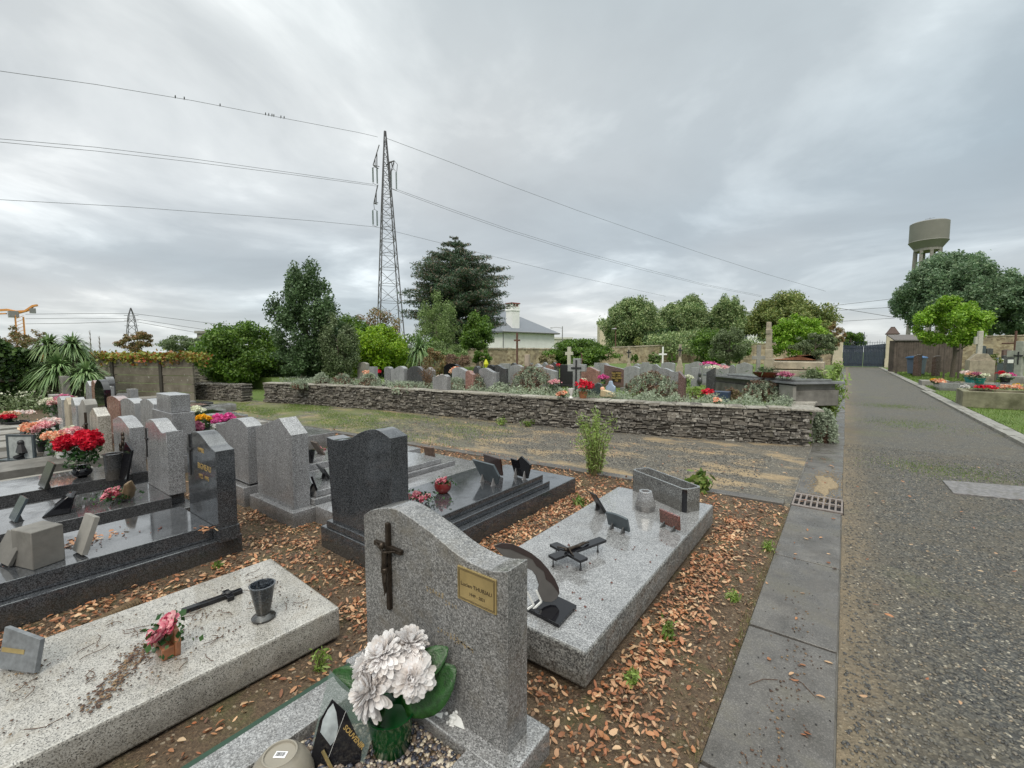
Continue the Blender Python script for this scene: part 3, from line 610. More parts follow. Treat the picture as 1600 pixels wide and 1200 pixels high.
for i, (a, b) in enumerate(((-0.26, 1.39), (1.42, 3.1))):
    m = M(); n = 14
    for k in range(n):
        x0 = a+(b-a)*k/n; x1 = a+(b-a)*(k+1)/n; u = (k+0.5)/n; u = u if i == 0 else 1-u; zt = 2.2+0.18*(1-u)**1.5 if i else 2.15+0.1*(1-u); m.box(x0, x1-0.004, 57.2, 57.24, 0.06, zt)
    m.box(a, b, 57.17, 57.2, 0.3, 0.42); m.box(a, b, 57.17, 57.2, 1.9, 2.0); l_ = mk('gate_leaf', m, GATEB, g, smooth=0)
    m = M()
    for k in range(9): xx = a+(b-a)*(k+0.5)/9; m.tube([(xx, 57.22, 2.1), (xx, 57.22, 2.62+0.12*math.sin(k*1.3))], 0.018, 4)
    m.tube([(a, 57.22, 2.5), (b, 57.22, 2.5)], 0.018, 4); mk('railing', m, GATEB, l_)
m = M(); m.tube([(1.4, 57.22, 2.1), (1.4, 57.22, 3.55)], 0.03, 4); m.tube([(1.15, 57.22, 3.15), (1.65, 57.22, 3.15)], 0.03, 4); mk('cross', m, GATEB, g)
# tarred timber enclosure and bin
g = thing('timber_shed', 'low dark timber shed with a grey sloping roof beside the gate', 'shed', (6, 50, 0))
a = far(1396, 573, 34); b = far(1500, 575, 33); zt = far(1400, 531, 34).z
d_ = (b-a); an = math.atan2(d_.y, d_.x); ln = math.hypot(d_.x, d_.y); T = Matrix.Translation((a.x, a.y, 0)) @ Matrix.Rotation(an, 4, 'Z'); m = M()
x = 0
while x < ln: w = random.uniform(0.12, 0.2); m.box(x, x+w-0.01, random.uniform(-.01, .01), 0.05, 0, zt-0.02); x += w
m.box(0, ln, 0.05, 0.7, 0, zt-0.05); m.xf(T); mk('boards', m, FENCEW, g, smooth=0)
m = M(); m.add([(-0.1, -0.12, zt), (ln+0.2, -0.12, zt), (ln+0.2, 0.9, zt+0.42), (-0.1, 0.9, zt+0.42), (-0.1, -0.12, zt-0.08), (ln+0.2, -0.12, zt-0.08), (ln+0.2, 0.9, zt+0.34), (-0.1, 0.9, zt+0.34)], [(0, 1, 2, 3), (4, 7, 6, 5), (0, 4, 5, 1), (1, 5, 6, 2), (2, 6, 7, 3), (3, 7, 4, 0)]); m.xf(T); mk('roof', m, simple('fibre_cement', (0.13, 0.12, 0.115), 0.8), g, smooth=0)
m = M()
for k in range(4):
    px = 1400+k*26; q = far(px, 580, 31.5); m.box(q.x-0.06, q.x+0.06, q.y-0.06, q.y+0.06, 0, 1.15+0.3*(k == 3))
qa, qb = far(1400, 566, 31.5), far(1478, 566, 31.5); m.tube([(qa.x, qa.y, 0.95), (qb.x, qb.y, 0.95)], 0.05, 4); m.tube([(qa.x, qa.y, 0.5), (qb.x, qb.y, 0.5)], 0.05, 4)
solo('post_and_rail_fence', m, FENCEW, 'grey weathered post and rail fence behind the wheeled bin', 'fence', (qa.x, qa.y, 0))
q = far(1431, 581, 29.5); g = thing('wheeled_bin', 'blue grey wheeled bin with a bright blue lid beside the path', 'bin', (q.x, q.y, 0), rz=-0.4)
m = M(); m.prism([(-0.34, 0.12), (0.34, 0.12), (0.42, 1.12), (-0.42, 1.12)], -0.33, 0.36, 'y'); m.box(-0.44, 0.44, -0.38, 0.40, 1.08, 1.14); mk('body', m, PLGREY, g, world=False, bevel=0.02)
m = M(); m.prism([(-0.46, 1.15), (0.46, 1.15), (0.44, 1.22), (0.2, 1.29), (-0.2, 1.29), (-0.44, 1.22)], -0.42, 0.43, 'y'); l_ = mk('lid', m, PLBLUE, g, world=False, bevel=0.015)
for sx in (-0.3, 0.3): m = M(); m.lathe([(0.001, -0.03), (0.1, -0.03), (0.1, 0.03), (0.001, 0.03)], 14); m.xf(Matrix.Translation((sx, 0.3, 0.1)) @ Matrix.Rotation(PI/2, 4, 'Y')); mk('wheel', m, BLACKM, g, world=False)
m = M(); m.tube([(-0.36, 0.40, 1.10), (-0.36, 0.50, 1.14), (0.36, 0.50, 1.14), (0.36, 0.40, 1.10)], 0.016, 6); mk('handle', m, PLGREY, g, world=False)
for px, ytop, lab in ((1434, 554, 'reddish stone marker post with a white plate nearer the bin'), (1463, 556, 'reddish stone marker post with a white plate right of the other one')):
    q = far(px, 583, 28); zt = far(px, ytop, 28).z; g = thing('marker_post', lab, 'marker post', (q.x, q.y, 0), 'stone marker posts by the bin', rz=0.6)
    m = M(); m.prism([(-0.14, 0), (0.14, 0), (0.14, zt-0.12), (-0.14, zt)], -0.2, 0.1, 'x'); mk('post', m, G_BROWN, g, world=False, bevel=0.01)
    m = M(); m.box(-0.18, 0.06, -0.12, 0.12, 0, 0.012); m.xf(Matrix.Translation((0, 0, zt-0.05)) @ Matrix.Rotation(-0.42, 4, 'X')); mk('plate', m, WHITE, g, world=False)

# ---- houses
def slab_poly(m, q): m.add(q, [tuple(range(len(q)))])
dH = 44; a = far(786, 546, dH); b = far(866, 546, dH+5); zE = far(826, 519, dH+2.5).z
g = thing('white_house', 'white rendered house with a grey slate hip roof and tall white chimney', 'house', (a.x, a.y, 0))
d_ = b-a; an = math.atan2(d_.y, d_.x); ln = math.hypot(d_.x, d_.y); T = Matrix.Translation((a.x, a.y, 0)) @ Matrix.Rotation(an, 4, 'Z'); dp = 8.5
m = M(); m.box(0, ln, 0, dp, 0, zE); m.xf(T); w_ = mk('wall', m, RENDER, g, smooth=0)
zR = far(808, 478, dH+5).z; m = M(); o_ = 0.4
v = [(-o_, -o_, zE), (ln+o_, -o_, zE), (ln+o_, dp+o_, zE), (-o_, dp+o_, zE), (1.6, dp/2, zR), (2.3, dp/2, zR)]
v2 = [(x, y, z-0.15) for x, y, z in v[:4]]
m.add(v+v2, [(0, 1, 5, 4), (1, 2, 5), (2, 3, 4, 5), (3, 0, 4), (6, 9, 8, 7), (0, 6, 7, 1), (1, 7, 8, 2), (2, 8, 9, 3), (3, 9, 6, 0)]); m.xf(T); rf = mk('roof', m, ROOFS, g, smooth=0)
cw = 1.02; cx_ = 1.35; cy_ = 0.15; zc_ = far(808, 474, dH+1).z
m = M(); m.box(cx_, cx_+cw, cy_, cy_+0.95, zE-0.1, zc_-0.28); m.box(cx_-0.05, cx_+cw+0.05, cy_-0.05, cy_+1.0, zc_-0.72, zc_-0.6)
for u in (0.0, 0.42, 0.84): m.box(cx_+u*(cw-0.0)*0.98, cx_+u*cw*0.98+0.16, cy_, cy_+0.95, zc_-0.28, zc_)
m.xf(T); ch = mk('chimney', m, RENDER, rf, smooth=0)
m = M(); m.box(cx_-0.06, cx_+cw+0.06, cy_-0.06, cy_+1.0, zc_, zc_+0.10); m.box(cx_+0.1, cx_+cw-0.1, cy_+0.1, cy_+0.8, zc_-0.27, zc_-0.1); m.xf(T); mk('chimney_cap', m, simple('red_brick_cap', (0.26, 0.06, 0.05), 0.8), g, smooth=0)
m = M(); m.tube([(0.9, dp/2, zR-1.6), (0.9, dp/2, zR+1.6)], 0.03, 4)
for k in range(3): m.tube([(0.5, dp/2, zR+1.0+k*0.22), (1.35, dp/2, zR+1.05+k*0.22)], 0.015, 4)
m.tube([(0.9, dp/2-0.3, zR+1.25), (0.9, dp/2+0.5, zR+1.3)], 0.015, 4); m.xf(T); mk('aerial', m, LEAD, g)
m = M(); m.tube([(-0.03, -0.06, 0), (-0.03, -0.06, zE-0.2)], 0.05, 6); m.tube([(-0.4, -0.45, zE-0.06), (ln+0.4, -0.45, zE-0.06)], 0.07, 6); m.xf(T); mk('gutter', m, LEAD, g)
# white house with a window right of the lindens
a = far(1150, 546, 70); b = far(1235, 546, 76); zE = far(1165, 488, 70).z
g = thing('white_house', 'tall white house with one blue framed window seen between the trees', 'house', (a.x, a.y, 0)); d_ = b-a; an = math.atan2(d_.y, d_.x); ln = math.hypot(d_.x, d_.y); T = Matrix.Translation((a.x, a.y, 0)) @ Matrix.Rotation(an, 4, 'Z')
m = M(); m.box(0, ln*.5, 0, 3, 0, zE); m.xf(T); mk('wall', m, RENDER, g, smooth=0)
m = M(); m.prism([(-0.3, zE), (3.3, zE), (3.3, zE+.25), (-0.3, zE+.25)], -0.3, ln*.55, 'x'); m.xf(T); mk('roof', m, simple('pale_roof', (0.42, 0.43, 0.45), 0.6), g, smooth=0)
w0 = far(1161, 530, 70.4); w1 = far(1173, 518, 70.4); l0 = (Vector((w0.x, w0.y, 0))-Vector((a.x, a.y, 0))).length; l1 = (Vector((w1.x, w1.y, 0))-Vector((a.x, a.y, 0))).length
m = M(); m.box(l0-0.06, l1+0.06, -0.05, 0.02, w0.z-0.06, w1.z+0.06); m.xf(T); wf = mk('window', m, WHITE, g, smooth=0)
for u0, u1 in ((l0, (l0+l1)/2-0.05), ((l0+l1)/2+0.05, l1)): m = M(); m.box(u0, u1, -0.07, -0.05, w0.z, w1.z); m.xf(T); mk('pane', m, WINDOW, wf, smooth=0)
# far beige block and a low pale building
for (l0, l1, yt, dp_, lab, mt) in ((937, 953, 505, 95, 'distant beige block of flats left of the round trees', simple('beige_render', (0.55, 0.48, 0.36), 0.8)), (866, 885, 530, 85, 'low pale building just right of the white house', simple('pale_render', (0.52, 0.52, 0.46), 0.8)), (309, 318, 521, 60, 'small grey concrete block above the wall behind the laurel', CONC)):
    a = far(l0, 548, dp_); b = far(l1, 548, dp_); zt = far(l0, yt, dp_).z; g = thing('building', lab, 'building', (a.x, a.y, 0)); d_ = b-a; an = math.atan2(d_.y, d_.x); ln = math.hypot(d_.x, d_.y)+1; T = Matrix.Translation((a.x, a.y, 0)) @ Matrix.Rotation(an, 4, 'Z')
    m = M(); m.box(0, ln, 0, 3, 0, zt); m.xf(T); mk('wall', m, mt, g, smooth=0)
    m = M(); m.box(-0.2, ln+0.2, -0.2, 3.2, zt, zt+0.35); m.xf(T); mk('cornice', m, mt, g, smooth=0)

# ---- water tower
dW = 190; c = far(1451, 372, dW); rW = (1483-1420)/2*dW/FPX*math.cos(math.atan(651/690)); zT = far(1451, 349, dW).z; zM = far(1451, 379, dW).z; zB = far(1451, 389.5, dW).z
g = thing('water_tower', 'grey concrete water tower with a round tank on columns behind the trees', 'water tower', (c.x, c.y, 0))
m = M(); m.lathe([(rW*0.70, zB), (rW, zM), (rW*1.03, zM+0.2), (rW, zM+0.5), (rW, zT), (rW*0.9, zT+0.4), (rW*0.1, zT+1.2)], 40, (c.x, c.y, 0)); mk('tank', m, simple('tank_concrete', (0.20, 0.195, 0.175), 0.9, 0.12, 0.15), g, smooth=25)
m = M(); m.lathe([(rW*0.72, zB-0.9), (rW*0.72, zB+0.05)], 32, (c.x, c.y, 0)); mk('ring_beam', m, CONC, g)
for k in range(8):
    a = 2*PI*k/8+0.2; m = M(); m.tube([(c.x+math.cos(a)*rW*0.8, c.y+math.sin(a)*rW*0.8, 0), (c.x+math.cos(a)*rW*0.66, c.y+math.sin(a)*rW*0.66, zB-0.8)], 0.75, 4); mk('column', m, CONC, g, smooth=0)
m = M(); m.tube([(c.x, c.y, zT+1), (c.x, c.y, zT+2.4)], 0.08, 4); m.tube([(c.x-1.5, c.y, zT+1.9), (c.x+1.5, c.y, zT+2.1)], 0.08, 4); mk('railing', m, LEAD, g)

# ---- lattice pylon
dP = 60; base = far(611, 549, dP); base.z = 0; zt = far(597, 205, dP).z
g = thing('electricity_pylon', 'tall grey steel lattice pylon standing left of the cedar', 'pylon', (base.x, base.y, 0), rz=0.0)
rotP = Matrix.Rotation(YAW+0.42, 4, 'Z')
tip = far(597, 205, dP); ax = Vector((tip.x-base.x, tip.y-base.y, 0))*0.0
zz = [0, 3, 5.7, 8.2, 10.5, 12.6, 14.5, 16.3, 17.9, 19.4, 20.8, 22.1, 23.3, 24.5, 25.7, 26.8, 27.9, 29.0, zt-1.6, zt]
def hwid(z): return 1.75*(1-z/zt*0.0)*((1-z/21)*1.0+0.36*(z/21)) if z < 21 else 0.63-(z-21)/(zt-21)*0.55
off = lambda z: Vector((tip.x-base.x, tip.y-base.y, 0))*(z/zt)*0.35
def cn(z, k):
    w_ = hwid(z); p = rotP @ Vector(((-w_, w_, w_, -w_)[k], (-w_, -w_, w_, w_)[k], 0)); return p+off(z)+Vector((0, 0, z))
m = M(); m2_ = M()
for z0, z1 in zip(zz[:-1], zz[1:]):
    for k in range(4):
        m.tube([cn(z0, k), cn(z1, k)], 0.075, 4); j = (k+1) % 4
        m2_.tube([cn(z0, k), cn(z1, j)], 0.034, 4) if int(z0*7) % 2 else m2_.tube([cn(z0, j), cn(z1, k)], 0.034, 4)
        m2_.tube([cn(z0, j), cn((z0+z1)/2, k)], 0.024, 4); m2_.tube([cn(z1, k), cn(z1, j)], 0.034, 4)
GV = simple('pylon_steel', (0.13, 0.125, 0.135), 0.5, metal=0.2)
mk('legs', m, GV, g, world=False, smooth=0); mk('bracing', m2_, GV, g, world=False, smooth=0)
camR = Matrix.Rotation(YAW, 4, 'Z') @ Vector((1, 0, 0))
def PP(px, py): p = far(px, py, dP); return p-base
arms = [((583, 258), (592, 228), (592, 262)), ((616, 251), (604, 256), (607, 282)), ((584, 318), (590, 290), (590, 318))]
for (t_, u_, l_) in arms:
    m = M(); T_ = PP(*t_); U = PP(*u_); Lw = PP(*l_)
    for q in (-0.35, 0.35):
        dq = (rotP @ Vector((0, 1, 0)))*q; m.tube([T_, U+dq], 0.06, 4); m.tube([T_, Lw+dq], 0.06, 4)
        for s_ in (0.35, 0.65): m.tube([T_.lerp(U+dq, s_), T_.lerp(Lw+dq, s_)], 0.035, 4)
    mk('cross_arm', m, GV, g, world=False, smooth=0)
def insul(px, y0, y1, name='insulator_string'):
    m = M(); a = PP(px, y0); b = PP(px, y1); n = 17
    for k in range(n): z = a.z+(b.z-a.z)*(k+0.5)/n; m.lathe([(0.04, -0.04), (0.125, 0.0), (0.04, 0.05)], 8, (a.x, a.y, z))
    mk(name, m, GLASSG, g, world=False, smooth=0)
for px, y0, y1 in ((582.5, 262, 285), (589, 263, 287), (611, 267, 293), (619, 269, 296), (582.5, 329, 351), (589, 330, 353)): insul(px, y0, y1)
m = M()
for pts in ([(583, 258), (585, 261), (582, 262)], [(585, 261), (590, 263)], [(616, 251), (615, 264), (611, 267)], [(615, 264), (620, 269)], [(584, 318), (585, 327), (582, 329)], [(585, 327), (590, 330)], [(616, 251), (621, 257), (620, 268)], [(611, 294), (620, 298)], [(582, 286), (590, 290)], [(582, 352), (590, 355)]): m.tube([PP(*p) for p in pts], 0.035, 4)
mk('hanger', m, GV, g, world=False)

# ---- overhead wires, each hanging in the vertical plane of the line through the pylon
def plan_depth(px):
    k = (px-800)/FPX; L0, D0, dL, dD = -17.6, 60.0, 235.0, 190.0
    t = (k*D0-L0)/(dL-k*dD); return D0+dD*t
def wire(label, pts, r=0.021, sub=6, ov=None):
    P = []
    for (x0, y0), (x1, y1) in zip(pts[:-1], pts[1:]):
        for k in range(sub): u = k/sub; P.append((x0+(x1-x0)*u, y0+(y1-y0)*u))
    P.append(pts[-1]); W_ = [far(x, y, ov or plan_depth(x)) for x, y in P]
    rr = [max(r, r*0.6*depth(w)/60) for w in W_]; m = M(); m.tube(W_, rr, 4)
    o = solo('overhead_wire', m, WIREM, label, 'power line', W_[0], 'overhead power lines'); return W_
top = [(-120, 96), (0, 111), (150, 132), (300, 157), (450, 186), (560, 207), (590, 214)]
wire('thin earth wire with small birds on it, highest line left of the pylon', top)
wire('highest thin wire sloping down to the right from the pylon top', [(604, 216), (700, 252), (800, 291), (900, 328), (1000, 363), (1100, 397), (1200, 429), (1290, 455)], 0.024)
wire('upper wire of the close pair running left from the pylon', [(-120, 209), (0, 217), (150, 230), (300, 248), (450, 269), (583, 288)])
wire('lower wire of the close pair running left from the pylon', [(-120, 215), (0, 222), (150, 236), (300, 253), (450, 272), (590, 291)])
wire('upper wire of the close pair sloping right from the pylon', [(620, 296), (700, 325), (800, 360), (900, 391), (1000, 418), (1100, 444), (1190, 462)])
wire('lower wire of the close pair sloping right from the pylon', [(611, 295), (700, 328), (800, 363), (900, 394), (1000, 421), (1100, 446), (1190, 464)])
wire('lowest wire running left from the pylon', [(-120, 307), (0, 312), (200, 323), (400, 338), (500, 346), (590, 355)])
wire('lowest wire sloping right behind the cedar', [(590, 355), (650, 370), (800, 408), (900, 432), (1040, 463)])
for i, (y0, y1, s_) in enumerate(((488, 490, 'upper'), (495, 498, 'middle'), (503, 502, 'lower'))):
    wire(f'{s_} faint wire running left from the small far pylon', [(40, y0+3), (120, y0+2), (207, y1)], 0.055, 3, 200)
    wire(f'{s_} faint wire running right from the small far pylon', [(209, y1), (320, y1+14+i*3), (440, y1+30+i*3)], 0.055, 3, 200)
for i, (a, b, s_) in enumerate((((1280, 480), (1394, 467), 'top'), ((1290, 486), (1396, 480), 'second'), ((1290, 478), (1398, 496), 'sagging'), ((1300, 503), (1398, 497), 'bottom'))):
    wire(f'{s_} thin cable above the gate running into the big tree', [a, b], 0.035, 3, 65)
# birds
for i, px in enumerate((274, 288, 344, 415, 420, 425, 428, 439, 444)):
    for (x0, y0), (x1, y1) in zip(top[:-1], top[1:]):
        if x0 <= px <= x1: py = y0+(y1-y0)*(px-x0)/(x1-x0)
    p = far(px, py, plan_depth(px)); m = M(); m.ball((p.x, p.y, p.z+0.10), 0.075, 6, (0.8, 0.8, 1.25)); m.ball((p.x+0.02, p.y, p.z+0.21), 0.042, 6); m.tube([(p.x-0.02, p.y, p.z+0.05), (p.x-0.08, p.y, p.z-0.07)], [0.03, 0.014], 4)
    solo('bird', m, BIRDM, 'small dark bird perched on the highest wire', 'bird', p, 'birds perched on the highest wire')
# far pylon and crane
p = far(208.5, 549, 200); p.z = 0; zt2 = far(208.5, 481, 200).z
g = thing('electricity_pylon', 'small distant lattice pylon behind the reddish tree at the left', 'pylon', tuple(p)); m = M()
def c2(z, k): w_ = 2.2*(1-z/zt2)+0.1 if z > zt2-4 else 1.0+1.6*(1-z/(zt2-4)); return Vector((((-w_, w_, w_, -w_)[k])+p.x, ((-w_, -w_, w_, w_)[k])+p.y, z))
zl = [0, 4, 8, 11, 14, 17, zt2-4, zt2]
for z0, z1 in zip(zl[:-1], zl[1:]):
    for k in range(4): m.tube([c2(z0, k), c2(z1, k)], 0.16, 4); m.tube([c2(z0, k), c2(z1, (k+1) % 4)], 0.1, 4)
mk('mast', m, GV, g, smooth=0); m = M()
for z in (zt2-8, zt2-5.5, zt2-3.4): m.tube([Vector((p.x, p.y, z))-camR*3.2, Vector((p.x, p.y, z))+camR*3.2], 0.12, 4)
mk('cross_arms', m, GV, g, smooth=0)
dC = 130; g = thing('tower_crane', 'orange tower crane rising beyond the hedge at the far left', 'crane', tuple(far(30, 549, dC)-Vector((0, 0, far(30, 549, dC).z))))
m = M(); q = far(30.5, 500, dC); w_ = 0.8
for k in range(4):
    sx, sy = (-w_, w_, w_, -w_)[k], (-w_, -w_, w_, w_)[k]; m.tube([(q.x+sx, q.y+sy, 0), (q.x+sx, q.y+sy, far(30, 495, dC).z)], 0.16, 4)
for z in range(0, 12): m.tube([(q.x-w_, q.y-w_, z), (q.x+w_, q.y-w_, z+1)], 0.09, 4); m.tube([(q.x+w_, q.y-w_, z), (q.x+w_, q.y+w_, z+1)], 0.09, 4)
mk('mast', m, ORANGE, g, smooth=0)
m = M()
for pts, r_ in (([(-20, 486), (12, 484), (26, 487)], 0.4), ([(-20, 491), (10, 490)], 0.25), ([(26, 487), (40, 486), (52, 478), (58, 477)], 0.38), ([(28, 490), (50, 484)], 0.2)): m.tube([far(x, y, dC) for x, y in pts], r_, 4)
mk('jib', m, ORANGE, g, smooth=0)
m = M(); q = far(21, 491, dC); m.box(q.x-1.6, q.x+1.6, q.y-1, q.y+1, q.z-0.9, q.z+0.9); mk('cab', m, LEAD, g, smooth=0); m = M(); q = far(51, 485, dC); m.box(q.x-0.7, q.x+0.7, q.y-0.6, q.y+0.6, q.z-0.8, q.z+0.6); mk('counterweight', m, LEAD, g, smooth=0)
# poles
def pole(name, label, cat, px, yt, dep, r=0.06, arm=None, grp=None):
    p = far(px, 549, dep); zt = far(px, yt, dep).z; g = thing(name, label, cat, (p.x, p.y, 0), grp)
    m = M(); m.tube([(p.x, p.y, 0), (p.x, p.y, zt)], [r*1.3, r*0.8], 8); mk('pole', m, LEAD if name != 'utility_pole' else RUST, g)
    m = M(); e_ = Vector((p.x, p.y, zt-0.3)); d = camR*(arm or 0.8); m.tube([e_, e_-d*0.6+Vector((0, 0, 0.15)), e_-d+Vector((0, 0, 0.1))], 0.04, 6); m.ball(e_-d*1.15+Vector((0, 0, 0.06)), 0.16, 8, (1.6, 1, 0.5)); mk('lamp_head' if cat == 'street lamp' else 'bracket', m, LEAD, g)
pole('street_lamp', 'thin street lamp post right of the white house roof', 'street lamp', 878.5, 510, 75, 0.09, 1.6)
pole('utility_pole', 'slim grey pole in front of the round linden, left of the stone crosses', 'pole', 961.5, 510, 41, 0.05, 0.12)

# ================================================================ GRAVES
def pxo(pts, Y): return [(onY(x, y, Y).x, onY(x, y, Y).z) for x, y in pts]
def smoothline(pts, sub=5):                    # Catmull-Rom through outline points
    out_ = []; n = len(pts)
    for i in range(n-1):
        p0 = pts[max(0, i-1)]; p1 = pts[i]; p2 = pts[i+1]; p3 = pts[min(n-1, i+2)]
        for k in range(sub):
            t = k/sub; out_.append(tuple(0.5*((2*p1[j])+(-p0[j]+p2[j])*t+(2*p0[j]-5*p1[j]+4*p2[j]-p3[j])*t*t+(-p0[j]+3*p1[j]-3*p2[j]+p3[j])*t**3) for j in (0, 1)))
    out_.append(pts[-1]); return out_
SHAPES = {
 'flat': [(0, 1), (1, 1)], 'gable': [(0, .84), (.5, 1), (1, .84)], 'round': [(0, .80), (.12, .9), (.3, .975), (.5, 1), (.7, .975), (.88, .9), (1, .80)],
 'wave': [(0, .90), (.15, .975), (.32, 1), (.5, .96), (.7, .88), (.86, .845), (1, .84)], 'waver': [(0, .84), (.14, .845), (.3, .88), (.5, .96), (.68, 1), (.85, .975), (1, .90)],
 'arc': [(0, .92), (.25, .98), (.5, 1), (.75, .98), (1, .92)], 'hump': [(0, .88), (.18, .885), (.34, .96), (.5, 1), (.66, .96), (.82, .885), (1, .88)],
 'slant': [(0, .82), (1, 1)], 'slantr': [(0, 1), (1, .80)], 'step': [(0, .72), (.3, .72), (.3, 1), (.85, 1), (.85, .86), (1, .86)], 'notch': [(0, .9), (.28, .9), (.3, 1), (.7, 1), (.72, .9), (1, .9)],
}
SM = {'round', 'wave', 'waver', 'arc', 'hump'}
def outline(shape, x0, x1, z0, z1, foot=0.0):
    s = SHAPES[shape]; s = smoothline(s, 4) if shape in SM else s
    return [(x0+foot, z0)]+[(x0+(x1-x0)*u, z0+(z1-z0)*v) for u, v in s]+[(x1-foot, z0)]
def cross_mb(x, y, z0, z1, w, t, d=0.012, arm=0.3):  # latin cross standing proud of a face at y, towards -Y
    m = M(); za = z1-(z1-z0)*arm; m.prism([(x-t/2, z0), (x+t/2, z0), (x+t/2, za-t/2), (x+w/2, za-t/2), (x+w/2, za+t/2), (x+t/2, za+t/2), (x+t/2, z1), (x-t/2, z1), (x-t/2, za+t/2), (x-w/2, za+t/2), (x-w/2, za-t/2), (x-t/2, za-t/2)], y-d, y+0.001, 'y'); return m
RECTS = []                                      # footprints that keep fallen leaves out
def base(g, x0, x1, y0, y1, z0, z1, mat, name='slab', bev=0.006, t=0.0):
    m = M(); m.box(x0, x1, y0, y1, z0, z1, t); RECTS.append((x0, x1, y0, y1)); return mk(name, m, mat, g, bevel=bev, smooth=0)

# --- 1. the nearest headstone, with its gravel bed
g = thing('grave', 'nearest grave with a wavy grey headstone, bronze crucifix, brass plate and gravel bed', 'grave', (-1.35, 1.26, 0))
Yf = 1.20
topo = [(568, 805), (581, 797), (602, 793.5), (620.6, 797), (639, 808), (658, 821.5), (679, 837), (707, 861), (735, 879), (763, 891), (793, 893.5)]
pts = smoothline(pxo(topo, Yf), 4)
xr = pts[-1][0]; xl = pts[0][0]+0.004
m = M(); m.prism([(xl, 0.12)]+pts+[(xr+0.0, 0.12)], Yf, Yf+0.125, 'y'); hs = mk('headstone', m, G_FACE, g, bevel=0.003, smooth=20)
base(g, -1.86, -0.865, 1.13, 1.40, 0.0, 0.12, G_GREY, 'plinth', 0.008)
# crucifix
def crucifix(g, cx, y, zt, zb, w, t, parent, mat=BRONZE, arm=0.28, fig=True):
    za = zt-(zt-zb)*arm; m = M(); d = 0.022
    m.box(cx-t/2, cx+t/2, y-d, y-0.004, zb, zt, 0); m.box(cx-w/2, cx+w/2, y-d-0.001, y-0.005, za-t/2, za+t/2)
    c = mk('crucifix', m, mat, parent, bevel=0.003, smooth=0)
    if fig:
        s = (zt-zb)/0.42; f = M(); yy = y-d-0.012*s
        f.tube([(cx, yy, za-0.01*s), (cx+0.004*s, yy-0.006*s, za-0.055*s), (cx-0.004*s, yy-0.004*s, za-0.10*s)], [0.016*s, 0.013*s, 0.014*s], 8)
        for sx in (-1, 1):
            f.tube([(cx+sx*0.012*s, yy, za-0.015*s), (cx+sx*0.042*s, yy, za-0.004*s), (cx+sx*0.072*s, yy+0.006*s, za+0.004*s)], [0.007*s, 0.0055*s, 0.004*s], 6)
            f.tube([(cx+sx*0.006*s, yy-0.002*s, za-0.10*s), (cx+sx*0.004*s+0.012*s, yy-0.014*s, za-0.15*s), (cx+sx*0.003*s, yy, za-0.205*s), (cx, yy-0.008*s, za-0.222*s)], [0.010*s, 0.008*s, 0.0055*s, 0.004*s], 6)
        f.ball((cx-0.006*s, yy-0.010*s, za+0.016*s), 0.015*s, 8, (0.85, 1, 1.15)); f.lathe([(0.010*s, -0.012*s), (0.020*s, -0.006*s), (0.019*s, 0.012*s), (0.011*s, 0.015*s)], 10, (cx, yy, za-0.105*s))
        o = mk('figure', f, mat, c); r = o.modifiers.new('remesh', 'REMESH'); r.mode = 'VOXEL'; r.voxel_size = 0.0028*s; r.use_smooth_shade = True
    return c
ct = onY(609, 815, Yf); cb = onY(613, 950, Yf); ca1 = onY(590, 838, Yf); ca2 = onY(632, 860, Yf)
crucifix(g, (ct.x+cb.x)/2+0.0, Yf, ct.z, cb.z, ca2.x-ca1.x, 0.022, hs)
# brass plate
q = [onY(716, 882, Yf), onY(776, 906, Yf), onY(777, 960, Yf), onY(717, 934, Yf)]
x0 = (q[0].x+q[3].x)/2; x1 = (q[1].x+q[2].x)/2; z1 = (q[0].z+q[1].z)/2; z0 = (q[2].z+q[3].z)/2
m = M(); m.box(x0, x1, Yf-0.006, Yf+0.001, z0, z1); pl = mk('brass_plate', m, BRASS, hs, bevel=0.0008, smooth=0)
m = M(); e_ = 0.006; w_ = 0.0016
for k in (0, 0.0045):
    a0, a1, b0, b1 = x0+e_+k, x1-e_-k, z0+e_+k, z1-e_-k; u = w_*(0.6 if k else 1)
    for bb in ((a0, a1, b0, b0+u), (a0, a1, b1-u, b1), (a0, a0+u, b0+u, b1-u), (a1-u, a1, b0+u, b1-u)): m.box(bb[0], bb[1], Yf-0.0068, Yf-0.0055, bb[2], bb[3])
mk('engraved_border', m, INK, pl, smooth=0)
cx = (x0+x1)/2
text('Lucien THURIAU', 0.0215, INK, pl, face_mtx((cx, Yf-0.0066, z1-0.064)), ext=0.0004, sx=1.02); text('1949 - 2021', 0.0175, INK, pl, face_mtx((cx+0.005, Yf-0.0066, z1-0.096)), ext=0.0004, sx=0.95)
for (tx, px, py, sz_) in (('Jeanne', 672, 925, 0.042), ('THURIAU', 690, 952, 0.044), ('1925 - 2000', 712, 985, 0.036), ('née MARTIN', 705, 1005, 0.036)):
    pass
for (px, py, n_) in ((680, 927, 6), (705, 946, 4), (705, 995, 9), (725, 1010, 6)):   # worn illegible strokes of the old inscription
    p = onY(px, py, Yf); m = M(); rr_ = random.Random(px)
    for k in range(n_):
        x = p.x-0.018*n_/2+k*0.018
        for j in range(3):
            a_ = rr_.uniform(-.4, .4); zz_ = p.z+rr_.uniform(-.010, .010); m.box(x+rr_.uniform(0, .008), x+rr_.uniform(.010, .013), Yf-0.0008, Yf+0.0005, zz_, zz_+rr_.uniform(0.002, 0.010))
    mk('worn_inscription', m, FADED, hs, smooth=0)
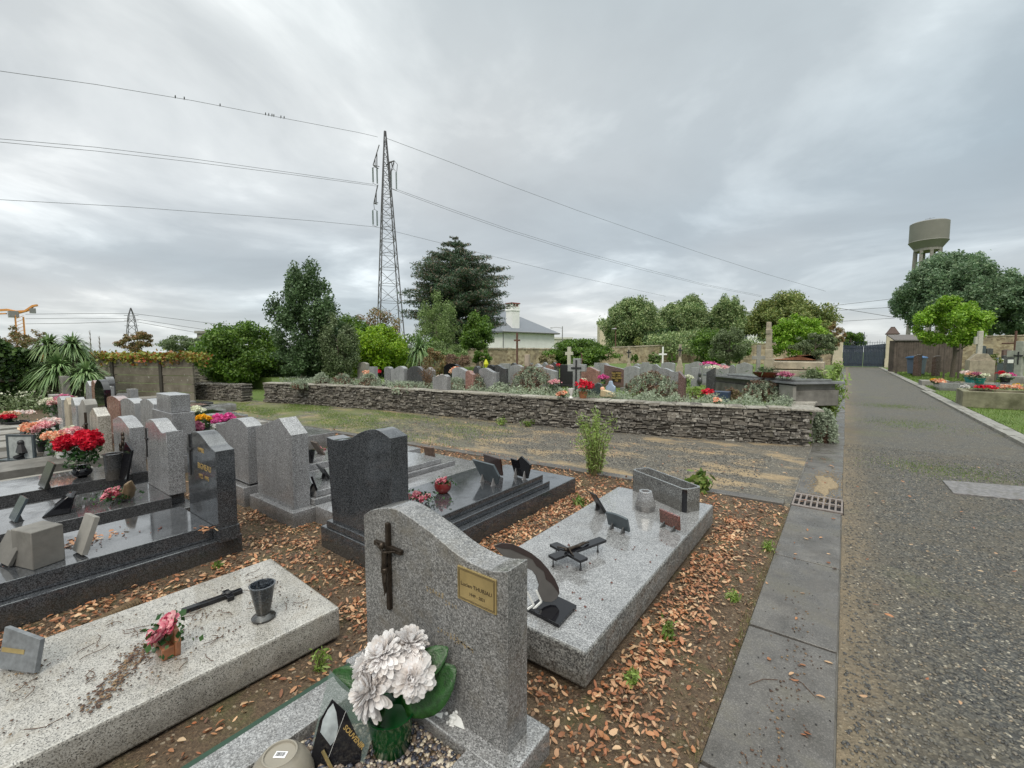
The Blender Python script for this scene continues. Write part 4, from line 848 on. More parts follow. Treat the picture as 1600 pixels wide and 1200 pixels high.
# frame of the gravel bed
m = M(); m.box(-1.80, -1.635, -0.6, 1.128, 0, 0.125); m.box(-1.06, -0.90, -0.6, 1.128, 0, 0.125); mk('bed_frame', m, G_GREY, g, bevel=0.004, smooth=0)
m = M(); m.box(-1.832, -1.802, -0.6, 1.13, 0, 0.118); mk('green_edging', m, GREENK, g, bevel=0.002, smooth=0)
m = M(); m.box(-1.634, -1.062, -0.6, 1.128, 0.0, 0.062); mk('gravel_bed', m, SOIL, g, smooth=0); RECTS.append((-1.84, -0.86, -0.6, 1.4))
def pebbles(x0, x1, y0, y1, z, n, s0, s1, mat, parent, name, seed=3, kind='stuff', flat=0.7, pile=0.0):
    rg = np.random.default_rng(seed); ico = np.array([(1, 0, 0), (-1, 0, 0), (0, 1, 0), (0, -1, 0), (0, 0, 1), (0, 0, -1), (.6, .6, .6), (-.6, .6, .6), (-.6, -.6, .6), (.6, -.6, .6)])
    F0 = np.array([(0, 6, 4), (4, 9, 0), (0, 9, 3), (0, 2, 6), (6, 2, 7), (6, 7, 4), (7, 2, 1), (7, 1, 8), (7, 8, 4), (8, 1, 3), (8, 3, 9), (8, 9, 4)])
    V = ico[None]*rg.uniform(0.75, 1.25, (n, 10, 1))*rg.uniform(s0, s1, (n, 1, 1)); V[:, :, 2] *= flat; V[:, :, 0] *= rg.uniform(0.8, 1.5, (n, 1))
    a = rg.uniform(0, 2*PI, n); c, s = np.cos(a)[:, None], np.sin(a)[:, None]; X = V[:, :, 0]*c-V[:, :, 1]*s; Y = V[:, :, 0]*s+V[:, :, 1]*c
    V[:, :, 0] = X+rg.uniform(x0, x1, n)[:, None]; V[:, :, 1] = Y+rg.uniform(y0, y1, n)[:, None]; V[:, :, 2] += z+rg.uniform(0, 1, n)[:, None]*pile
    o = mk(name, (V.reshape(-1, 3), (F0[None]+(np.arange(n)*10)[:, None, None]).reshape(-1, 3)), mat, parent); o.data.polygons.foreach_set('use_smooth', [True]*len(o.data.polygons)); tag(o, kind=kind); return o
pebbles(-1.63, -1.065, 0.2, 1.125, 0.062, 7000, 0.006, 0.012, PEB, g, 'pebbles', 3, pile=0.018)

# --- objects on the nearest grave
# white chrysanthemums in a dark green pot
def blossom(c, axis, r, n, rg, name, mat, parent, wid=0.24, curl=0.35):
    V = []; F = []; k = 0; ax = Vector(axis).normalized(); u = ax.orthogonal().normalized(); w = ax.cross(u)
    for i in range(n):
        t = (i+0.5)/n; th = math.acos(1-1.42*t) ; ph = i*2.39996+rg.normal()*0.22; th = max(0, th+rg.normal()*.10); ln = r*(0.50+0.55*t)*rg.uniform(0.78, 1.15)
        d = (ax*math.cos(th)+(u*math.cos(ph)+w*math.sin(ph))*math.sin(th)).normalized(); s = d.cross(ax); s = s.normalized() if s.length > 1e-3 else u; up = s.cross(d).normalized()
        b = Vector(c)+d*r*0.12; cu_ = curl*rg.uniform(.2, 2.2)
        prof = [(0, .35), (.35, .8), (.72, 1.0), (.93, .72), (1.0, .25)]
        for (a_, ww) in prof:
            q = b+d*(ln*a_)+up*(cu_*r*(a_**2)*(0.55-t*0.9))
            hw = ln*wid*ww*0.5; V += [q-s*hw+up*hw*0.35, q-up*hw*0.25, q+s*hw+up*hw*0.35]
        for j in range(len(prof)-1):
            o_ = k+j*3; F += [(o_, o_+1, o_+4, o_+3), (o_+1, o_+2, o_+5, o_+4)]
        k += len(prof)*3
    o = mk(name, (np.array([tuple(v) for v in V]), np.array(F)), mat, parent); o.data.polygons.foreach_set('use_smooth', [True]*len(o.data.polygons)); return o
def bigleaf(P0, d, up, ln, wd, mat, parent, name='leaf', fold=0.18, droop=0.4):
    d = Vector(d).normalized(); up = Vector(up); up = (up-d*up.dot(d)).normalized(); s = d.cross(up); V = []; F = []; n = 10
    for i in range(n+1):
        t = i/n; w = wd*0.5*max(0.02, math.sin(PI*min(1, t*0.93+0.06))**0.7); c = Vector(P0)+d*ln*t-Vector((0, 0, 1))*droop*ln*t*t
        ed = 0.03*wd*math.sin(t*32)
        for j, k in enumerate((-1, -0.5, 0, 0.5, 1)): V.append(c+s*w*k+up*(abs(k)*fold*w+(ed if abs(k) == .5 else 0)))
    for i in range(n):
        for j in range(4): F.append((i*5+j, i*5+j+1, i*5+j+6, i*5+j+5))
    o = mk(name, (np.array([tuple(v) for v in V]), np.array(F)), mat, parent); o.data.polygons.foreach_set('use_smooth', [True]*len(o.data.polygons)); s_ = o.modifiers.new('thick', 'SOLIDIFY'); s_.thickness = 0.002; return o
rg = np.random.default_rng(11)
pb = at(612, 1168, 0.07); g = thing('flower_pot', 'dark green pot of big white artificial chrysanthemums in front of the nearest headstone', 'flower pot', pb)
m = M(); m.lathe([(0.058, 0), (0.070, 0.01), (0.083, 0.11), (0.090, 0.15), (0.094, 0.156), (0.086, 0.156), (0.07, 0.12)], 32); mk('pot', m, GREENP, g, world=False, smooth=50)
def dpt(px, py, d): return far(px, py, d)
BD = depth(pb)
for (px, py, dd, r, ax_) in ((598, 1022, 0.0, 0.082, (-.1, -.5, 1)), (640, 1005, 0.05, 0.075, (.3, .1, 1)), (642, 1058, -0.03, 0.078, (.7, -.6, .5)), (577, 1078, -0.05, 0.090, (-.3, -.9, .55)), (570, 1040, 0.0, 0.06, (-.8, -.3, .6))):
    c = dpt(px, py, BD-0.02+dd); blossom(c, ax_, r*1.02, 200 if r > .07 else 100, rg, 'blossom', PT['white'], g, wid=.33, curl=.15)
GL = simple('glossy_green_leaf', (0.014, 0.060, 0.010), 0.36, 0.6, 38, bump=0.5)
for (a_, b_, dd, wd, dr, upv) in (((632, 1108), (712, 1040), 0.02, 0.17, 0.03, (0.35, -1, .45)), ((640, 1060), (700, 1012), 0.05, 0.10, 0.0, (0.3, -1, .5)), ((595, 1080), (520, 1040), 0.03, 0.09, 0.1, (-.3, -.8, .6)), ((600, 1100), (540, 1110), 0.04, 0.09, 0.15, (-.3, -.8, .6)), ((620, 1090), (612, 1040), 0.02, 0.08, 0.0, (0, -1, .3)), ((600, 1105), (585, 1135), -0.03, 0.06, 0.05, (-.1, -1, .3))):
    A = dpt(*a_, BD); B = dpt(*b_, BD+dd); bigleaf(A, B-A, upv, (B-A).length, wd, GL, g, droop=dr)
# glass SOUVENIR plaque
pc = at(545, 1195, 0.07); DS = depth(pc)
g = thing('memorial_plaque', 'tinted glass memorial plaque reading SOUVENIR leaning before the white flowers', 'plaque', pc)
def plane_pts(P, n_, o_):                        # pixel points onto the plane through o_ with normal n_
    r_ = []
    for x, y in P: d = _w(x, y); t = (o_-EYEV).dot(n_)/d.dot(n_); r_.append(EYEV+d*t)
    return r_
nn = Vector((0.62, -0.74, 0.26)).normalized(); oo = far(545, 1180, DS)
def slabp(P, off_, th):
    q = [p+nn*off_ for p in plane_pts(P, nn, oo)]; m = M(); n = len(q); m.add([tuple(p) for p in q]+[tuple(p-nn*th) for p in q], [tuple(range(n)), tuple(range(2*n-1, n-1, -1))]+[((i+1) % n, i, n+i, n+(i+1) % n) for i in range(n)]); return m
gp = mk('glass_pane', slabp([(515, 1048), (592, 1122), (561, 1215), (484, 1215), (490, 1150)], 0.0, 0.007), GLASS, g, smooth=0, bevel=0.001)
bp = mk('black_panel', slabp([(519, 1092), (541, 1112), (558, 1150), (566, 1170), (558, 1225), (485, 1225), (487, 1178), (500, 1125)], 0.003, 0.002), BLACK, g, smooth=0, bevel=0.0003)
mk('engraving', slabp([(521, 1098), (526, 1112), (529, 1135), (525, 1155), (517, 1164), (501, 1143), (505, 1124), (513, 1108)], 0.0042, 0.0008), PHOTO, bp, smooth=0)
t0, t1 = plane_pts([(537, 1132), (570, 1170)], nn, oo); ex = (t1-t0).normalized(); ez = nn; ey = ez.cross(ex); mt = Matrix((ex, ey, ez)).transposed().to_4x4(); mt.translation = (t0+t1)/2+nn*0.0045
text('SOUVENIR', (t1-t0).length/4.6, GOLD, bp, mt, ext=0.0004, sx=0.86, bold=0.0006)
m = M(); ls = [p+nn*0.0045 for p in plane_pts([(541, 1110), (513, 1185)], nn, oo)]; m.tube(ls, 0.0007, 4); mk('silver_line', m, PORC, bp)
gb = [p+nn*0.012 for p in plane_pts([(506, 1170), (526, 1210)], nn, oo)]; m = M(); m.tube(gb, 0.006, 4); mk('gold_bar', m, BRASS, g, smooth=0)
# upturned bowl with a sticker
pc = at(447, 1190, 0.13); g = thing('bowl', 'upturned taupe plastic bowl with a white barcode sticker on its base', 'bowl', (pc.x, pc.y-0.02, 0.07))
m = M(); m.lathe([(0.112, 0), (0.108, 0.03), (0.094, 0.065), (0.070, 0.095), (0.0585, 0.103), (0.057, 0.108), (0.052, 0.108), (0.050, 0.101), (0.001, 0.099)], 40); b_ = mk('shell', m, BEIGEP, g, world=False, smooth=60)
m = M(); m.box(-0.021, 0.021, -0.013, 0.013, 0.0, 0.0008); T = Matrix.Translation((0, 0.002, 0.1005)) @ Matrix.Rotation(0.62, 4, 'Z'); m.xf(T); st = mk('sticker', m, PAPER, g, world=False, smooth=0)
m = M(); x = -0.016
while x < 0.015: w_ = random.choice((0.0006, 0.0011, 0.0017)); m.box(x, x+w_, -0.007, 0.009, 0.0009, 0.0013); x += w_+random.choice((0.0008, 0.0013))
m.xf(T); mk('barcode', m, BLACKM, st, world=False, smooth=0)
# white porcelain plaque with praying hands relief, lying against the stone
n2_ = Vector((0.15, -0.75, 0.64)).normalized(); o2 = at(705, 1150, 0.09)
def sl2(P, off_, th):
    q = []
    for x, y in P: d = _w(x, y); t = (o2-EYEV).dot(n2_)/d.dot(n2_); q.append(EYEV+d*t+n2_*off_)
    m = M(); n = len(q); m.add([tuple(p) for p in q]+[tuple(p-n2_*th) for p in q], [tuple(range(n)), tuple(range(2*n-1, n-1, -1))]+[((i+1) % n, i, n+i, n+(i+1) % n) for i in range(n)]); return m
g = thing('porcelain_plaque', 'small broken white porcelain plaque with raised flowers propped against the nearest headstone', 'plaque', o2)
mk('plate', sl2([(714, 1101), (739, 1178), (720, 1168), (695, 1140)], 0.004, 0.012), PORC, g, smooth=0, bevel=0.0015)
mk('plate', sl2([(655, 1120), (692, 1113), (685, 1144), (672, 1132)], 0.0, 0.008), PORC, g, smooth=0, bevel=0.0015)
m = M()
for k in range(16):
    px, py = 706+random.uniform(-9, 9)+(k//5)*1.5, 1114+(k/16)*42+random.uniform(-3, 3); d = _w(px, py); t = (o2-EYEV).dot(n2_)/d.dot(n2_); p = EYEV+d*t+n2_*0.007; m.ball(p, random.uniform(0.006, 0.011), 6, (1, 1, 0.8))
o = mk('relief', m, PORC, g); r_ = o.modifiers.new('remesh', 'REMESH'); r_.mode = 'VOXEL'; r_.voxel_size = 0.0022; r_.use_smooth_shade = True
m = M(); A = at(722, 1140, 0.12); B = at(738, 1170, 0.085); m.tube([A, B], 0.003, 5); m.tube([A+Vector((0.012, 0.0, 0)), B+Vector((.014, .004, 0))], 0.003, 5); mk('wire_stand', m, LEAD, g)

# --- 2. long grey slab on the right
g = thing('grave', 'low long grey granite slab with rough sides beside the kerb, no headstone', 'grave', (-1.33, 3.0, 0))
gm = M(); nx, ny = 9, 21; X0, X1, Y0_, Y1_ = -1.80, -0.89, 1.74, 4.19
base(g, X0, X1, Y0_, Y1_, 0.045, 0.22, G_HAM, 'slab_edge', 0.012)
m = M(); m.box(X0+0.006, X1-0.006, Y0_+0.006, Y1_-0.006, 0.10, 0.2225); mk('polished_top', m, G_GREY, g, bevel=0.004, smooth=0)
m = M(); m.box(X0+0.1, X1-0.1, Y0_+0.12, Y1_-0.1, -0.01, 0.045); mk('footing', m, CONCD, g, smooth=0)
ZT = 0.2225
# planter trough
g = thing('planter_trough', 'long empty granite planter trough with black corners at the far end of the grey slab', 'planter', (-1.28, 3.95, ZT))
L_ = 0.62; a1 = Vector((-1.62, 4.25)); a0 = Vector((-1.02, 3.90)); an = math.atan2(a0.y-a1.y, a0.x-a1.x); c_ = (a0+a1)/2; T = Matrix.Translation((c_.x+0.02, c_.y+0.01, ZT)) @ Matrix.Rotation(an, 4, 'Z'); l2 = (a0-a1).length/2+0.01; w2 = 0.10; h = 0.205; ch = 0.03
oc = [(-l2+ch, -w2), (l2-ch, -w2), (l2, -w2+ch), (l2, w2-ch), (l2-ch, w2), (-l2+ch, w2), (-l2, w2-ch), (-l2, -w2+ch)]
m = M(); n = 8; s_ = 0.018; ic = [(x*(1-s_/l2), y*(1-s_/w2)) for x, y in oc]
m.add([(x, y, 0) for x, y in oc]+[(x, y, h) for x, y in oc]+[(x, y, h) for x, y in ic]+[(x, y, h-0.07) for x, y in ic], [tuple(range(7, -1, -1))]+[(i, (i+1) % 8, 8+(i+1) % 8, 8+i) for i in range(8)]+[(8+i, 8+(i+1) % 8, 16+(i+1) % 8, 16+i) for i in range(8)]+[(16+i, 16+(i+1) % 8, 24+(i+1) % 8, 24+i) for i in range(8)]+[tuple(range(24, 32))])
m.xf(T); mk('trough', m, granite('trough_granite', [(0.2, 0.05), (0.4, (0.11, 0.11, 0.108)), (0.6, (0.18, 0.18, 0.175)), (0.8, (0.34, 0.34, 0.33))], 200, 0.2), g, bevel=0.0015, smooth=0)
m = M()
for i in (1, 3, 5, 7):
    (xa, ya), (xb, yb) = oc[i], oc[(i+1) % 8]; nx_, ny_ = (yb-ya), -(xb-xa); ll = math.hypot(nx_, ny_); nx_, ny_ = nx_/ll*0.0025, ny_/ll*0.0025
    m.add([(xa+nx_, ya+ny_, 0.002), (xb+nx_, yb+ny_, 0.002), (xb+nx_, yb+ny_, h-0.008), (xa+nx_, ya+ny_, h-0.008)], [(0, 1, 2, 3)])
m.xf(T); mk('black_corners', m, BLACK, g, smooth=0)
# octagonal vase
p = at(1006, 798, ZT); g = thing('granite_vase', 'tapering octagonal grey granite vase standing against the planter', 'vase', (p.x, p.y+0.03, ZT))
m = M(); m.lathe([(0.078, 0), (0.092, 0.05), (0.058, 0.165), (0.056, 0.168), (0.036, 0.168), (0.034, 0.12), (0.001, 0.12)], 8); mk('body', m, G_FINE, g, world=False, bevel=0.0015, smooth=0)
m = M(); m.lathe([(0.001, 0.121), (0.034, 0.121), (0.034, 0.122), (0.001, 0.1225)], 8); mk('inside', m, TERRA, g, world=False)
# plaques
def plaque(label, loc, rz, w, h, mat, tilt=0.18, th=0.016, shape='flat', name='memorial_plaque', legs=True, z0=0.012, legm=STEELM, group=None, pts=None, face=None):
    g = thing(name, label, 'plaque', loc, group, rz=rz)
    o_ = pts or outline(shape, -w/2, w/2, 0, h)
    m = M(); m.prism(o_, -th/2, th/2, 'y'); T = Matrix.Translation((0, 0, z0)) @ Matrix.Rotation(tilt, 4, 'X'); m.xf(T); pl_ = mk('plate', m, mat, g, world=False, bevel=0.0015, smooth=25)
    if legs:
        for sx in (-w*0.26, w*0.26):
            m = M(); s_ = -1 if tilt < 0 else 1
            m.prism([(0.0, 0), (-s_*0.055, 0), (-s_*0.047, 0.008), (-s_*h*0.40*abs(math.sin(tilt)), h*0.42)], sx-0.006, sx+0.006, 'x'); mk('foot', m, legm, g, world=False, smooth=0)
    return g, T
# red plate: we see its back with two metal feet
p = at(1047, 826, ZT); g, T = plaque('small red granite plaque on two steel feet near the planter', (p.x, p.y, ZT), R(-26), 0.195, 0.112, G_RED, 0.10, 0.018, z0=0.02)
p = at(968, 828, ZT); g, T = plaque('grey book shaped granite plaque on splayed metal feet, left of the red one', (p.x, p.y-0.01, ZT), R(-14), 0.20, 0.12, SLATE, 0.30, 0.018, 'arc', z0=0.02)
p = at(945, 800, ZT); g, T = plaque('dark slate plaque leaning sharply back on the left edge of the grey slab', (p.x-0.02, p.y, ZT), R(-40), 0.17, 0.20, BLACKM, 0.55, 0.014, 'slant')
# lying cross on three pins
g = thing('lying_cross', 'polished dark cross with small figure lying on thin pins above the grey slab', 'cross', (-1.33, 2.48, ZT))
zc_ = ZT+0.075
hp = [at(948, 841, zc_+0.02), at(853, 869, zc_)]
top_ = at(936, 845, zc_+0.015); bot_ = at(868, 870, zc_); d_ = (at(942, 843, zc_)-at(862, 872, zc_)); d_.z = 0
c0 = at(862, 872, zc_); c1 = at(942, 843, zc_); dv_ = (c1-c0).normalized(); sv_ = Vector((dv_.y, -dv_.x, 0)); ln = (c1-c0).length; hw = 0.034
k0 = 0.30*ln; aw = 0.145
def PQ(u, v): p = c0+dv_*u+sv_*v; return (p.x, p.y)
m = M(); m.prism([PQ(0, -hw), PQ(0, hw), PQ(k0-hw, hw), PQ(k0-hw, aw), PQ(k0+hw, aw), PQ(k0+hw, hw), PQ(ln, hw), PQ(ln, -hw), PQ(k0+hw, -hw), PQ(k0+hw, -aw), PQ(k0-hw, -aw), PQ(k0-hw, -hw)], zc_-0.008, zc_+0.010, 'z'); mk('cross_plate', m, BLACK, g, bevel=0.002, smooth=0)
for (u, v) in ((0.03, -0.02), (k0, aw-0.03), (k0, -aw+0.03), (ln-0.05, 0)):
    p = c0+dv_*u+sv_*v; m = M(); m.tube([(p.x, p.y, ZT), (p.x, p.y, zc_-0.008)], 0.004, 6); m.lathe([(0.009, 0), (0.007, 0.012), (0.003, 0.02)], 8, (p.x, p.y, ZT)); mk('pin', m, BLACKM, g)
f = M(); zz_ = zc_+0.018
def Q3(u, v, h=0.0): p = c0+dv_*u+sv_*v; return (p.x, p.y, zz_+h)
f.tube([Q3(k0-0.0, 0), Q3(k0+0.05, 0.004, 0.004), Q3(k0+0.09, 0)], [0.013, 0.011, 0.012], 8)
for s_ in (-1, 1): f.tube([Q3(k0+0.005, s_*0.01), Q3(k0-0.015, s_*0.045), Q3(k0-0.025, s_*0.08, -0.004)], [0.006, 0.005, 0.0035], 6); f.tube([Q3(k0+0.09, s_*0.005), Q3(k0+0.135, s_*0.006+0.008, 0.012), Q3(k0+0.19, s_*0.003)], [0.009, 0.007, 0.004], 6)
f.ball(Q3(k0-0.022, 0.003, 0.006), 0.012, 8); o = mk('figure', f, BRONZE, g); r_ = o.modifiers.new('remesh', 'REMESH'); r_.mode = 'VOXEL'; r_.voxel_size = 0.0025; r_.use_smooth_shade = True
# heart / palette shaped plaque on a black base, just behind the headstone
pb = at(868, 962, ZT); g = thing('memorial_plaque', 'oval dark plaque with a notched hole on a black base, half behind the nearest headstone', 'plaque', (pb.x, pb.y, ZT))
m = M(); q = [at(822, 955, ZT), at(873, 982, ZT), at(901, 951, ZT), at(858, 930, ZT)]; m.prism([(p.x, p.y) for p in q], ZT+0.001, ZT+0.02, 'z'); mk('base', m, BLACK, g, bevel=0.002, smooth=0)
nn3 = Vector((0.80, -0.55, 0.22)).normalized(); o3 = at(862, 945, ZT+0.02)
def sl3(P, off_, th, hole=None):
    q = []
    for x, y in P: d = _w(x, y); t = (o3-EYEV).dot(nn3)/d.dot(nn3); q.append(EYEV+d*t+nn3*off_)
    m = M(); n = len(q); m.add([tuple(p) for p in q]+[tuple(p-nn3*th) for p in q], [tuple(range(n)), tuple(range(2*n-1, n-1, -1))]+[((i+1) % n, i, n+i, n+(i+1) % n) for i in range(n)]); return m
P_ = [(772, 853), (785, 848.5), (800, 850), (815, 856), (830, 864), (845, 876), (857, 890), (867, 905), (873, 918), (874, 928), (870, 936), (862, 941), (852, 941), (845, 937), (841, 925), (843, 915), (838, 900), (832, 892), (826, 889), (815, 886), (800, 880), (785, 868)]
m = sl3(P_, 0, 0.016); mk('oval_plate', m, simple('grey_brown_plate', (0.085, 0.078, 0.075), 0.35), g, bevel=0.002, smooth=20)
P2 = [(772, 853), (785, 848.5), (800, 850), (815, 856), (830, 864), (845, 876), (857, 890), (867, 905), (873, 918), (874, 928), (868, 920), (862, 912), (853, 905), (850, 893), (838, 884), (832, 874), (815, 866), (797, 858), (785, 857)]
mk('dark_rim', sl3(P2, 0.0025, 0.004), simple('dark_rim', (0.03, 0.018, 0.018), 0.3), g, smooth=0)
m = M()
for a_, b_ in (((824, 925), (834, 945)), ((838, 922), (846, 940)), ((846, 940), (830, 955)), ((834, 945), (824, 952))): 
    A, B = [EYEV+_w(*x)*((o3-EYEV).dot(nn3)/_w(*x).dot(nn3)) for x in (a_, b_)]; m.tube([A, B], 0.006, 4)
mk('white_stem', m, PORC, g, smooth=0)

# --- 3. dark grave behind (back of headstone towards us), its long slab to the right
g = thing('grave', 'charcoal grave seen from behind with a wave topped headstone and long stepped slab', 'grave', (-2.9, 3.1, 0))
YB = 1.90
tp_ = [(510, 683), (520, 687), (530, 688), (540, 687), (550, 683.5), (560, 677), (570, 673), (580, 671), (590, 672), (600, 678), (610, 685)]
pts = smoothline(pxo(tp_, YB), 4); xl = onY(520, 815, YB).x; xr = pts[-1][0]
m = M(); m.prism([(xl, 0.235)]+pts+[(xr, 0.235)], YB, YB+0.15, 'y'); mk('headstone', m, G_DARK, g, bevel=0.003, smooth=20)
base(g, -3.36, -2.37, 1.86, 4.33, 0.0, 0.18, G_DARK, 'plinth'); base(g, -3.30, -2.44, 1.875, 3.90, 0.181, 0.235, G_DARK, 'step'); base(g, -3.26, -2.50, 2.06, 3.86, 0.236, 0.30, G_DARK, 'slab')
ZD = 0.30
# --- 4. gabled grey grave left of it
g = thing('grave', 'grey grave seen from behind with a pointed gable headstone', 'grave', (-4.3, 3.0, 0))
YG = 1.95; pts = pxo([(399, 668), (404, 666), (436, 653.5), (457, 681)], YG); xl = pts[0][0]; xr = onY(459, 798, YG).x
m = M(); m.prism([(xl, 0.15), (xl, pts[0][1]), (pts[2][0], pts[2][1]), (xr, pts[3][1]), (xr, 0.15)], YG, YG+0.16, 'y'); mk('headstone', m, G_FINE, g, bevel=0.003, smooth=0)
base(g, -4.78, -3.90, 1.90, 4.30, 0, 0.15, G_FINE, 'plinth'); base(g, -4.70, -3.93, 2.12, 4.0, 0.151, 0.21, G_FINE, 'step'); base(g, -4.66, -3.97, 2.16, 3.8, 0.211, 0.27, G_FINE, 'slab')
# pale slab further behind, right of the dark headstone top
g = thing('grave', 'pale grey stepped slab without headstone whose end shows right of the dark headstone', 'grave', (-4.3, 4.2, 0))
base(g, -3.88, -3.40, 2.1, 4.28, 0, 0.17, G_FINE, 'plinth'); 
# --- 5. A3 grave: back of light hump stone
g = thing('grave', 'light grey grave with a round shouldered headstone just left of the gabled one', 'grave', (-5.2, 3.0, 0))
pts = smoothline(pxo([(322, 662), (335, 662), (345, 661), (352, 660), (360, 664), (366, 671)], 1.92), 3); x0 = -5.62; x1 = -4.82
pts = outline('waver', x0, x1, 0.24, 0.90)
m = M(); m.prism(pts, 1.92, 2.07, 'y'); mk('headstone', m, G_FINE, g, bevel=0.003, smooth=20)
base(g, -5.7, -4.81, 1.86, 4.2, 0, 0.22, G_FINE, 'plinth'); base(g, -5.6, -4.9, 2.1, 4.0, 0.221, 0.29, G_FINE, 'slab')

# --- 6. rough pale slab at lower left
g = thing('grave', 'flat rough pale granite slab strewn with twigs at the lower left', 'grave', (-2.6, 0.3, 0))
m = M(); m.prism([(-3.06, 1.335), (-2.16, 1.29), (-2.22, -0.9), (-3.10, -0.75)], 0.03, 0.20, 'z'); mk('slab', m, G_ROUGH, g, bevel=0.012, smooth=0); RECTS.append((-3.1, -2.16, -0.9, 1.33))
m = M(); m.prism([(-2.98, 1.25), (-2.25, 1.2), (-2.3, -0.9), (-3.0, -0.7)], -0.01, 0.03, 'z'); mk('footing', m, CONCD, g, smooth=0)
# black cross lying on it
A = at(284, 955, 0.215); B = at(372, 924, 0.215); g = thing('lying_cross', 'black granite cross lying flat on the rough pale slab', 'cross', A)
dv_ = (B-A).normalized(); sv_ = Vector((dv_.y, -dv_.x, 0)); ln = (B-A).length+0.02; hw = 0.017; k0 = ln-0.07; aw = 0.055; c0 = A
m = M(); m.prism([PQ(0, -hw), PQ(0, hw), PQ(k0-hw, hw), PQ(k0-hw, aw), PQ(k0+hw, aw), PQ(k0+hw, hw), PQ(ln, hw), PQ(ln, -hw), PQ(k0+hw, -hw), PQ(k0+hw, -aw), PQ(k0-hw, -aw), PQ(k0-hw, -hw)], 0.2, 0.225, 'z'); mk('cross_plate', m, BLACK, g, bevel=0.003, smooth=0)
m = M(); m.ball((*PQ(k0, 0), 0.228), 0.018, 8, (1, 1, 0.6)); m.tube([(*PQ(k0-0.03, 0), 0.228), (*PQ(k0+0.03, 0), 0.228)], 0.006, 6); mk('ornament', m, BLACKM, g)
# dark granite vase
p = at(412, 966, 0.20); g = thing('granite_vase', 'flared dark blue granite vase standing empty on the rough pale slab', 'vase', (p.x, p.y, 0.20))
m = M(); m.lathe([(0.055, 0), (0.058, 0.012), (0.05, 0.02), (0.033, 0.03), (0.036, 0.05), (0.060, 0.178), (0.063, 0.186), (0.055, 0.187), (0.049, 0.178), (0.03, 0.09), (0.001, 0.085)], 32); mk('body', m, granite('vase_granite', [(0.3, (0.006, 0.008, 0.011)), (0.6, (0.016, 0.02, 0.027)), (0.85, (0.07, 0.085, 0.10))], 150, 0.10), g, world=False, smooth=50)
# ceramic roses in a terracotta holder
def roses(label, p, n, r, holder, name='ceramic_flowers', mat='rose', sc=1.0, leafn=14, seed=1, h=0.10, spread=(0.06, 0.045, 0.035), tiltx=0.0):
    g = thing(name, label, 'ceramic flowers', p); rg = np.random.default_rng(seed); m = M()
    if holder is not None:
        m.prism([(-0.055*sc, 0), (0.055*sc, 0), (0.07*sc, 0.07*sc), (0.045*sc, 0.105*sc), (0, 0.12*sc), (-0.045*sc, 0.105*sc), (-0.07*sc, 0.07*sc)], 0.01*sc, 0.03*sc, 'y')
        m.prism([(-0.05*sc, 0), (0.05*sc, 0), (0.055*sc, 0.05*sc), (-0.055*sc, 0.05*sc)], -0.03*sc, 0.012*sc, 'y'); mk('holder', m, holder, g, world=False, bevel=0.004*sc)
    for k in range(n):
        c = Vector((rg.uniform(-1, 1)*spread[0]*sc, rg.uniform(-1, 0.4)*spread[1]*sc, (h+rg.uniform(-1, 1)*spread[2])*sc)); c = c+Vector(p); blossom(c, (rg.normal()*.4, -0.7, .8), r, 34, rg, 'rose', PT[mat], g, wid=0.75, curl=-0.6)
    C = np.array(p)[None, :]+np.array([[0, 0.0, h*sc*0.8]])+rg.normal(size=(leafn*8, 3))*np.array([[spread[0]*.75, spread[1]*.8, spread[2]*.9]])*sc; C = C[C[:, 2] > p[2]+0.01]
    mk('leaves', leaves(C, 0.024*sc, rg, 0.7), LF['potgreen'], g); return g
p = at(262, 1020, 0.2); roses('pink and crimson ceramic roses in a brown holder on the rough pale slab', Vector((p.x, p.y, 0.2)), 6, 0.036, TERRA, seed=4, sc=1.15)
# grey tilted plaque at left edge
p = at(40, 1048, 0.2); g, T = plaque('grey marble plaque with a yellow label leaning at the left of the rough pale slab', (p.x-0.01, p.y-0.02, 0.2), R(28), 0.20, 0.17, simple('grey_marble', (0.16, 0.17, 0.18), 0.3, 0.3, 30), -0.22, 0.02, 'slantr')
m = M(); m.box(-0.09, 0.03, -0.0125, -0.0105, 0.07, 0.088); m.xf(T); mk('label', m, BRASS, g, world=False, smooth=0)
# twisted root / cone lying in the gap
g = thing('fallen_cone', 'long brown scaly cone lying on the leaves behind the rough pale slab', 'cone', at(200, 950, 0.03))
A = at(150, 975, 0.04); B = at(215, 942, 0.045); m = M()
for k in range(16): c = A.lerp(B, k/15); k0_ = len(m.v); m.lathe([(0.01, -0.008), (0.034, 0.0), (0.020, 0.014)], 9); m.xf(Matrix.Translation(c) @ (B-A).to_track_quat('Z', 'Y').to_matrix().to_4x4(), k0_)
mk('scales', m, simple('cone_brown', (0.17, 0.12, 0.07), 0.7, 0.5, 60), g, smooth=0)

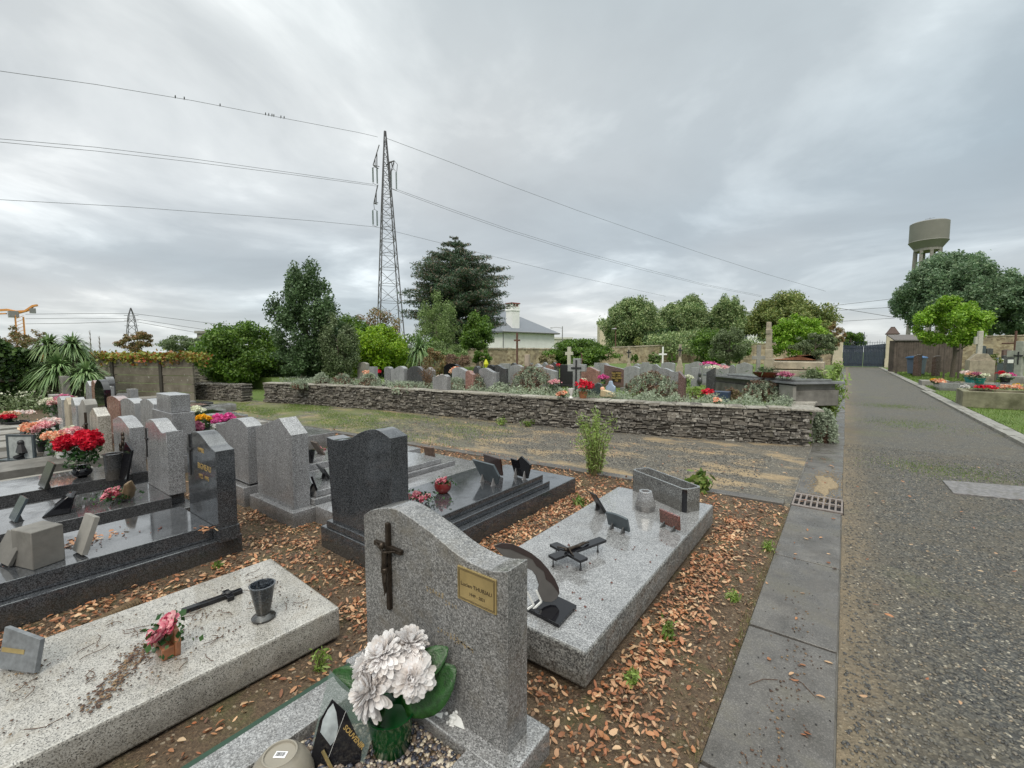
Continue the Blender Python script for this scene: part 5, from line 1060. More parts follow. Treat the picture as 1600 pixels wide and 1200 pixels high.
# --- 7. Row facing us, going left
def rowstone(label, x0, x1, zt, shape, mat, mats=None, slab=None, y=1.25, th=0.13, zb=0.27, plinth=True, cross=None, yb=-0.8, pts=None, zp=0.16, side=None):
    g = thing('grave', label, 'grave', ((x0+x1)/2, y, 0)); mats = mats or mat
    m = M(); m.prism(pts or outline(shape, x0, x1, zb if slab else 0, zt), y, y+th, 'y'); h_ = mk('headstone', m, mat, g, bevel=0.003, smooth=20)
    if slab:
        s0, s1 = slab; base(g, s0-0.06, s1+0.06, yb-0.06, y+th+0.05, 0, zp, mats, 'plinth'); base(g, s0, s1, yb, y+0.0, zp+0.001, zb, mats, 'slab', 0.005)
        m = M(); m.box(x0-0.01, x1+0.01, y+0.001, y+th+0.01, zp+0.001, zb); mk('socle', m, mats, g, bevel=0.003, smooth=0)
    if cross: mk('cross', cross_mb(cross[0], y, cross[1], cross[2], 0.13, 0.02, 0.014, 0.36), BLACKM, h_, bevel=0.002, smooth=0)
    return g, h_
y = 1.25; pts = [(onY(291, 690, y).x, 0.27)]+smoothline(pxo([(291, 690), (293, 683), (298, 676.5), (304, 674.5), (310, 677), (318, 686), (327, 698), (336, 706)], y), 4)+[(onY(336, 706, y).x, 0.27)]
g, h_ = rowstone('polished dark blue grave with a swooping headstone, black cross and gold lettering', -4.30, -3.70, 1.0, 'wave', G_DARK, slab=(-4.52, -3.82), pts=pts, yb=-1.2)
mk('cross', cross_mb(-4.21, y, 0.60, 0.935, 0.10, 0.018, 0.012, 0.36), BLACKM, h_, bevel=0.002, smooth=0)
text('FAMILLE', 0.05, GOLD, h_, face_mtx((-3.98, y-0.001, 0.83)), ext=0.0008, sx=0.7); text('BIGNEAU', 0.065, GOLD, h_, face_mtx((-3.93, y-0.001, 0.70)), ext=0.0008, sx=1.0); text('1922   1995', 0.048, GOLD, h_, face_mtx((-3.95, y-0.001, 0.62)), ext=0.0008, sx=0.9)
y = 1.28; pts = [(onY(227, 672, y).x, 0.27)]+smoothline(pxo([(227, 664), (228, 658), (233, 655), (239, 658), (246, 668), (253, 676.5), (259, 675)], y), 4)+[(onY(259, 675, y).x, 0.27)]
g, h_ = rowstone('grey grave with a curved headstone and slim black cross, behind the dark blue one', -5.60, -5.02, .9, 'wave', G_FINE, slab=(-5.62, -4.86), y=y, pts=pts, mats=G_CHAR, yb=-0.9)
mk('cross', cross_mb(-5.52, y, 0.55, 0.84, 0.09, 0.016, 0.012, 0.36), BLACKM, h_, bevel=0.002, smooth=0)
rowstone('mid grey grave with a sloping headstone hung with dark plaques, behind the red flowers', -6.85, -6.16, 0.87, 'gable', G_FINE, slab=(-6.85, -6.15), y=1.28, mats=G_CHAR, yb=-0.9, pts=[(-6.85, .27), (-6.85, .80), (-6.6, .86), (-6.45, .85), (-6.16, .77), (-6.16, .27)])
rowstone('small beige granite grave with a clipped top headstone, behind the red flowers', -8.08, -7.64, 0.86, 'gable', G_BEIGE, slab=(-8.05, -7.4), y=1.28, mats=CONCD, yb=-1.0)
rowstone('weathered grey grave with a wavy headstone, next beyond the small beige one', -8.95, -8.45, 0.92, 'waver', CONC, slab=(-9.1, -8.6), y=1.3, mats=CONCD, zb=0.24, yb=-1.0)
rowstone('slim pale grey headstone just beyond the weathered wavy one', -9.44, -9.1, 0.90, 'wave', G_PALE, slab=(-9.9, -9.3), y=1.3, yb=-0.9, mats=CONC)
rowstone('slim cream headstone third from the far end of the facing row', -10.05, -9.65, 0.87, 'gable', SAND, slab=(-10.6, -10.1), y=1.3, yb=-0.9, mats=CONC)
rowstone('pale grey headstone second from the far end of the facing row', -10.65, -10.25, 0.85, 'arc', G_PALE, slab=(-11.3, -10.8), y=1.3, yb=-0.9, mats=CONC)
rowstone('plain grey headstone farthest along the facing row, behind pink flowers', -11.55, -11.2, 0.82, 'flat', CONC, slab=(-12.3, -11.6), y=1.3, yb=-0.9)
# low frames of kerbstone graves between them at the left edge
for i, (x0, x1, lab) in enumerate(((-7.30, -6.98, 'narrow concrete kerb frame filled with moss beside the grey grave'), (-8.9, -8.25, 'concrete kerb grave frame with dry grass inside, left edge'), (-10.0, -9.2, 'older concrete grave frame with weeds, further along the left edge'), (-12.9, -11.9, 'cracked concrete grave frame with a small black pot, far left'))):
    g = thing('bordered_grave', lab, 'grave', ((x0+x1)/2, 0.2, 0)); m = M(); y0, y1 = -1.3, 1.15; w_ = 0.09; h = 0.2
    if x0 < -8.2: x0 -= 0.0
    m.box(x0, x0+w_, y0, y1, 0, h); m.box(x1-w_, x1, y0, y1, 0, h); m.box(x0+w_, x1-w_, y0, y0+w_, 0, h-0.002); m.box(x0+w_, x1-w_, y1-w_, y1, 0, h-0.002); mk('kerbstones', m, CONC, g, bevel=0.008, smooth=0)
    m = M(); m.box(x0+w_, x1-w_, y0+w_, y1-w_, 0, 0.1); mk('bed', m, LAWNM, g, smooth=0); RECTS.append((x0, x1, y0, y1))
# --- 8. second row's backs going left
def backstone(label, x0, x1, zt, shape, mat, y=1.92, th=0.15, zb=0.18, mats=None, slab=True, extra=None):
    g = thing('grave', label, 'grave', ((x0+x1)/2, y, 0)); m = M(); m.prism(outline(shape, x0, x1, zb, zt), y, y+th, 'y'); mk('headstone', m, mat, g, bevel=0.003, smooth=20)
    base(g, x0-0.06, x1+0.06, y-0.05, y+2.2, 0, zb, mats or mat, 'plinth')
    if slab: base(g, x0+0.02, x1-0.02, y+th+0.02, y+2.0, zb+0.001, zb+0.07, mats or mat, 'slab', 0.004)
    return g
g = thing('grave', 'stacked block grey granite monument in two tiers beside the purple flowers', 'grave', (-7.3, 2.0, 0))
m = M(); m.box(-7.70, -6.90, 1.86, 2.12, 0.24, 0.80); m.box(-7.55, -6.98, 1.88, 2.10, 0.801, 1.03); mk('headstone', m, G_FINE, g, bevel=0.006, smooth=0); base(g, -7.76, -6.85, 1.8, 4.1, 0, 0.24, G_FINE, 'plinth')
backstone('grey headstone with a rounded top left of the two tier monument', -8.53, -7.88, 0.90, 'arc', G_PALE)
backstone('grey headstone with a humped top right of the pink granite one', -9.66, -8.85, 0.84, 'arc', G_PALE, mats=CONC)
backstone('pink granite headstone standing out among the grey ones', -10.6, -9.76, 0.82, 'arc', G_PINK)
backstone('pale grey slanting headstone left of the pink granite one', -11.1, -10.75, 0.82, 'slant', G_PALE, y=2.1)
backstone('tall black rounded slab headstone rising above the far end of the rows', -11.75, -11.0, 1.06, 'round', BLACK, y=1.96, th=0.1)
for i, (a, b, zt, sh, mt, lab, yy) in enumerate(((-12.6, -12.25, .86, 'flat', G_PALE, 'small pale headstone just left of the tall black one', 2.2), (-13.4, -13.0, .90, 'flat', G_PALE, 'pale headstone two places left of the tall black one', 2.25), (-14.1, -13.75, .93, 'arc', G_PINK, 'pale pink headstone at the far end of the rows', 2.3), (-14.6, -14.2, .98, 'round', G_CHAR, 'dark rounded headstone behind the pale pink one at the far end', 2.6), (-15.4, -14.9, .86, 'gable', G_PALE, 'grey pointed headstone under the cordyline blades', 2.4), (-17.6, -17.0, .92, 'flat', CONC, 'mossy square headstone standing alone in front of the ivy hedge', 2.2))):
    backstone(lab, a, b, zt, sh, mt, y=yy, slab=False)
for i, (px, py, w_, zt, lab) in enumerate(((200, 610, 0.3, 0.72, 'tiny pale headstone in front of the dark fence post'),)):
    p = at(px, 608, zt); backstone(lab, p.x-w_/2, p.x+w_/2, zt, 'flat', G_PALE, y=p.y, slab=False)

# ================================================================ FLOWERS AND ORNAMENTS ON THE GRAVES
def petals_cloud(c, rad, n, size, mat, parent, rg, name='blossoms', k=14):
    d = rg.normal(size=(k, 3)); d /= np.linalg.norm(d, axis=1)[:, None]; d[:, 2] = np.abs(d[:, 2])*1.05-0.25; C = np.array(c)+d*np.array(rad)*0.72
    Rr = np.full((k, 3), 0.34)*np.array(rad)*rg.uniform(0.8, 1.25, k)[:, None]; o = mk(name, leaves(clumps(C, Rr, n, rg, 0.35), size, rg, 0.75), PT[mat], parent); return o
def potflowers(label, p, pot, fl, n=900, size=0.022, h=0.22, r=0.12, potr=0.07, poth=0.11, seed=1, lf='potgreen', group=None, foliage=True, rz=1.0, name='flower_pot', cat='flower pot'):
    g = thing(name, label, cat, p, group); rg = np.random.default_rng(seed); p = Vector(p)
    if pot is not None:
        m = M(); m.lathe([(potr*0.72, 0), (potr*0.95, poth*0.9), (potr*1.05, poth*0.92), (potr*1.05, poth), (potr*0.85, poth), (potr*0.8, poth*0.8)], 18); mk('pot', m, pot, g, world=False)
    fl = fl if isinstance(fl, list) else [fl]
    for i, f in enumerate(fl):
        o = (0, 0) if len(fl) == 1 else (math.cos(i*2.4)*r*0.45, math.sin(i*2.4)*r*0.45); rr = r if len(fl) == 1 else r*0.62
        petals_cloud((p.x+o[0], p.y+o[1], p.z+h+(i % 2)*r*0.2), (rr, rr, rr*rz*0.85), n//len(fl), size, f, g, rg, k=16)
    if foliage: P = np.array([p.x, p.y, p.z+h-r*0.55])+np.clip(rg.normal(size=(int(min(n, 1500)*0.25), 3)), -1.6, 1.6)*np.array([r*0.42, r*0.42, r*0.36]); P = P[P[:, 2] > p.z+poth*0.5 if pot is not None else P[:, 2] > p.z]; mk('leaves', leaves(P, size*1.25, rg, 0.5), LF[lf], g)
    return g
# red bouquet in a round black vase
p = at(129, 745, 0.27); g = potflowers('bright red silk flowers in a round black vase on a dark wet slab', (p.x, p.y, 0.27), None, 'red', 7000, 0.036, 0.34, 0.20, seed=2, rz=1.05)
m = M(); m.lathe([(0.035, 0), (0.075, 0.03), (0.085, 0.06), (0.07, 0.095), (0.035, 0.115), (0.04, 0.135), (0.03, 0.136)], 24); mk('vase', m, BLACK, g, world=False, smooth=60)
for (px, py, z, fl, h, r, pot, lab, sd, n, rz) in (
    (101, 718, .24, ['salmon', 'cream', 'salmon', 'pink'], .30, .20, PORC, 'loose bouquet of small salmon roses with pale green leaves in a white vase', 3, 2600, .8),
    (70, 705, .24, ['pink', 'palepink', 'salmon'], .34, .22, BLACKM, 'big bunch of pink and peach flowers behind the salmon roses', 4, 2600, .75),
    (92, 668, .24, ['pink', 'magenta', 'cream', 'mauve'], .46, .24, BLACKM, 'tall mixed pink, yellow and white bouquet farthest back by the headstones', 5, 2200, .75),
    (10, 665, .24, ['red', 'salmon'], .16, .20, BLACKM, 'low red and orange flowers cut by the left edge', 6, 1200, .6),
    (30, 655, .15, 'palepink', .12, .26, None, 'spray of faded pink flowers lying near the left edge', 7, 500, .4),
    (302, 697, .24, 'mauve', .27, .15, BLACKM, 'purple chrysanthemums with pale leaves in a big black pot', 8, 1800, .85),
    (320, 680, .26, 'yellow', .25, .14, BLACKM, 'golden yellow chrysanthemums in a black pot beside the purple ones', 9, 1600, .8),
    (308, 668, .26, 'cream', .30, .15, BLACKM, 'creamy white flowers behind the purple and yellow chrysanthemums', 10, 900, .7),
    (351, 683, .29, 'magenta', .27, .17, BLACKM, 'round dome of magenta pink chrysanthemums behind the light grey headstone', 11, 2000, .8),
    (381, 692, .29, 'palepink', .20, .13, simple('clear_plastic', (.35, .36, .32), .2), 'small white and pale pink flowers in a slanting plastic holder behind the grey headstones', 12, 900, .7),
    (243, 655, .24, 'salmon', .26, .16, None, 'coral pink flowers between the humped headstone and the two tier monument', 13, 700, .8),
    (265, 660, .24, 'cream', .26, .13, None, 'white roses peeping out right of the two tier monument', 14, 500, .8)):
    p = at(px, py, z); potflowers(lab, (p.x, p.y, z), pot, fl, n, 0.034, h, r, 0.09, 0.14, sd, rz=rz)
# white flowering ground plants in front of the hedge
for (px, py, lab, sd) in ((45, 640, 'low mound of small white daisies in front of the ivy hedge', 31), (80, 632, 'second drift of small white daisies nearer the cordylines', 32)):
    p = at(px, py, 0); g = thing('daisy_plant', lab, 'plant', (p.x, p.y, 0)); rg = np.random.default_rng(sd)
    P = np.array([p.x, p.y, 0.2])+rg.normal(size=(2500, 3))*np.array([.8, .4, .14]); mk('foliage', leaves(P[P[:, 2] > 0], .06, rg, .5), LF['olive'], g); P = np.array([p.x, p.y, 0.42])+rg.normal(size=(110, 3))*np.array([.8, .4, .07]); tag(mk('flowers', leaves(P, .05, rg, 1.0), PT['cream'], g), kind='stuff')
# orange lantern
p = at(279, 683, .24); g = thing('grave_lantern', 'small bright orange plastic grave lantern left of the purple flowers', 'lantern', (p.x, p.y, .24)); m = M(); m.lathe([(.05, 0), (.062, .02), (.055, .10), (.03, .13)], 16); mk('body', m, LANT, g, world=False); m = M(); m.lathe([(.035, .13), (.045, .14), (.02, .18), (.001, .185)], 16); mk('cap', m, PORC, g, world=False)
# dark granite grave behind: pots and plaques
p = at(660, 783, ZD); roses('pink ceramic roses with green leaves lying on the charcoal slab beside its headstone', (p.x, p.y, ZD), 10, 0.030, None, h=0.05, spread=(.13, .07, .02), seed=6, leafn=26, sc=1.0)
p = at(692, 770, ZD); g = roses('small pink roses in a round crimson bowl on the charcoal slab', (p.x, p.y, ZD), 5, 0.026, None, h=0.12, spread=(.05, .05, .02), seed=7, leafn=18)
m = M(); m.lathe([(.04, 0), (.07, .03), (.08, .07), (.072, .10), (.06, .085)], 20); mk('bowl', m, simple('crimson_ceramic', (.16, .02, .02), .25), g, world=False)
p = at(775, 757, ZD); plaque('slanted slate blue plaque seen from behind on two grey feet, charcoal slab', (p.x-.08, p.y+.0, ZD), R(-12), .34, .20, SLATE, .30, .02, pts=[(-.11, 0), (.13, 0), (.19, .10), (.14, .21), (-.20, .20)], legm=LEAD, z0=.02)
p = at(772, 740, ZD); plaque('plain dark brown rectangular plaque at the far end of the charcoal slab', (p.x, p.y, ZD), R(-14), .30, .18, simple('brown_stone', (.035, .018, .015), .15), .15, .02, legs=False)
p = at(815, 746, ZD); plaque('black notched plaque on two feet at the end of the charcoal slab', (p.x, p.y, ZD), R(-12), .26, .24, BLACK, .16, .018, pts=[(-.10, 0), (.10, 0), (.17, .16), (.04, .23), (-.03, .17), (-.14, .17)], legm=LEAD, z0=.012)
# pale slab end plaque and items behind the gable stone
p = at(673, 718, .17); plaque('narrow plaque seen edge on standing on the pale grey slab', (p.x, p.y, .17), R(8), .16, .17, simple('mottled_plaque', (.12, .08, .06), .3, .5, 20), .25, .02)
p = at(493, 765, .27); plaque('black polished plaque on a white foot just behind the gabled headstone', (p.x, p.y, .27), R(-20), .16, .15, BLACK, .3, .02)
p = at(512, 748, .27); plaque('dark pointed plaque between the gabled and the charcoal headstone', (p.x, p.y, .27), R(-8), .16, .17, BLACKM, .5, .015, 'slantr')
p = at(486, 722, .3); g = thing('granite_vase', 'tall black goblet vase behind the gabled headstone', 'vase', (p.x, p.y, .24)); m = M(); m.lathe([(.045, 0), (.05, .015), (.02, .04), (.025, .06), (.05, .19), (.053, .2), (.04, .2), (.02, .08)], 18); mk('body', m, BLACK, g, world=False)
p = at(505, 715, .24); plaque('brown lichened plaque leaning back beside the black goblet vase', (p.x, p.y, .24), R(-5), .18, .24, FENCEW, .5, .02)
p = at(503, 702, .3); roses('small faded red ceramic flowers behind the leaning brown plaque', (p.x, p.y, .24), 5, .03, None, h=.06, spread=(.07, .05, .03), seed=15)
p = at(394, 735, .29); g = thing('planter_trough', 'brown planter box with leaves between the light grey and gabled headstones', 'planter', (p.x-.05, p.y+.15, .26)); m = M(); m.box(-.22, .22, -.13, .13, 0, .22, -.02); m.box(-.20, .20, -.11, .11, .221, .222); mk('box', m, simple('dark_brown_plastic', (.045, .035, .02), .3), g, world=False, bevel=.004)
m = M(); m.box(-.235, .235, -.145, -.115, .2, .235); m.box(-.235, .235, .115, .145, .2, .235); mk('rim', m, LEAD, g, world=False)
for i, (px, py, z, lab, w, h) in enumerate(((404, 705, .22, 'dark book shaped plaque on the kerb behind the light grey headstone', .22, .10), (388, 655, .2, 'small dark tilted plaque near the path behind the pink flowers', .26, .08))):
    p = at(px, py+8, z); plaque(lab, (p.x, p.y, z), R(-25), w, h, BLACKM, -.7, .02)
# items on the facing row of slabs
ZL = .27
p = at(125, 866, ZL); plaque('tall weathered stone plaque leaning on the dark blue slab, right of the grey block', (p.x, p.y, ZL), R(8), .16, .24, CONC, -.32, .03, legs=False)
a_ = at(52, 892, ZL); b_ = at(103, 874, ZL); g = thing('stone_block', 'square grey concrete block planter on the dark blue slab', 'planter', (a_.x, a_.y, ZL)); an = math.atan2(b_.y-a_.y, b_.x-a_.x); m = M(); w_ = (b_-a_).length; m.box(0, w_, 0, .20, 0, .235); m.xf(Matrix.Rotation(an, 4, 'Z')); mk('block', m, CONCD, g, world=False, bevel=.006)
p = at(8, 885, ZL); plaque('grey six sided plaque with a carved dark medallion at the left edge', (p.x-.02, p.y, ZL), R(12), .22, .2, CONCD, -.30, .02, pts=[(-.08, 0), (.08, 0), (.12, .10), (.04, .19), (-.08, .19), (-.12, .1)])
p = at(95, 800, ZL); g = thing('memorial_plaque', 'black folded plaque shaped like a book on the dark slab under the red flowers', 'plaque', (p.x, p.y, ZL), rz=R(75)); m = M(); m.prism([(-.10, 0), (.07, 0), (.10, .13), (.06, .15)], -.10, .10, 'y'); m.xf(Matrix.Rotation(R(0), 4, 'Z')); mk('plate', m, BLACK, g, world=False, bevel=.01)
p = at(20, 815, ZL); plaque('grey flat plaque on long wire feet, dark slab at the left edge', (p.x, p.y, ZL), R(6), .16, .18, SLATE, -.42, .018)
p = at(180, 784, ZL); roses('pink ceramic roses in a large brown half shell on the dark slab', (p.x, p.y-.0, ZL), 10, .036, None, h=.08, spread=(.11, .08, .03), seed=8, leafn=30)
g = bpy.context.scene.objects[-1]
q = (p.x+.05, p.y+.06, ZL); g = thing('shell_stand', 'brown half shell shaped ceramic stand rising behind the pink roses', 'stand', q); m = M()
m.prism([(-.16, .02), (-.05, 0), (.06, .02), (.15, .12), (.17, .22), (.12, .20), (.02, .10)], -.0, .06, 'y'); m.xf(Matrix.Rotation(R(20), 4, 'Z') @ Matrix.Rotation(R(25), 4, 'X')); mk('shell', m, simple('brown_ceramic', (.20, .14, .08), .35, .4, 20), g, world=False, bevel=.015)
p = at(66, 763, ZL); plaque('dark plaque on a black foot, third slab from the dark blue one', (p.x, p.y, ZL), R(4), .24, .24, simple('greenish_black', (.03, .032, .028), .2), -.34, .02)
p = at(35, 718, .24); g = thing('memorial_plaque', 'framed clear plaque with a dark praying figure near the left edge', 'plaque', (p.x, p.y, .24), rz=R(38)); m = M(); m.box(-.15, .15, -.01, .01, .02, .30); mk('plate', m, simple('pale_glass', (.32, .34, .34), .15, .3, 14), g, world=False); m = M()
for bb in ((-.17, -.145, .0, .32), (.145, .17, .0, .32), (-.145, .145, .295, .32)): m.box(bb[0], bb[1], -.014, .014, bb[2], bb[3])
mk('frame', m, SLATE, g, world=False); m = M(); m.ball((.02, -.02, .22), .035, 8); m.tube([(.02, -.02, .2), (.03, -.02, .1), (.0, -.02, .03)], [.03, .06, .07], 8); mk('figure', m, BLACKM, g, world=False); m = M(); m.box(-.2, .22, -.1, .08, 0, .018); mk('base', m, SLATE, g, world=False)
p = at(180, 748, ZL); g = thing('granite_vase', 'dark cylindrical granite vase in front of the third facing headstone', 'vase', (p.x, p.y, ZL)); m = M(); m.lathe([(.075, 0), (.082, .26), (.088, .27), (.070, .27), (.065, .12)], 24); mk('body', m, G_CHAR, g, world=False)
p = at(205, 750, ZL); plaque('tall black slanted plaque leaning against the third facing headstone', (p.x-.05, p.y-.05, ZL), R(10), .16, .38, BLACK, -.2, .02, 'slantr', legs=False)
p = at(196, 742, ZL); g = thing('bronze_ornament', 'bronze rose ornament fixed beside the third facing headstone', 'ornament', (p.x, p.y, ZL)); m = M(); m.tube([(0, 0, 0), (.01, 0, .2), (-.01, 0, .45)], [.012, .01, .006], 6)
for k in range(9): m.ball((random.uniform(-.04, .04), random.uniform(-.02, .02), .12+k*.04), .025, 6, (1, .6, 1.2))
mk('rose', m, BRONZE, g, world=False)
p = onY(146, 676, 1.27); g = thing('bronze_ornament', 'tall dark crucifix ornament in front of the small beige headstone', 'ornament', (p.x-.1, 1.22, .25)); m = M(); m.tube([(0, 0, 0), (0, 0, .55)], .014, 6); m.tube([(-.07, 0, .4), (.07, 0, .4)], .012, 6); m.ball((0, -.02, .33), .04, 8, (1, .6, 1.7)); mk('crucifix', m, BRONZE, g, world=False)
for i, (px, py, lab) in enumerate(((28, 700, 'dark tilted plaque on the kerb frame with dry grass'), (52, 692, 'thin dark plaque behind the tilted one on the grave frames'), (80, 700, 'dark grey plaque standing closest to the pink bouquets'), (73, 715, 'white edged grey plaque below the salmon roses'))):
    p = at(px, py, .2); plaque(lab, (p.x, p.y, .2), R(5), .22, .24, (BLACKM, CONCD, SLATE, G_PALE)[i], -.3, .025)
p = at(27, 668, .2); g = potflowers('empty square black plastic pot near the left edge', (p.x, p.y, .1), BLACKM, 'cream', 20, .02, .22, .05, .16, .22, 33, foliage=False)

# ================================================================ TERRACE GRAVES
TZ = 0.50
def tdepth(px, py, zt):
    wd = float(np.interp(px, [400, 560, 700, 860, 1000, 1100, 1250], [16.5, 12.9, 11.0, 9.4, 8.5, 8.1, 7.9])); return max(wd+0.9, 276/max(5, py-549))+(zt-1.25)*5
def tstone(label, px0, px1, py, zt, shape, mat, slab=None, name='headstone', cat='headstone', th=0.14, plate=False):
    pxc = (px0+px1)/2; d0 = tdepth(pxc, py, zt); p = far(pxc, py, d0); zt = p.z; a = onY(px0, py, p.y); b = onY(px1, py, p.y); g = thing(name, label, cat, ((a.x+b.x)/2, p.y, TZ))
    m = M(); m.prism(outline(shape, a.x, b.x-th*0.0, TZ, zt), p.y, p.y+th, 'y'); mk('stele', m, mat, g, bevel=0.004, smooth=20)
    m = M(); m.box(a.x-0.07, b.x+0.07, p.y-0.08 if slab != 'front' else p.y-1.5, p.y+(1.8 if slab == 'back' else th+0.06), TZ-0.02, TZ+0.09); mk('plinth', m, slab and mat or mat, g, bevel=0.005, smooth=0); return g, a.x, b.x, p.y
ST = [
 ('grey weathered headstone half hidden in plants at the left end of the terrace', 558, 572, 566, 1.35, 'arc', CONC), ('small pale square headstone behind the red flowers at the left of the terrace', 577, 584, 573, 1.25, 'flat', G_PALE),
 ('black slanting headstone standing taller at the left of the terrace', 584, 595, 564, 1.42, 'slantr', G_CHAR), ('light grey wavy headstone at the left of the terrace', 610, 631, 572, 1.28, 'waver', G_PALE),
 ('dark rounded headstone with lettering left of the dry brown weeds', 636, 660, 572, 1.28, 'round', G_CHAR), ('low grey headstone right of the dry brown weeds', 676, 698, 585, 1.10, 'waver', G_GREY),
 ('black arched headstone at the centre left of the terrace', 693, 717, 568, 1.38, 'round', BLACK), ('light grey curved headstone behind pink flowers', 706, 735, 574, 1.28, 'wave', G_PALE),
 ('grey headstone with an engraved cross above the small white sign', 748, 775, 575, 1.25, 'wave', G_FINE), ('charcoal wave topped headstone just behind the engraved grey one', 770, 790, 570, 1.32, 'wave', G_CHAR),
 ('dark low headstone left of the charcoal one', 761, 771, 570, 1.35, 'arc', BLACKM), ('pale headstone farther back above the silver mound', 781, 794, 568, 1.36, 'flat', G_PALE), ('wide grey arched headstone behind the big silver mound', 797, 815, 570, 1.32, 'arc', G_PALE),
 ('small dark rounded headstone at the back of the big silver mound', 797, 806, 567, 1.42, 'round', G_CHAR), ('pale block headstone left of the light grey sloping one', 832, 846, 568, 1.35, 'gable', G_PALE),
 ('light grey sloping headstone left of the white stone cross', 838, 868, 572, 1.30, 'slantr', G_PALE), ('dark pointed headstone far behind the light grey sloping one', 859, 871, 566, 1.42, 'gable', G_CHAR), ('pink headstone far behind the light grey sloping one', 852, 862, 570, 1.3, 'arc', G_PINK),
 ('black square headstone behind the stone cross with the green lawn in front', 875, 896, 570, 1.30, 'flat', BLACKM), ('pink granite headstone right of the white stone cross', 908, 935, 573, 1.28, 'gable', G_PINK),
 ('tall pale headstone behind the brown plaque stone', 933, 950, 567, 1.40, 'arc', G_PALE), ('pale grey headstone far behind between pink and brown stones', 925, 936, 567, 1.36, 'step', G_PALE),
 ('pale grey headstone right of the brown one', 975, 999, 572, 1.30, 'arc', G_PALE), ('stepped pale headstone behind the right silver mound', 997, 1019, 566, 1.42, 'notch', G_PALE),
 ('wide pale grey curved headstone behind the right silver mound', 1012, 1060, 575, 1.26, 'hump', G_GREY), ('square grey headstone below the white metal cross', 1033, 1054, 566, 1.42, 'arc', G_PALE),
 ('tall brown granite stele end right of the wide grey headstone', 1060, 1070, 580, 1.20, 'slantr', G_BROWN), ('wide pale headstone with a raised right shoulder', 1070, 1097, 565, 1.42, 'waver', G_PALE),
 ('pale headstone with rounded shoulders behind the flower bowl', 1119, 1139, 568, 1.38, 'hump', G_PALE), ('pale pointed headstone left of the leaning grey cross', 1150, 1176, 566, 1.40, 'gable', G_PALE),

 ('small grey headstone at the back between the square and the wavy light one', 600, 609, 573, 1.30, 'arc', G_FINE), ('pale narrow headstone half behind the rust brown weeds', 664, 675, 574, 1.3, 'gable', G_PALE), ('low pink headstone peeping out right of the salmon flowers', 727, 739, 579, 1.2, 'wave', G_PINK),
 ('small charcoal headstone behind the bright pink and red flowers', 739, 748, 572, 1.32, 'round', G_CHAR), ('tiny pale headstone at the back right of the big silver mound', 820, 830, 567, 1.38, 'flat', G_PALE), ('grey shouldered headstone behind the pale pink one', 846, 855, 566, 1.42, 'hump', G_FINE),
 ('light headstone between the brown and the stepped ones', 986, 998, 568, 1.42, 'waver', G_PALE), ('small grey headstone at the foot of the white iron cross', 1019, 1033, 569, 1.36, 'wave', G_FINE),
 ('narrow pale headstone left of the flower bowl tomb', 1098, 1110, 569, 1.36, 'arc', G_PALE), ('grey rounded headstone just left of the juniper trunk', 1139, 1149, 570, 1.34, 'round', G_FINE), ('dark low headstone in front of the evergreen', 1104, 1117, 574, 1.3, 'slant', G_CHAR),
]
for t in ST: tstone(*t)
# brown headstone with black plaque
g, xa, xb, yy = tstone('brown granite headstone with a black lettered plate, leaning outwards, centre of the terrace', 944, 977, 570, 1.32, 'slantr', G_BROWN)
q0 = onY(957, 580, yy); q1 = onY(970, 597, yy); m = M(); m.box(q0.x, q1.x, yy-0.012, yy+0.001, q1.z, q0.z); pl_ = mk('lettered_plate', m, simple('brown_black', (.03, .02, .01), .3), g, smooth=0)
for k in range(4): text(('René MORIN', '1921 - 1995', 'Yvette MORIN', '1925')[k], .075, GOLD, pl_, face_mtx(((q0.x+q1.x)/2, yy-.013, q0.z-.055-.075*k)), ext=.001, sx=.75, bold=.003)
# stele with the bronze tulip at the right
g, xa, xb, yy = tstone('grey granite stele with a dark bronze flower figure on its right edge', 1080, 1092, 574, 1.28, 'flat', G_PALE)
q = onY(1094, 600, yy); m = M(); m.tube([(q.x, yy-.05, q.z-.25), (q.x, yy-.05, q.z)], .018, 6); m.ball((q.x, yy-.05, q.z+.08), .07, 8, (.9, .6, 1.4)); m.ball((q.x, yy-.05, q.z+.24), .045, 8, (.9, .7, 1.5)); mk('bronze_figure', m, STEELM, g)
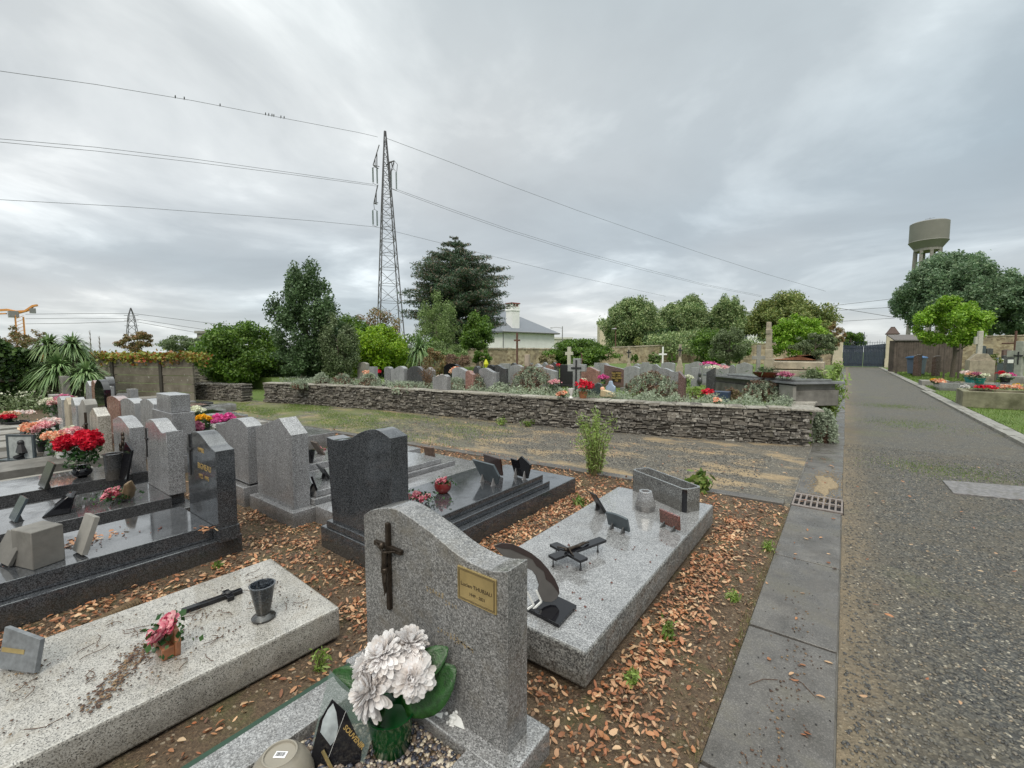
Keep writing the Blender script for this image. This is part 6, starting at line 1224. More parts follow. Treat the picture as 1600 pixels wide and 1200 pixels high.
# stone crosses
def tcross(label, px, pyt, pyb, zt, arm_px, th_px, mat, foot=None, arm_at=.28, iron=None, name='stone_cross', z0=None, Y=None, dl=0.6, base_=True):
    p = far(px, pyt, zt); dpp = depth(p); sc = dpp/FPX; zt = p.z; z0 = TZ if z0 is None else z0
    g = thing(name, label, 'cross', (p.x, p.y, z0)); T = Matrix.Translation((p.x, p.y, 0)) @ Matrix.Rotation(0.25, 4, 'Z'); hw = th_px*sc/2; aw = arm_px*sc/2; za = zt-(zt-z0)*arm_at
    m = M(); m.prism([(-hw, z0), (hw, z0), (hw, za-hw), (aw, za-hw), (aw, za+hw), (hw, za+hw), (hw, zt), (-hw, zt), (-hw, za+hw), (-aw, za+hw), (-aw, za-hw), (-hw, za-hw)], -min(hw, .09), min(hw, .09), 'y'); m.xf(T); mk('cross_body', m, mat, g, bevel=.008, smooth=0)
    if foot and base_: fh = foot; m = M(); m.box(-hw*2.6, hw*2.6, -hw*2.2, hw*2.2, z0, z0+fh*.5); m.prism([(-hw*2.2, z0+fh*.5), (hw*2.2, z0+fh*.5), (hw*1.1, z0+fh), (-hw*1.1, z0+fh)], -hw*1.8, hw*1.8, 'y'); m.xf(T); mk('pedestal', m, mat, g, bevel=.01, smooth=0)
    if iron:
        m = M(); i0, i1, iw, it = iron; yy = -min(hw, .09)-.02; m.box(-it, it, yy, yy+.02, za-i0, za+i1); m.box(-iw, iw, yy-.001, yy+.019, za-it, za+it); m.xf(T); mk('iron_cross', m, BLACKM, g, smooth=0)
    return g
tcross('broad pale granite cross with an inlaid dark cross, in front of the pink headstone', 902, 560, 600, 11.2, 28, 11, G_PALE, None, .26, (.62, .20, .13, .02))
tcross('tall white stone cross in front of the green bush', 889.5, 542, 570, 19, 12, 5, simple('pale_lichen_stone', (.48, .46, .38), .9), .3, .22)
tcross('small wooden crucifix right of the tall white cross', 909, 553, 570, 17, 8, 1.6, RUST, None, .22)
tcross('mossy stone cross with black iron cross left in front of the tan wall', 983, 541, 570, 22, 7, 4, SAND, .5, .22, (.27, .12, .11, .026))
tcross('white painted iron cross in front of the tan wall', 1036, 542, 566, 22, 12, 2.4, WHITE, None, .28)
tcross('stone cross with a black iron cross on a carved pedestal by the tan wall', 1063, 538, 570, 22, 5, 4, SAND, .7, .2, (.30, .13, .13, .030))
tcross('brown wooden crucifix on a pale stone shaft in front of the white house', 808, 520, 570, 21, 10, 2.6, RUST, None, .18, name='calvary_cross')
tcross('broad sandstone cross monument with side arms, centre of the terrace', 824, 554, 580, 14, 22, 7, simple('pinkish_sandstone', (.38, .31, .25), .9, .2, 6), .3, .45)
tcross('little rusty cross on a dark mound left of the grey sloping headstone', 841, 577, 592, 10.8, 6, 1.2, RUST, .3, .35)
tcross('leaning plain grey concrete cross left of the sandstone tomb', 1186, 539, 582, 13.5, 18, 5.5, CONC, .55, .30)
# sandstone tomb with tall broken cross shaft
p = at(1195, 590, .75); Y = p.y; g = thing('tomb', 'large sandstone tomb with a tall carved cross shaft at its left end', 'tomb', (p.x, Y, TZ))
def bx(m, l, r, t, b, Y, d, z=None): A = onY(l, t, Y); B = onY(r, b, Y); m.box(A.x, B.x, Y, Y+d, B.z, A.z)
m = M(); bx(m, 1196, 1289, 590, 612, Y+.3, 1.4); bx(m, 1195, 1290, 578, 590, Y+.25, 1.5); mk('base', m, SAND, g, bevel=.02, smooth=0)
m = M(); bx(m, 1202, 1287, 565, 577.8, Y+.5, 1.0); mk('ledger', m, SAND, g, bevel=.02, smooth=0)
m = M(); bx(m, 1194, 1206, 560, 590, Y+.1, .5); bx(m, 1195.5, 1205, 545, 560, Y+.15, .42); bx(m, 1197, 1204, 518, 545, Y+.2, .3); bx(m, 1197.5, 1203.5, 503, 518, Y+.22, .28); bx(m, 1196.5, 1204.5, 514, 522, Y+.18, .34); mk('cross_shaft', m, SAND, g, bevel=.02, smooth=0)
g = thing('tomb', 'flat tomb with rust red tiles behind the sandstone tomb', 'tomb', (p.x+1, Y+2, TZ)); m = M(); bx(m, 1205, 1282, 560, 580, Y+2.2, 1.5); mk('base', m, SAND, g, smooth=0); A = onY(1206, 562, Y+2.1); B = onY(1276, 562, Y+2.1); m = M(); m.prism([(A.x, A.z), (B.x, A.z), (B.x-.6, A.z+.16), (A.x+1.2, A.z+.18)], Y+2.1, Y+3.6, 'y'); mk('tiled_top', m, simple('rust_tiles', (.33, .13, .07), .8, .2, 10), g, smooth=0)
# slate topped long tomb near the wall
g = thing('tomb', 'long low concrete tomb with a wet slate lid near the right end of the wall', 'tomb', tuple(at(1180, 600, .7)))
A = at(1104, 582, 1.02); B = at(1246, 597, .98); Y = B.y; d_ = Vector((B.x-A.x, B.y-A.y, 0)); an = math.atan2(d_.y, d_.x); ln = d_.length; T = Matrix.Translation((A.x, A.y, 0)) @ Matrix.Rotation(an, 4, 'Z')
m = M(); m.box(0, ln-.05, 0, 1.0, TZ-.02, .80); m.box(.05, ln-.1, .06, .95, .8, .93); m.xf(T); mk('body', m, CONCD, g, bevel=.01, smooth=0)
m = M(); m.box(-.06, ln+.02, -.08, 1.08, .931, .985, .01); m.box(ln*.30, ln-.02, -.03, .8, .986, 1.03); m.xf(T); mk('lid', m, simple('wet_slate_lid', (.16, .165, .17), .18, .25, 5), g, bevel=.008, smooth=0)
m = M(); m.box(ln-.45, ln-.04, -.05, .02, .60, .9); m.xf(T); mk('end_stone', m, CONC, g, bevel=.01, smooth=0)
g = thing('bordered_grave', 'low dark granite frame lying left of the dry brown weeds on the terrace', 'grave', tuple(at(620, 600, .6))); A = at(598, 603, .62); B = at(650, 598, .62); m = M(); m.tube([A, B], .05, 4); C_ = B+Vector((-.3, 1.2, 0)); m.tube([B, C_], .05, 4); mk('kerbstones', m, G_CHAR, g)
# small things on the terrace
def tpot(label, px, py, z, fl, r, sd, pot=None, n=350, size=.045, rz=.8, h=.22, **k):
    p = at(px, py, z); return potflowers(label, (p.x, p.y, z), pot, fl, n, size, h, r, .10, .14, sd, rz=rz, **k)
tpot('red geraniums left of the black slanting headstone on the terrace', 588, 592, .7, 'red', .17, 41); tpot('orange red flowers at the left end of the terrace', 575, 594, .7, 'salmon', .2, 42)
tpot('salmon pink flowers in front of the light grey curved headstone', 713, 592, .8, 'salmon', .22, 43); tpot('bright pink and red flowers left of the engraved grey headstone', 746, 596, .72, 'red', .22, 44)
tpot('small pale pink flowers by the low grey headstone', 689, 600, .62, 'palepink', .14, 45, n=160); tpot('pink and white flowers just right of the big silver mound', 866, 612, .66, 'pink', .15, 46, n=260)
tpot('peach flowers in a flat dish on the wall edge', 879, 622, .62, 'salmon', .13, 47, n=260, h=.08); tpot('red and white flowers in a long terracotta trough on the wall edge', 911, 622, .62, 'red', .22, 48, TERRA, n=520, h=.26)
tpot('single white rose above the red trough flowers', 911, 606, .8, 'cream', .08, 49, n=90, h=.16); tpot('magenta flowers on a stand left of the brown headstone', 943, 603, .72, 'magenta', .14, 50, n=240)
tpot('pink and red flower bowl on the left end of the slate tomb', 1115, 583, 1.0, ['pink', 'magenta', 'cream'], .42, 51, n=500, h=.16, rz=.4); tpot('white flowers left of the grey stele with bronze figure', 1074, 606, .75, 'cream', .16, 52, n=200)
tpot('crimson flowers in the grassy border near the wall', 1106, 623, .66, 'red', .14, 53, n=160, h=.12); tpot('coral flowers at the wall edge right of the crimson ones', 1121, 632, .60, 'salmon', .09, 54, n=110, h=.08)
tpot('dried pink bouquet on the right end of the slate tomb', 1226, 592, 1.03, 'mauve', .17, 55, n=260, h=.08, rz=.5); tpot('small red flowers among the headstones far behind', 872, 582, .9, 'red', .14, 56, n=80)
p = at(1198, 590, 1.03); g = thing('bowl', 'dark red oval bowl full of dead brown stems on the slate tomb', 'bowl', p); m = M(); m.lathe([(.15, 0), (.26, .07), (.28, .12), (.24, .10)], 20, (0, 0, 0), .5); mk('shell', m, simple('dark_red_bowl', (.08, .015, .01), .25), g, world=False); rg = np.random.default_rng(60); mk('stems', leaves(np.array(p)+np.array([0, 0, .15])+rg.normal(size=(260, 3))*np.array([.13, .08, .04]), .09, rg, .15), LF['ivy'], g)
p = at(892, 622, .62); g = thing('white_vase', 'small white urn vase on the wall edge beside the red trough', 'vase', (p.x, p.y, .62)); m = M(); m.lathe([(.05, 0), (.02, .05), (.05, .13), (.065, .2), (.05, .2)], 14); mk('body', m, PORC, g, world=False)
p = at(930, 618, .62); g = thing('memorial_plaque', 'dark green marble heart shaped plaque behind the wall edge', 'plaque', (p.x, p.y, .62)); m = M(); m.prism([(-.16, 0), (.14, 0), (.19, .16), (.14, .27), (.05, .29), (0, .24), (-.06, .29), (-.15, .27), (-.2, .16)], -.03, .03, 'y'); mk('plate', m, simple('dark_green_marble', (.05, .07, .07), .15, .4, 20), g, world=False, bevel=.008)
p = at(951, 619, .62); g = thing('memorial_plaque', 'pale blue angel shaped plaque right of the green marble one', 'plaque', (p.x, p.y+.1, .62)); m = M(); m.prism([(-.1, 0), (.1, 0), (.11, .2), (.05, .25), (.03, .33), (-.03, .33), (-.05, .25), (-.11, .2)], -.03, .03, 'y'); mk('plate', m, simple('pale_blue', (.32, .40, .52), .4), g, world=False, bevel=.008)
p = at(953, 620, .62); g = thing('ceramic_book', 'open cream ceramic book with an orange flower at the wall edge', 'ornament', (p.x, p.y-.12, .62)); m = M(); m.prism([(-.16, 0), (.2, 0), (.16, .09), (.02, .14), (-.14, .17)], -.06, .06, 'y'); mk('book', m, simple('cream_ceramic', (.52, .42, .26), .4, .2), g, world=False, bevel=.02); m = M(); m.ball((-.12, 0, .17), .05, 8); mk('flower', m, simple('peach', (.7, .35, .22), .5), g, world=False)
p = at(765, 600, .75); g = thing('sign', 'small white paper sign on a stake in front of the engraved grey headstone', 'sign', (p.x, p.y, .55)); m = M(); m.box(-.16, .16, -.01, .01, .17, .32); mk('board', m, PAPER, g, world=False); m = M(); m.box(-.012, .012, .01, .02, 0, .2); mk('stake', m, FENCEW, g, world=False); m = M()
for k in range(3): m.box(-.11, .11-.05*(k % 2), -.013, -.0105, .205+k*.035, .213+k*.035)
mk('printed_lines', m, PHOTO, g, world=False, smooth=0)
p = far(759.5, 576, 15); yz = [far(759.5, q_, 15).z for q_ in (575, 569, 565, 561)]; g = thing('garden_flag', 'small bright yellow closed garden flag behind the engraved grey headstone', 'flag', (p.x, p.y, .5)); m = M(); m.lathe([(.03, yz[0]-.5), (.085, yz[1]-.5), (.06, yz[2]-.5), (.005, yz[3]-.5)], 8); mk('fabric', m, LIME, g, world=False); m = M(); m.tube([(0, 0, 0), (0, 0, yz[0]-.49)], .012, 5); mk('stick', m, STEELM, g, world=False)
p = at(1127, 622, .62); g = thing('plastic_pot', 'square dark blue plastic pot at the foot of the slate tomb', 'pot', (p.x, p.y, .5)); m = M(); m.box(-.14, .14, -.12, .12, 0, .26, -.02); m.box(-.12, .12, -.10, .10, .261, .262); mk('body', m, simple('navy_plastic', (.04, .06, .11), .4), g, world=False)

# ================================================================ GRAVES ON THE RIGHT
A = at(1503, 636, 0); B = at(1680, 646, 0); g = thing('bordered_grave', 'mossy concrete grave frame with orange flowers beside the right lawn', 'grave', (A.x, A.y, 0)); d_ = B-A; an = math.atan2(d_.y, d_.x); ln = d_.length; T = Matrix.Translation((A.x, A.y, 0)) @ Matrix.Rotation(an, 4, 'Z')
zt = onY(1503, 611, A.y).z; m = M(); m.box(0, ln, 0, .16, 0, zt); m.box(0, .16, .161, 1.4, 0, zt); m.box(.161, ln, 1.24, 1.4, 0, zt); m.xf(T); mk('kerbstones', m, simple('mossy_concrete', (.21, .20, .13), .8, .3, 4, bump=.4, grime=(.08, .08, .04)), g, bevel=.01, smooth=0); m = M(); m.box(.161, ln, .161, 1.239, 0, zt-.06); m.xf(T); mk('bed', m, SOIL, g, smooth=0)
for (px, py, fl, r, lab, lf) in ((1540, 611, 'red', .3, 'low red begonias at the left of the mossy frame', 'potgreen'), (1580, 611, 'salmon', .28, 'orange red begonias at the right of the mossy frame', 'potgreen'), (1590, 606, 'yellow', .16, 'tuft of green leaves with few yellow flowers at the right edge', 'weed')):
    p = at(px, py, zt-.05); potflowers(lab, (p.x, p.y, zt-.06), None, fl, 260 if fl != 'yellow' else 20, .06, .12, r, seed=px, rz=.4, lf=lf)
def rbox(label, l, r, t, b, z_base, mat, dpx=.9, name='tomb', cat='tomb', part='slab', zoff=0.0):
    A = at(l, b, z_base); B = at(r, b, z_base); Z = far((l+r)/2, t, depth(A)).z; g = thing(name, label, cat, (A.x, A.y, z_base)); m = M(); Bx = onY(r, b, A.y); m.box(A.x, Bx.x, A.y, A.y+dpx, z_base-.02, Z); mk(part, m, mat, g, bevel=.01, smooth=0); return g, A, Bx, Z
rbox('grey granite slab beside the path kerb, right of the road', 1467, 1500, 598, 610, 0, G_GREY, 1.6, part='slab', name='grave', cat='grave')
rbox('long grey granite slab behind the mossy frame', 1500, 1600, 598, 606, 0, G_GREY, 1.4, name='grave', cat='grave'); rbox('low concrete border with flowers near the path on the right', 1440, 1487, 595, 603, 0, CONC, 1.2, name='bordered_grave', cat='grave', part='kerbstones')
g, A, B, Z = rbox('old stone tomb with a sloping shoulder and a broken white shaft', 1513, 1553, 563, 597, 0, SAND, 1.2); k = (B.x-A.x)
m = M(); m.prism([(A.x+k*.02, Z), (B.x-k*.02, Z), (B.x-k*.28, Z+.9*k*.42), (A.x+k*.3, Z+.9*k*.42)], A.y+.2, A.y+1.0, 'y'); mk('shoulder', m, SAND, g, bevel=.01, smooth=0); zz_ = far(1530, 517, depth(A)).z; m = M(); m.box(A.x+k*.34, A.x+k*.54, A.y+.4, A.y+.8, Z+.3, zz_); m.box(A.x+k*.22, A.x+k*.35, A.y+.42, A.y+.78, zz_-.7, zz_-.3); mk('cross_shaft', m, simple('white_lichen_stone', (.46, .44, .38), .9), g, bevel=.02, smooth=0)
rbox('pale low tomb lid behind the young green tree', 1497, 1517, 553, 575, 0, G_PALE, 1.5)
for (l, r, t, b, mt, lab) in ((1532, 1540, 541, 560, SLATE, 'blue grey headstone just right of the white shaft'), (1541, 1551, 545, 562, G_CHAR, 'small dark headstone between the blue grey and the yellow bush'), (1567, 1580, 547, 566, G_BROWN, 'brownish headstone near the right boundary wall'), (1566, 1585, 556, 590, G_CHAR, 'dark slate headstone right of the yellow bush'), (1556, 1566, 560, 590, SLATE, 'narrow stele with a white plate by the yellow bush'), (1571, 1581, 561, 592, SLATE, 'second narrow stele with a white plate, right of the first')):
    dd = 24 if b > 580 else 30; A = far(l, b, dd); B = far(r, b, dd); Z = far(l, t, dd).z; g = thing('headstone', lab, 'headstone', (A.x, A.y, 0)); d_ = B-A; an = math.atan2(d_.y, d_.x); w_ = d_.length; m = M(); m.prism([(0, 0), (w_, 0), (w_, Z), (w_*.5, Z+.04), (0, Z)], 0, .14, 'y'); T = Matrix.Translation((A.x, A.y, 0)) @ Matrix.Rotation(an, 4, 'Z'); m.xf(T); mk('stele', m, mt, g, bevel=.008, smooth=0)
    if 'plate' in lab: m = M(); m.box(.02, w_-.02, -.03, -.002, Z-.22, Z-.03); m.xf(T); mk('white_plate', m, PORC, g, smooth=0)
dd = 21; p = far(1590, 600, dd); g = thing('stone_cross', 'big grey concrete cross with a dark crucifix on a rough base at the right edge', 'cross', (p.x, p.y, 0)); zt = far(1590, 533, dd).z; T = Matrix.Translation((p.x, p.y, 0)) @ Matrix.Rotation(-.6, 4, 'Z'); m = M(); m.box(-.13, .13, -.12, .12, .4, zt); m.box(-.42, .42, -.10, .10, zt-.75, zt-.45); m.xf(T); mk('cross_body', m, simple('pale_green_stone', (.30, .31, .27), .9, .25, 6), g, bevel=.015, smooth=0); m = M(); m.box(-.35, .35, -.3, .3, 0, .42, .05); m.xf(T); mk('pedestal', m, CONC, g, bevel=.02); m = M(); m.box(-.02, .02, -.15, -.125, zt-1.1, zt-.5); m.box(-.16, .16, -.151, -.126, zt-.72, zt-.66); m.xf(T); mk('crucifix', m, BLACKM, g, smooth=0)
dd = 27; p = far(1581, 600, dd); g = thing('iron_cross', 'tall thin rusty iron cross near the right edge', 'cross', (p.x, p.y, 0)); zt = far(1585, 517, dd).z; m = M(); m.tube([(p.x, p.y, 0), (p.x, p.y, zt)], .06, 6); m.tube([(p.x-.5, p.y+.3, zt-.75), (p.x+.5, p.y-.3, zt-.75)], .045, 6); mk('cross_body', m, RUST, g)
for (px, py, z, fl, pot, r, lab, sd) in ((1515, 597, .22, ['pink', 'palepink', 'salmon'], TEAL, .36, 'pink and salmon bouquet in a teal pot on the right', 71), (1530, 599, .22, ['cream', 'mauve'], TEAL, .30, 'white and purple flowers in a second teal pot', 72), (1570, 598, .2, ['magenta', 'red', 'cream'], BLACKM, .34, 'crimson bouquet in a black pot near the right edge', 73), (1467, 600, .25, 'salmon', None, .24, 'orange begonias on the low concrete border', 74), (1460, 598, .25, 'yellow', None, .14, 'green yellow plant left of the orange begonias', 75), (1507, 609, .2, 'white', None, .13, 'white and lilac pansies at the corner of the granite slab', 76)):
    p = at(px, py, z); potflowers(lab, (p.x, p.y, z), pot, fl, 500, .07, .34 if pot else .1, r, .2, .22, sd, rz=.7)
p = far(1553, 590, 23); g = thing('shrub', 'yellow green conical shrub among the right hand graves', 'shrub', (p.x, p.y, 0)); rg = np.random.default_rng(77); a = far(1553, 552, 23); P = crown_pts((p.x, p.y, a.z-.3), (.32, .32, .32), 2500, rg, 20); mk('foliage', leaves(P, .06, rg, .4), LF['linden_yellow'], g); m = M(); m.tube([(p.x, p.y, 0), (p.x, p.y, a.z-.4)], .08, 7); mk('stem', m, BARK, g)

# ================================================================ TREES AND SHRUBS
tree('holly_tree', 'tall dark holly tree rising above the bushes at the left end of the terrace', 'tree', 428, 538, 402, 603, 17.3, 'holly', 34000, .10, .5, k=150, cr=.17, fill=.25, prof=lambda z: np.clip(np.where(z < .5, .85+z*.25, .98-(z-.5)*1.0), .40, 1.0), tr=.10, base_px=473)
tree('laurel', 'broad dark green laurel bush at the left behind the low broken wall', 'shrub', 306, 446, 497, 603, 19.5, 'laurel', 42000, .12, .1, k=90, cr=.26, kind='bush', prof=dome, tr=.06)
tree('olive_bush', 'grey green loose bush in front of the bright shrub', 'shrub', 496, 558, 486, 600, 16.6, 'olive', 16000, .07, .5, k=60, cr=.25, kind='bush', tr=.05)
tree('shrub', 'bright yellow green rounded shrub left of the pylon foot', 'shrub', 540, 640, 496, 590, 19, 'bright', 34000, .10, .5, k=80, cr=.26, kind='bush', prof=dome, tr=.05)
tree('shrub', 'bright green shrub top behind the olive bush', 'shrub', 510, 580, 482, 580, 21, 'laurel', 12000, .12, .5, k=50, kind='bush', tr=.05)
tree('shrub', 'thin reddish tipped tree at the foot of the pylon', 'tree', 556, 632, 478, 560, 26, 'rusty', 4000, .11, .3, k=34, cr=.2, tr=.05)
tree('shrub', 'dark green undergrowth between the laurel and the holly', 'shrub', 425, 520, 535, 603, 19.5, 'holly', 16000, .11, .3, k=60, kind='bush', tr=.05); tree('shrub', 'mixed green undergrowth behind the yucca and the bright shrub', 'shrub', 610, 690, 520, 590, 23, 'laurel', 9000, .11, .3, k=40, kind='bush', tr=.04)
# dark cedar, boughs built as flat drooping plates
def conifer(label, pl, pr, pt, pb, dep, leaf, n, size, name='cedar', gz=0.0, lv=22, seed=8):
    a = far((pl+pr)/2, pt, dep); b = far((pl+pr)/2, pb, dep); Rm = (pr-pl)/2*dep/FPX*math.cos(math.atan(((pl+pr)/2-800)/FPX)); H = a.z-gz; g = thing(name, label, 'tree', (a.x, a.y, gz)); rg = np.random.default_rng(seed); C = []; Q = []; m = M(); z0 = b.z
    for i in range(lv):
        t = i/(lv-1); z = z0+(a.z-z0)*t**0.92; rad = Rm*float(np.interp(t, [0, .15, .35, .55, .75, .9, 1], [.62, .74, .94, .88, .58, .27, .05])); nb = int(10-4*t)+1
        for k in range(nb):
            z = z0+(a.z-z0)*min(1, max(0, t+rg.uniform(-.035, .035)))**0.92; an = 2*PI*k/nb+i*1.3+rg.uniform(-.3, .3); L_ = rad*rg.uniform(.70, 1.14); d = np.array([math.cos(an), math.sin(an), 0]); up = .30+.25*t+rg.uniform(-.12, .25); e = Vector((a.x+d[0]*L_, a.y+d[1]*L_, z+L_*up*.35)); s_ = Vector((a.x, a.y, z-.2)); m.tube([s_, s_.lerp(e, .5)+Vector((0, 0, L_*.08)), e], [.09*(1.2-t), .05*(1.2-t), .015], 5)
            for j in range(6): u = .25+.75*j/5; C.append([a.x+d[0]*L_*u, a.y+d[1]*L_*u, z+L_*up*.35*u-0.12*u+rg.uniform(-.05, .05)]); w = L_*(.15+.12*math.sin(u*3)); Q.append([w*1.1, w*1.1, w*.20+.07])
    C = np.array(C); Q = np.array(Q); mk('crown', leaves(clumps(C, Q, n, rg, .6), size, rg, .22), LF[leaf], g); m.tube([(a.x, a.y, gz), (a.x, a.y, a.z-.3)], [.32, .05], 8); mk('trunk', m, BARK, g); return g
conifer('large dark cedar with drooping brownish boughs in front of the white house', 628, 797, 371, 548, 34, 'cedar', 110000, .22)
tree('birch_tree', 'slender light green birch in front of the cedar', 'tree', 648, 716, 452, 572, 27, 'birch', 13000, .09, .3, k=60, cr=.2, prof=egg, tr=.06, fill=.3)
tree('shrub', 'light green bushy shrub below the birch', 'shrub', 668, 730, 528, 576, 22, 'birch', 9000, .09, .4, k=40, kind='bush', tr=.03)
tree('evergreen_shrub', 'rounded dark green tree right in front of the cedar', 'tree', 716, 775, 486, 553, 26, 'laurel', 15000, .12, .3, k=50, kind='tree', prof=dome, tr=.08)
tree('shrub', 'small green shrub against the rubble wall', 'shrub', 738, 768, 546, 573, 21, 'laurel', 5000, .08, .4, k=24, kind='bush', tr=.03); tree('shrub', 'sparse pale shrub against the wall, right of the calvary cross', 'shrub', 842, 868, 552, 572, 24, 'drygrass', 2200, .08, .4, k=24, kind='bush', tr=.03)
tree('shrub', 'brown flowered shrub beside the yucca', 'shrub', 662, 696, 545, 590, 17, 'rusty', 5000, .07, .4, k=30, kind='bush', tr=.03); tree('shrub', 'pale dry bush in front of the rubble wall, left of the small green shrub', 'shrub', 690, 736, 550, 580, 20, 'brownstem', 5000, .07, .4, k=30, kind='bush', tr=.03)
tree('shrub', 'broad green bush in front of the wall, right of the white house', 'shrub', 862, 960, 528, 574, 29, 'laurel', 26000, .13, .4, k=60, kind='bush', prof=dome, tr=.06)
tree('linden_tree', 'left round clipped linden behind the crosses', 'tree', 944, 1032, 459, 555, 52, 'linden', 60000, .22, 0, k=130, cr=.24, prof=fulld, fill=.62, tr=.25, group='round clipped lindens')
tree('linden_tree', 'second round linden from the left, right of its twin', 'tree', 1024, 1118, 459, 553, 54, 'linden', 62000, .22, 0, k=130, cr=.24, prof=fulld, fill=.62, tr=.25, group='round clipped lindens')
tree('linden_tree', 'narrow pale linden right of the two round ones', 'tree', 1112, 1162, 457, 548, 50, 'linden', 30000, .21, 0, k=90, cr=.26, prof=fulld, fill=.6, tr=.2, group='round clipped lindens')
tree('linden_tree', 'yellowing round linden behind the bright maple', 'tree', 1168, 1292, 457, 545, 50, 'linden_yellow', 62000, .22, 0, k=130, cr=.24, prof=fulld, fill=.62, tr=.25, group='round clipped lindens')
tree('shrub', 'dusky dark bush behind the tan wall between the lindens', 'shrub', 1006, 1070, 510, 548, 47, 'ivy', 12000, .2, 0, k=40, kind='bush', tr=.06); tree('shrub', 'small yellow conifer behind the tan wall', 'shrub', 990, 1006, 524, 548, 46, 'linden_yellow', 2500, .14, 0, k=20, kind='bush', tr=.05, prof=cone)
tree('shrub', 'creeper covered shrub clinging to the tan wall', 'shrub', 1012, 1036, 550, 572, 36, 'birch', 3000, .12, .3, k=20, kind='bush', tr=.03); tree('shrub', 'green climber on the tan wall beside the white iron cross', 'shrub', 1044, 1056, 552, 568, 36, 'laurel', 1200, .1, .3, k=12, kind='bush', tr=.03); tree('shrub', 'narrow climbing shrub on the wall by the left iron cross', 'shrub', 986, 996, 546, 572, 33, 'laurel', 1500, .1, .3, k=12, kind='bush', tr=.03)
tree('shrub', 'low dark hedge of bushes filling the gap under the lindens', 'shrub', 1010, 1170, 512, 560, 45, 'linden', 16000, .2, 0, k=60, kind='bush', tr=.06)
tree('evergreen_tree', 'dark green dense evergreen left of the juniper', 'tree', 1080, 1150, 508, 575, 30, 'laurel', 20000, .13, .3, k=60, kind='tree', tr=.1)
tree('juniper', 'feathery grey green juniper in the middle right of the terrace', 'tree', 1112, 1168, 505, 578, 22, 'olive', 17000, .08, .5, k=60, cr=.22, prof=egg, tr=.10, kind='tree')
tree('evergreen_shrub', 'dark green shrub just right of the juniper', 'shrub', 1140, 1172, 532, 572, 24, 'laurel', 6000, .1, .5, k=30, kind='bush', tr=.05)
tree('maple_tree', 'bright green maple in front of the yellowing linden', 'tree', 1206, 1292, 488, 560, 28, 'maple', 22000, .13, .4, k=70, cr=.22, prof=dome, tr=.09)
tree('young_tree', 'thin young tree on a bare stem in front of the bright maple', 'tree', 1238, 1312, 515, 562, 15.5, 'olive', 6500, .07, .5, k=50, cr=.18, tr=.03, fill=.2, base_px=1268); tree('young_tree', 'reddish tipped small tree beside the left gate pillar', 'tree', 1284, 1320, 500, 545, 38, 'rusty', 3500, .12, 0, k=30, cr=.2, tr=.05)
tree('tree', 'rounded green bush beyond the gate', 'tree', 1312, 1350, 516, 548, 80, 'laurel', 5000, .3, 0, k=30, kind='tree', tr=.2)
tree('large_tree', 'huge dense green tree in front of the water tower', 'tree', 1398, 1568, 390, 528, 62, 'big', 75000, .32, 0, k=140, cr=.2, prof=fulld, fill=.6, tr=.5, limbs=7)
tree('large_tree', 'huge dark green tree cut by the right edge', 'tree', 1535, 1720, 402, 545, 56, 'big', 60000, .34, 0, k=110, cr=.18, prof=dome, tr=.5, limbs=7)
tree('maple_tree', 'young bright green ball headed tree on the right with a slim trunk', 'tree', 1436, 1546, 462, 552, 26.5, 'maple', 24000, .14, 0, k=60, cr=.22, tr=.10, base_px=1490, prof=lambda z: np.clip(.75+.6*np.sin(z*PI)**.6-.35*z, .3, 1.1))
for px, lab in ((1474, 'left grey timber stake beside the young green tree'), (1497, 'right grey timber stake beside the young green tree')): p = far(px, 590, 25.5); g = M(); g.tube([(p.x, p.y, 0), (p.x, p.y, far(px, 537, 25.5).z)], .05, 6); solo('tree_stake', g, FENCEW, lab, 'stake', (p.x, p.y, 0), 'stakes of the young tree')
tree('large_tree', 'hazy green tree filling the gap between the two huge right hand trees', 'tree', 1500, 1610, 412, 530, 70, 'big', 26000, .36, 0, k=80, cr=.2, prof=dome, tr=.4)
# far left trees beyond the fence
tree('tree', 'airy yellowish tree at the far left below the crane', 'tree', -10, 78, 505, 560, 40, 'rusty', 4200, .16, 0, k=50, cr=.16, tr=.08, fill=.1); tree('tree', 'reddish brown small tree below the distant pylon', 'tree', 180, 240, 513, 552, 36, 'rusty', 5500, .14, 0, k=40, cr=.2, prof=dome, tr=.06); tree('tree', 'olive green low tree behind the creeper', 'tree', 250, 318, 524, 552, 34, 'olive', 6000, .13, 0, k=40, tr=.06)
for i, (px, yt) in enumerate(((142, 516), (156, 525))):
    p = far(px, 550, 40); m = M(); zt = far(px, yt, 40).z; m.tube([(p.x, p.y, 0), (p.x+.2, p.y, zt)], [.06, .015], 5)
    for k in range(9): z = zt*(.35+.6*k/9); s_ = 1 if k % 2 else -1; m.tube([(p.x+.1, p.y, z), (p.x+s_*.7*(1-k/14), p.y, z+.35)], [.025, .008], 4)
    o = solo('bare_sapling', m, BARK, ('taller bare sapling behind the creeper', 'shorter bare sapling behind the creeper')[i], 'tree', (p.x, p.y, 0))
tree('shrub', 'rough green growth at the foot of the ivy hedge', 'shrub', -30, 120, 592, 640, 19.5, 'ivy', 14000, .1, 0, k=60, kind='bush', tr=.03, yscale=.3); tree('shrub', 'low green weeds at the foot of the concrete fence', 'shrub', 165, 232, 606, 634, 17.5, 'weed', 4500, .07, 0, k=40, kind='bush', tr=.02, yscale=.4); tree('shrub', 'pale weeds by the corner of the concrete fence', 'shrub', 262, 312, 620, 634, 16.5, 'weed', 2500, .06, 0, k=30, kind='bush', tr=.02, yscale=.4)
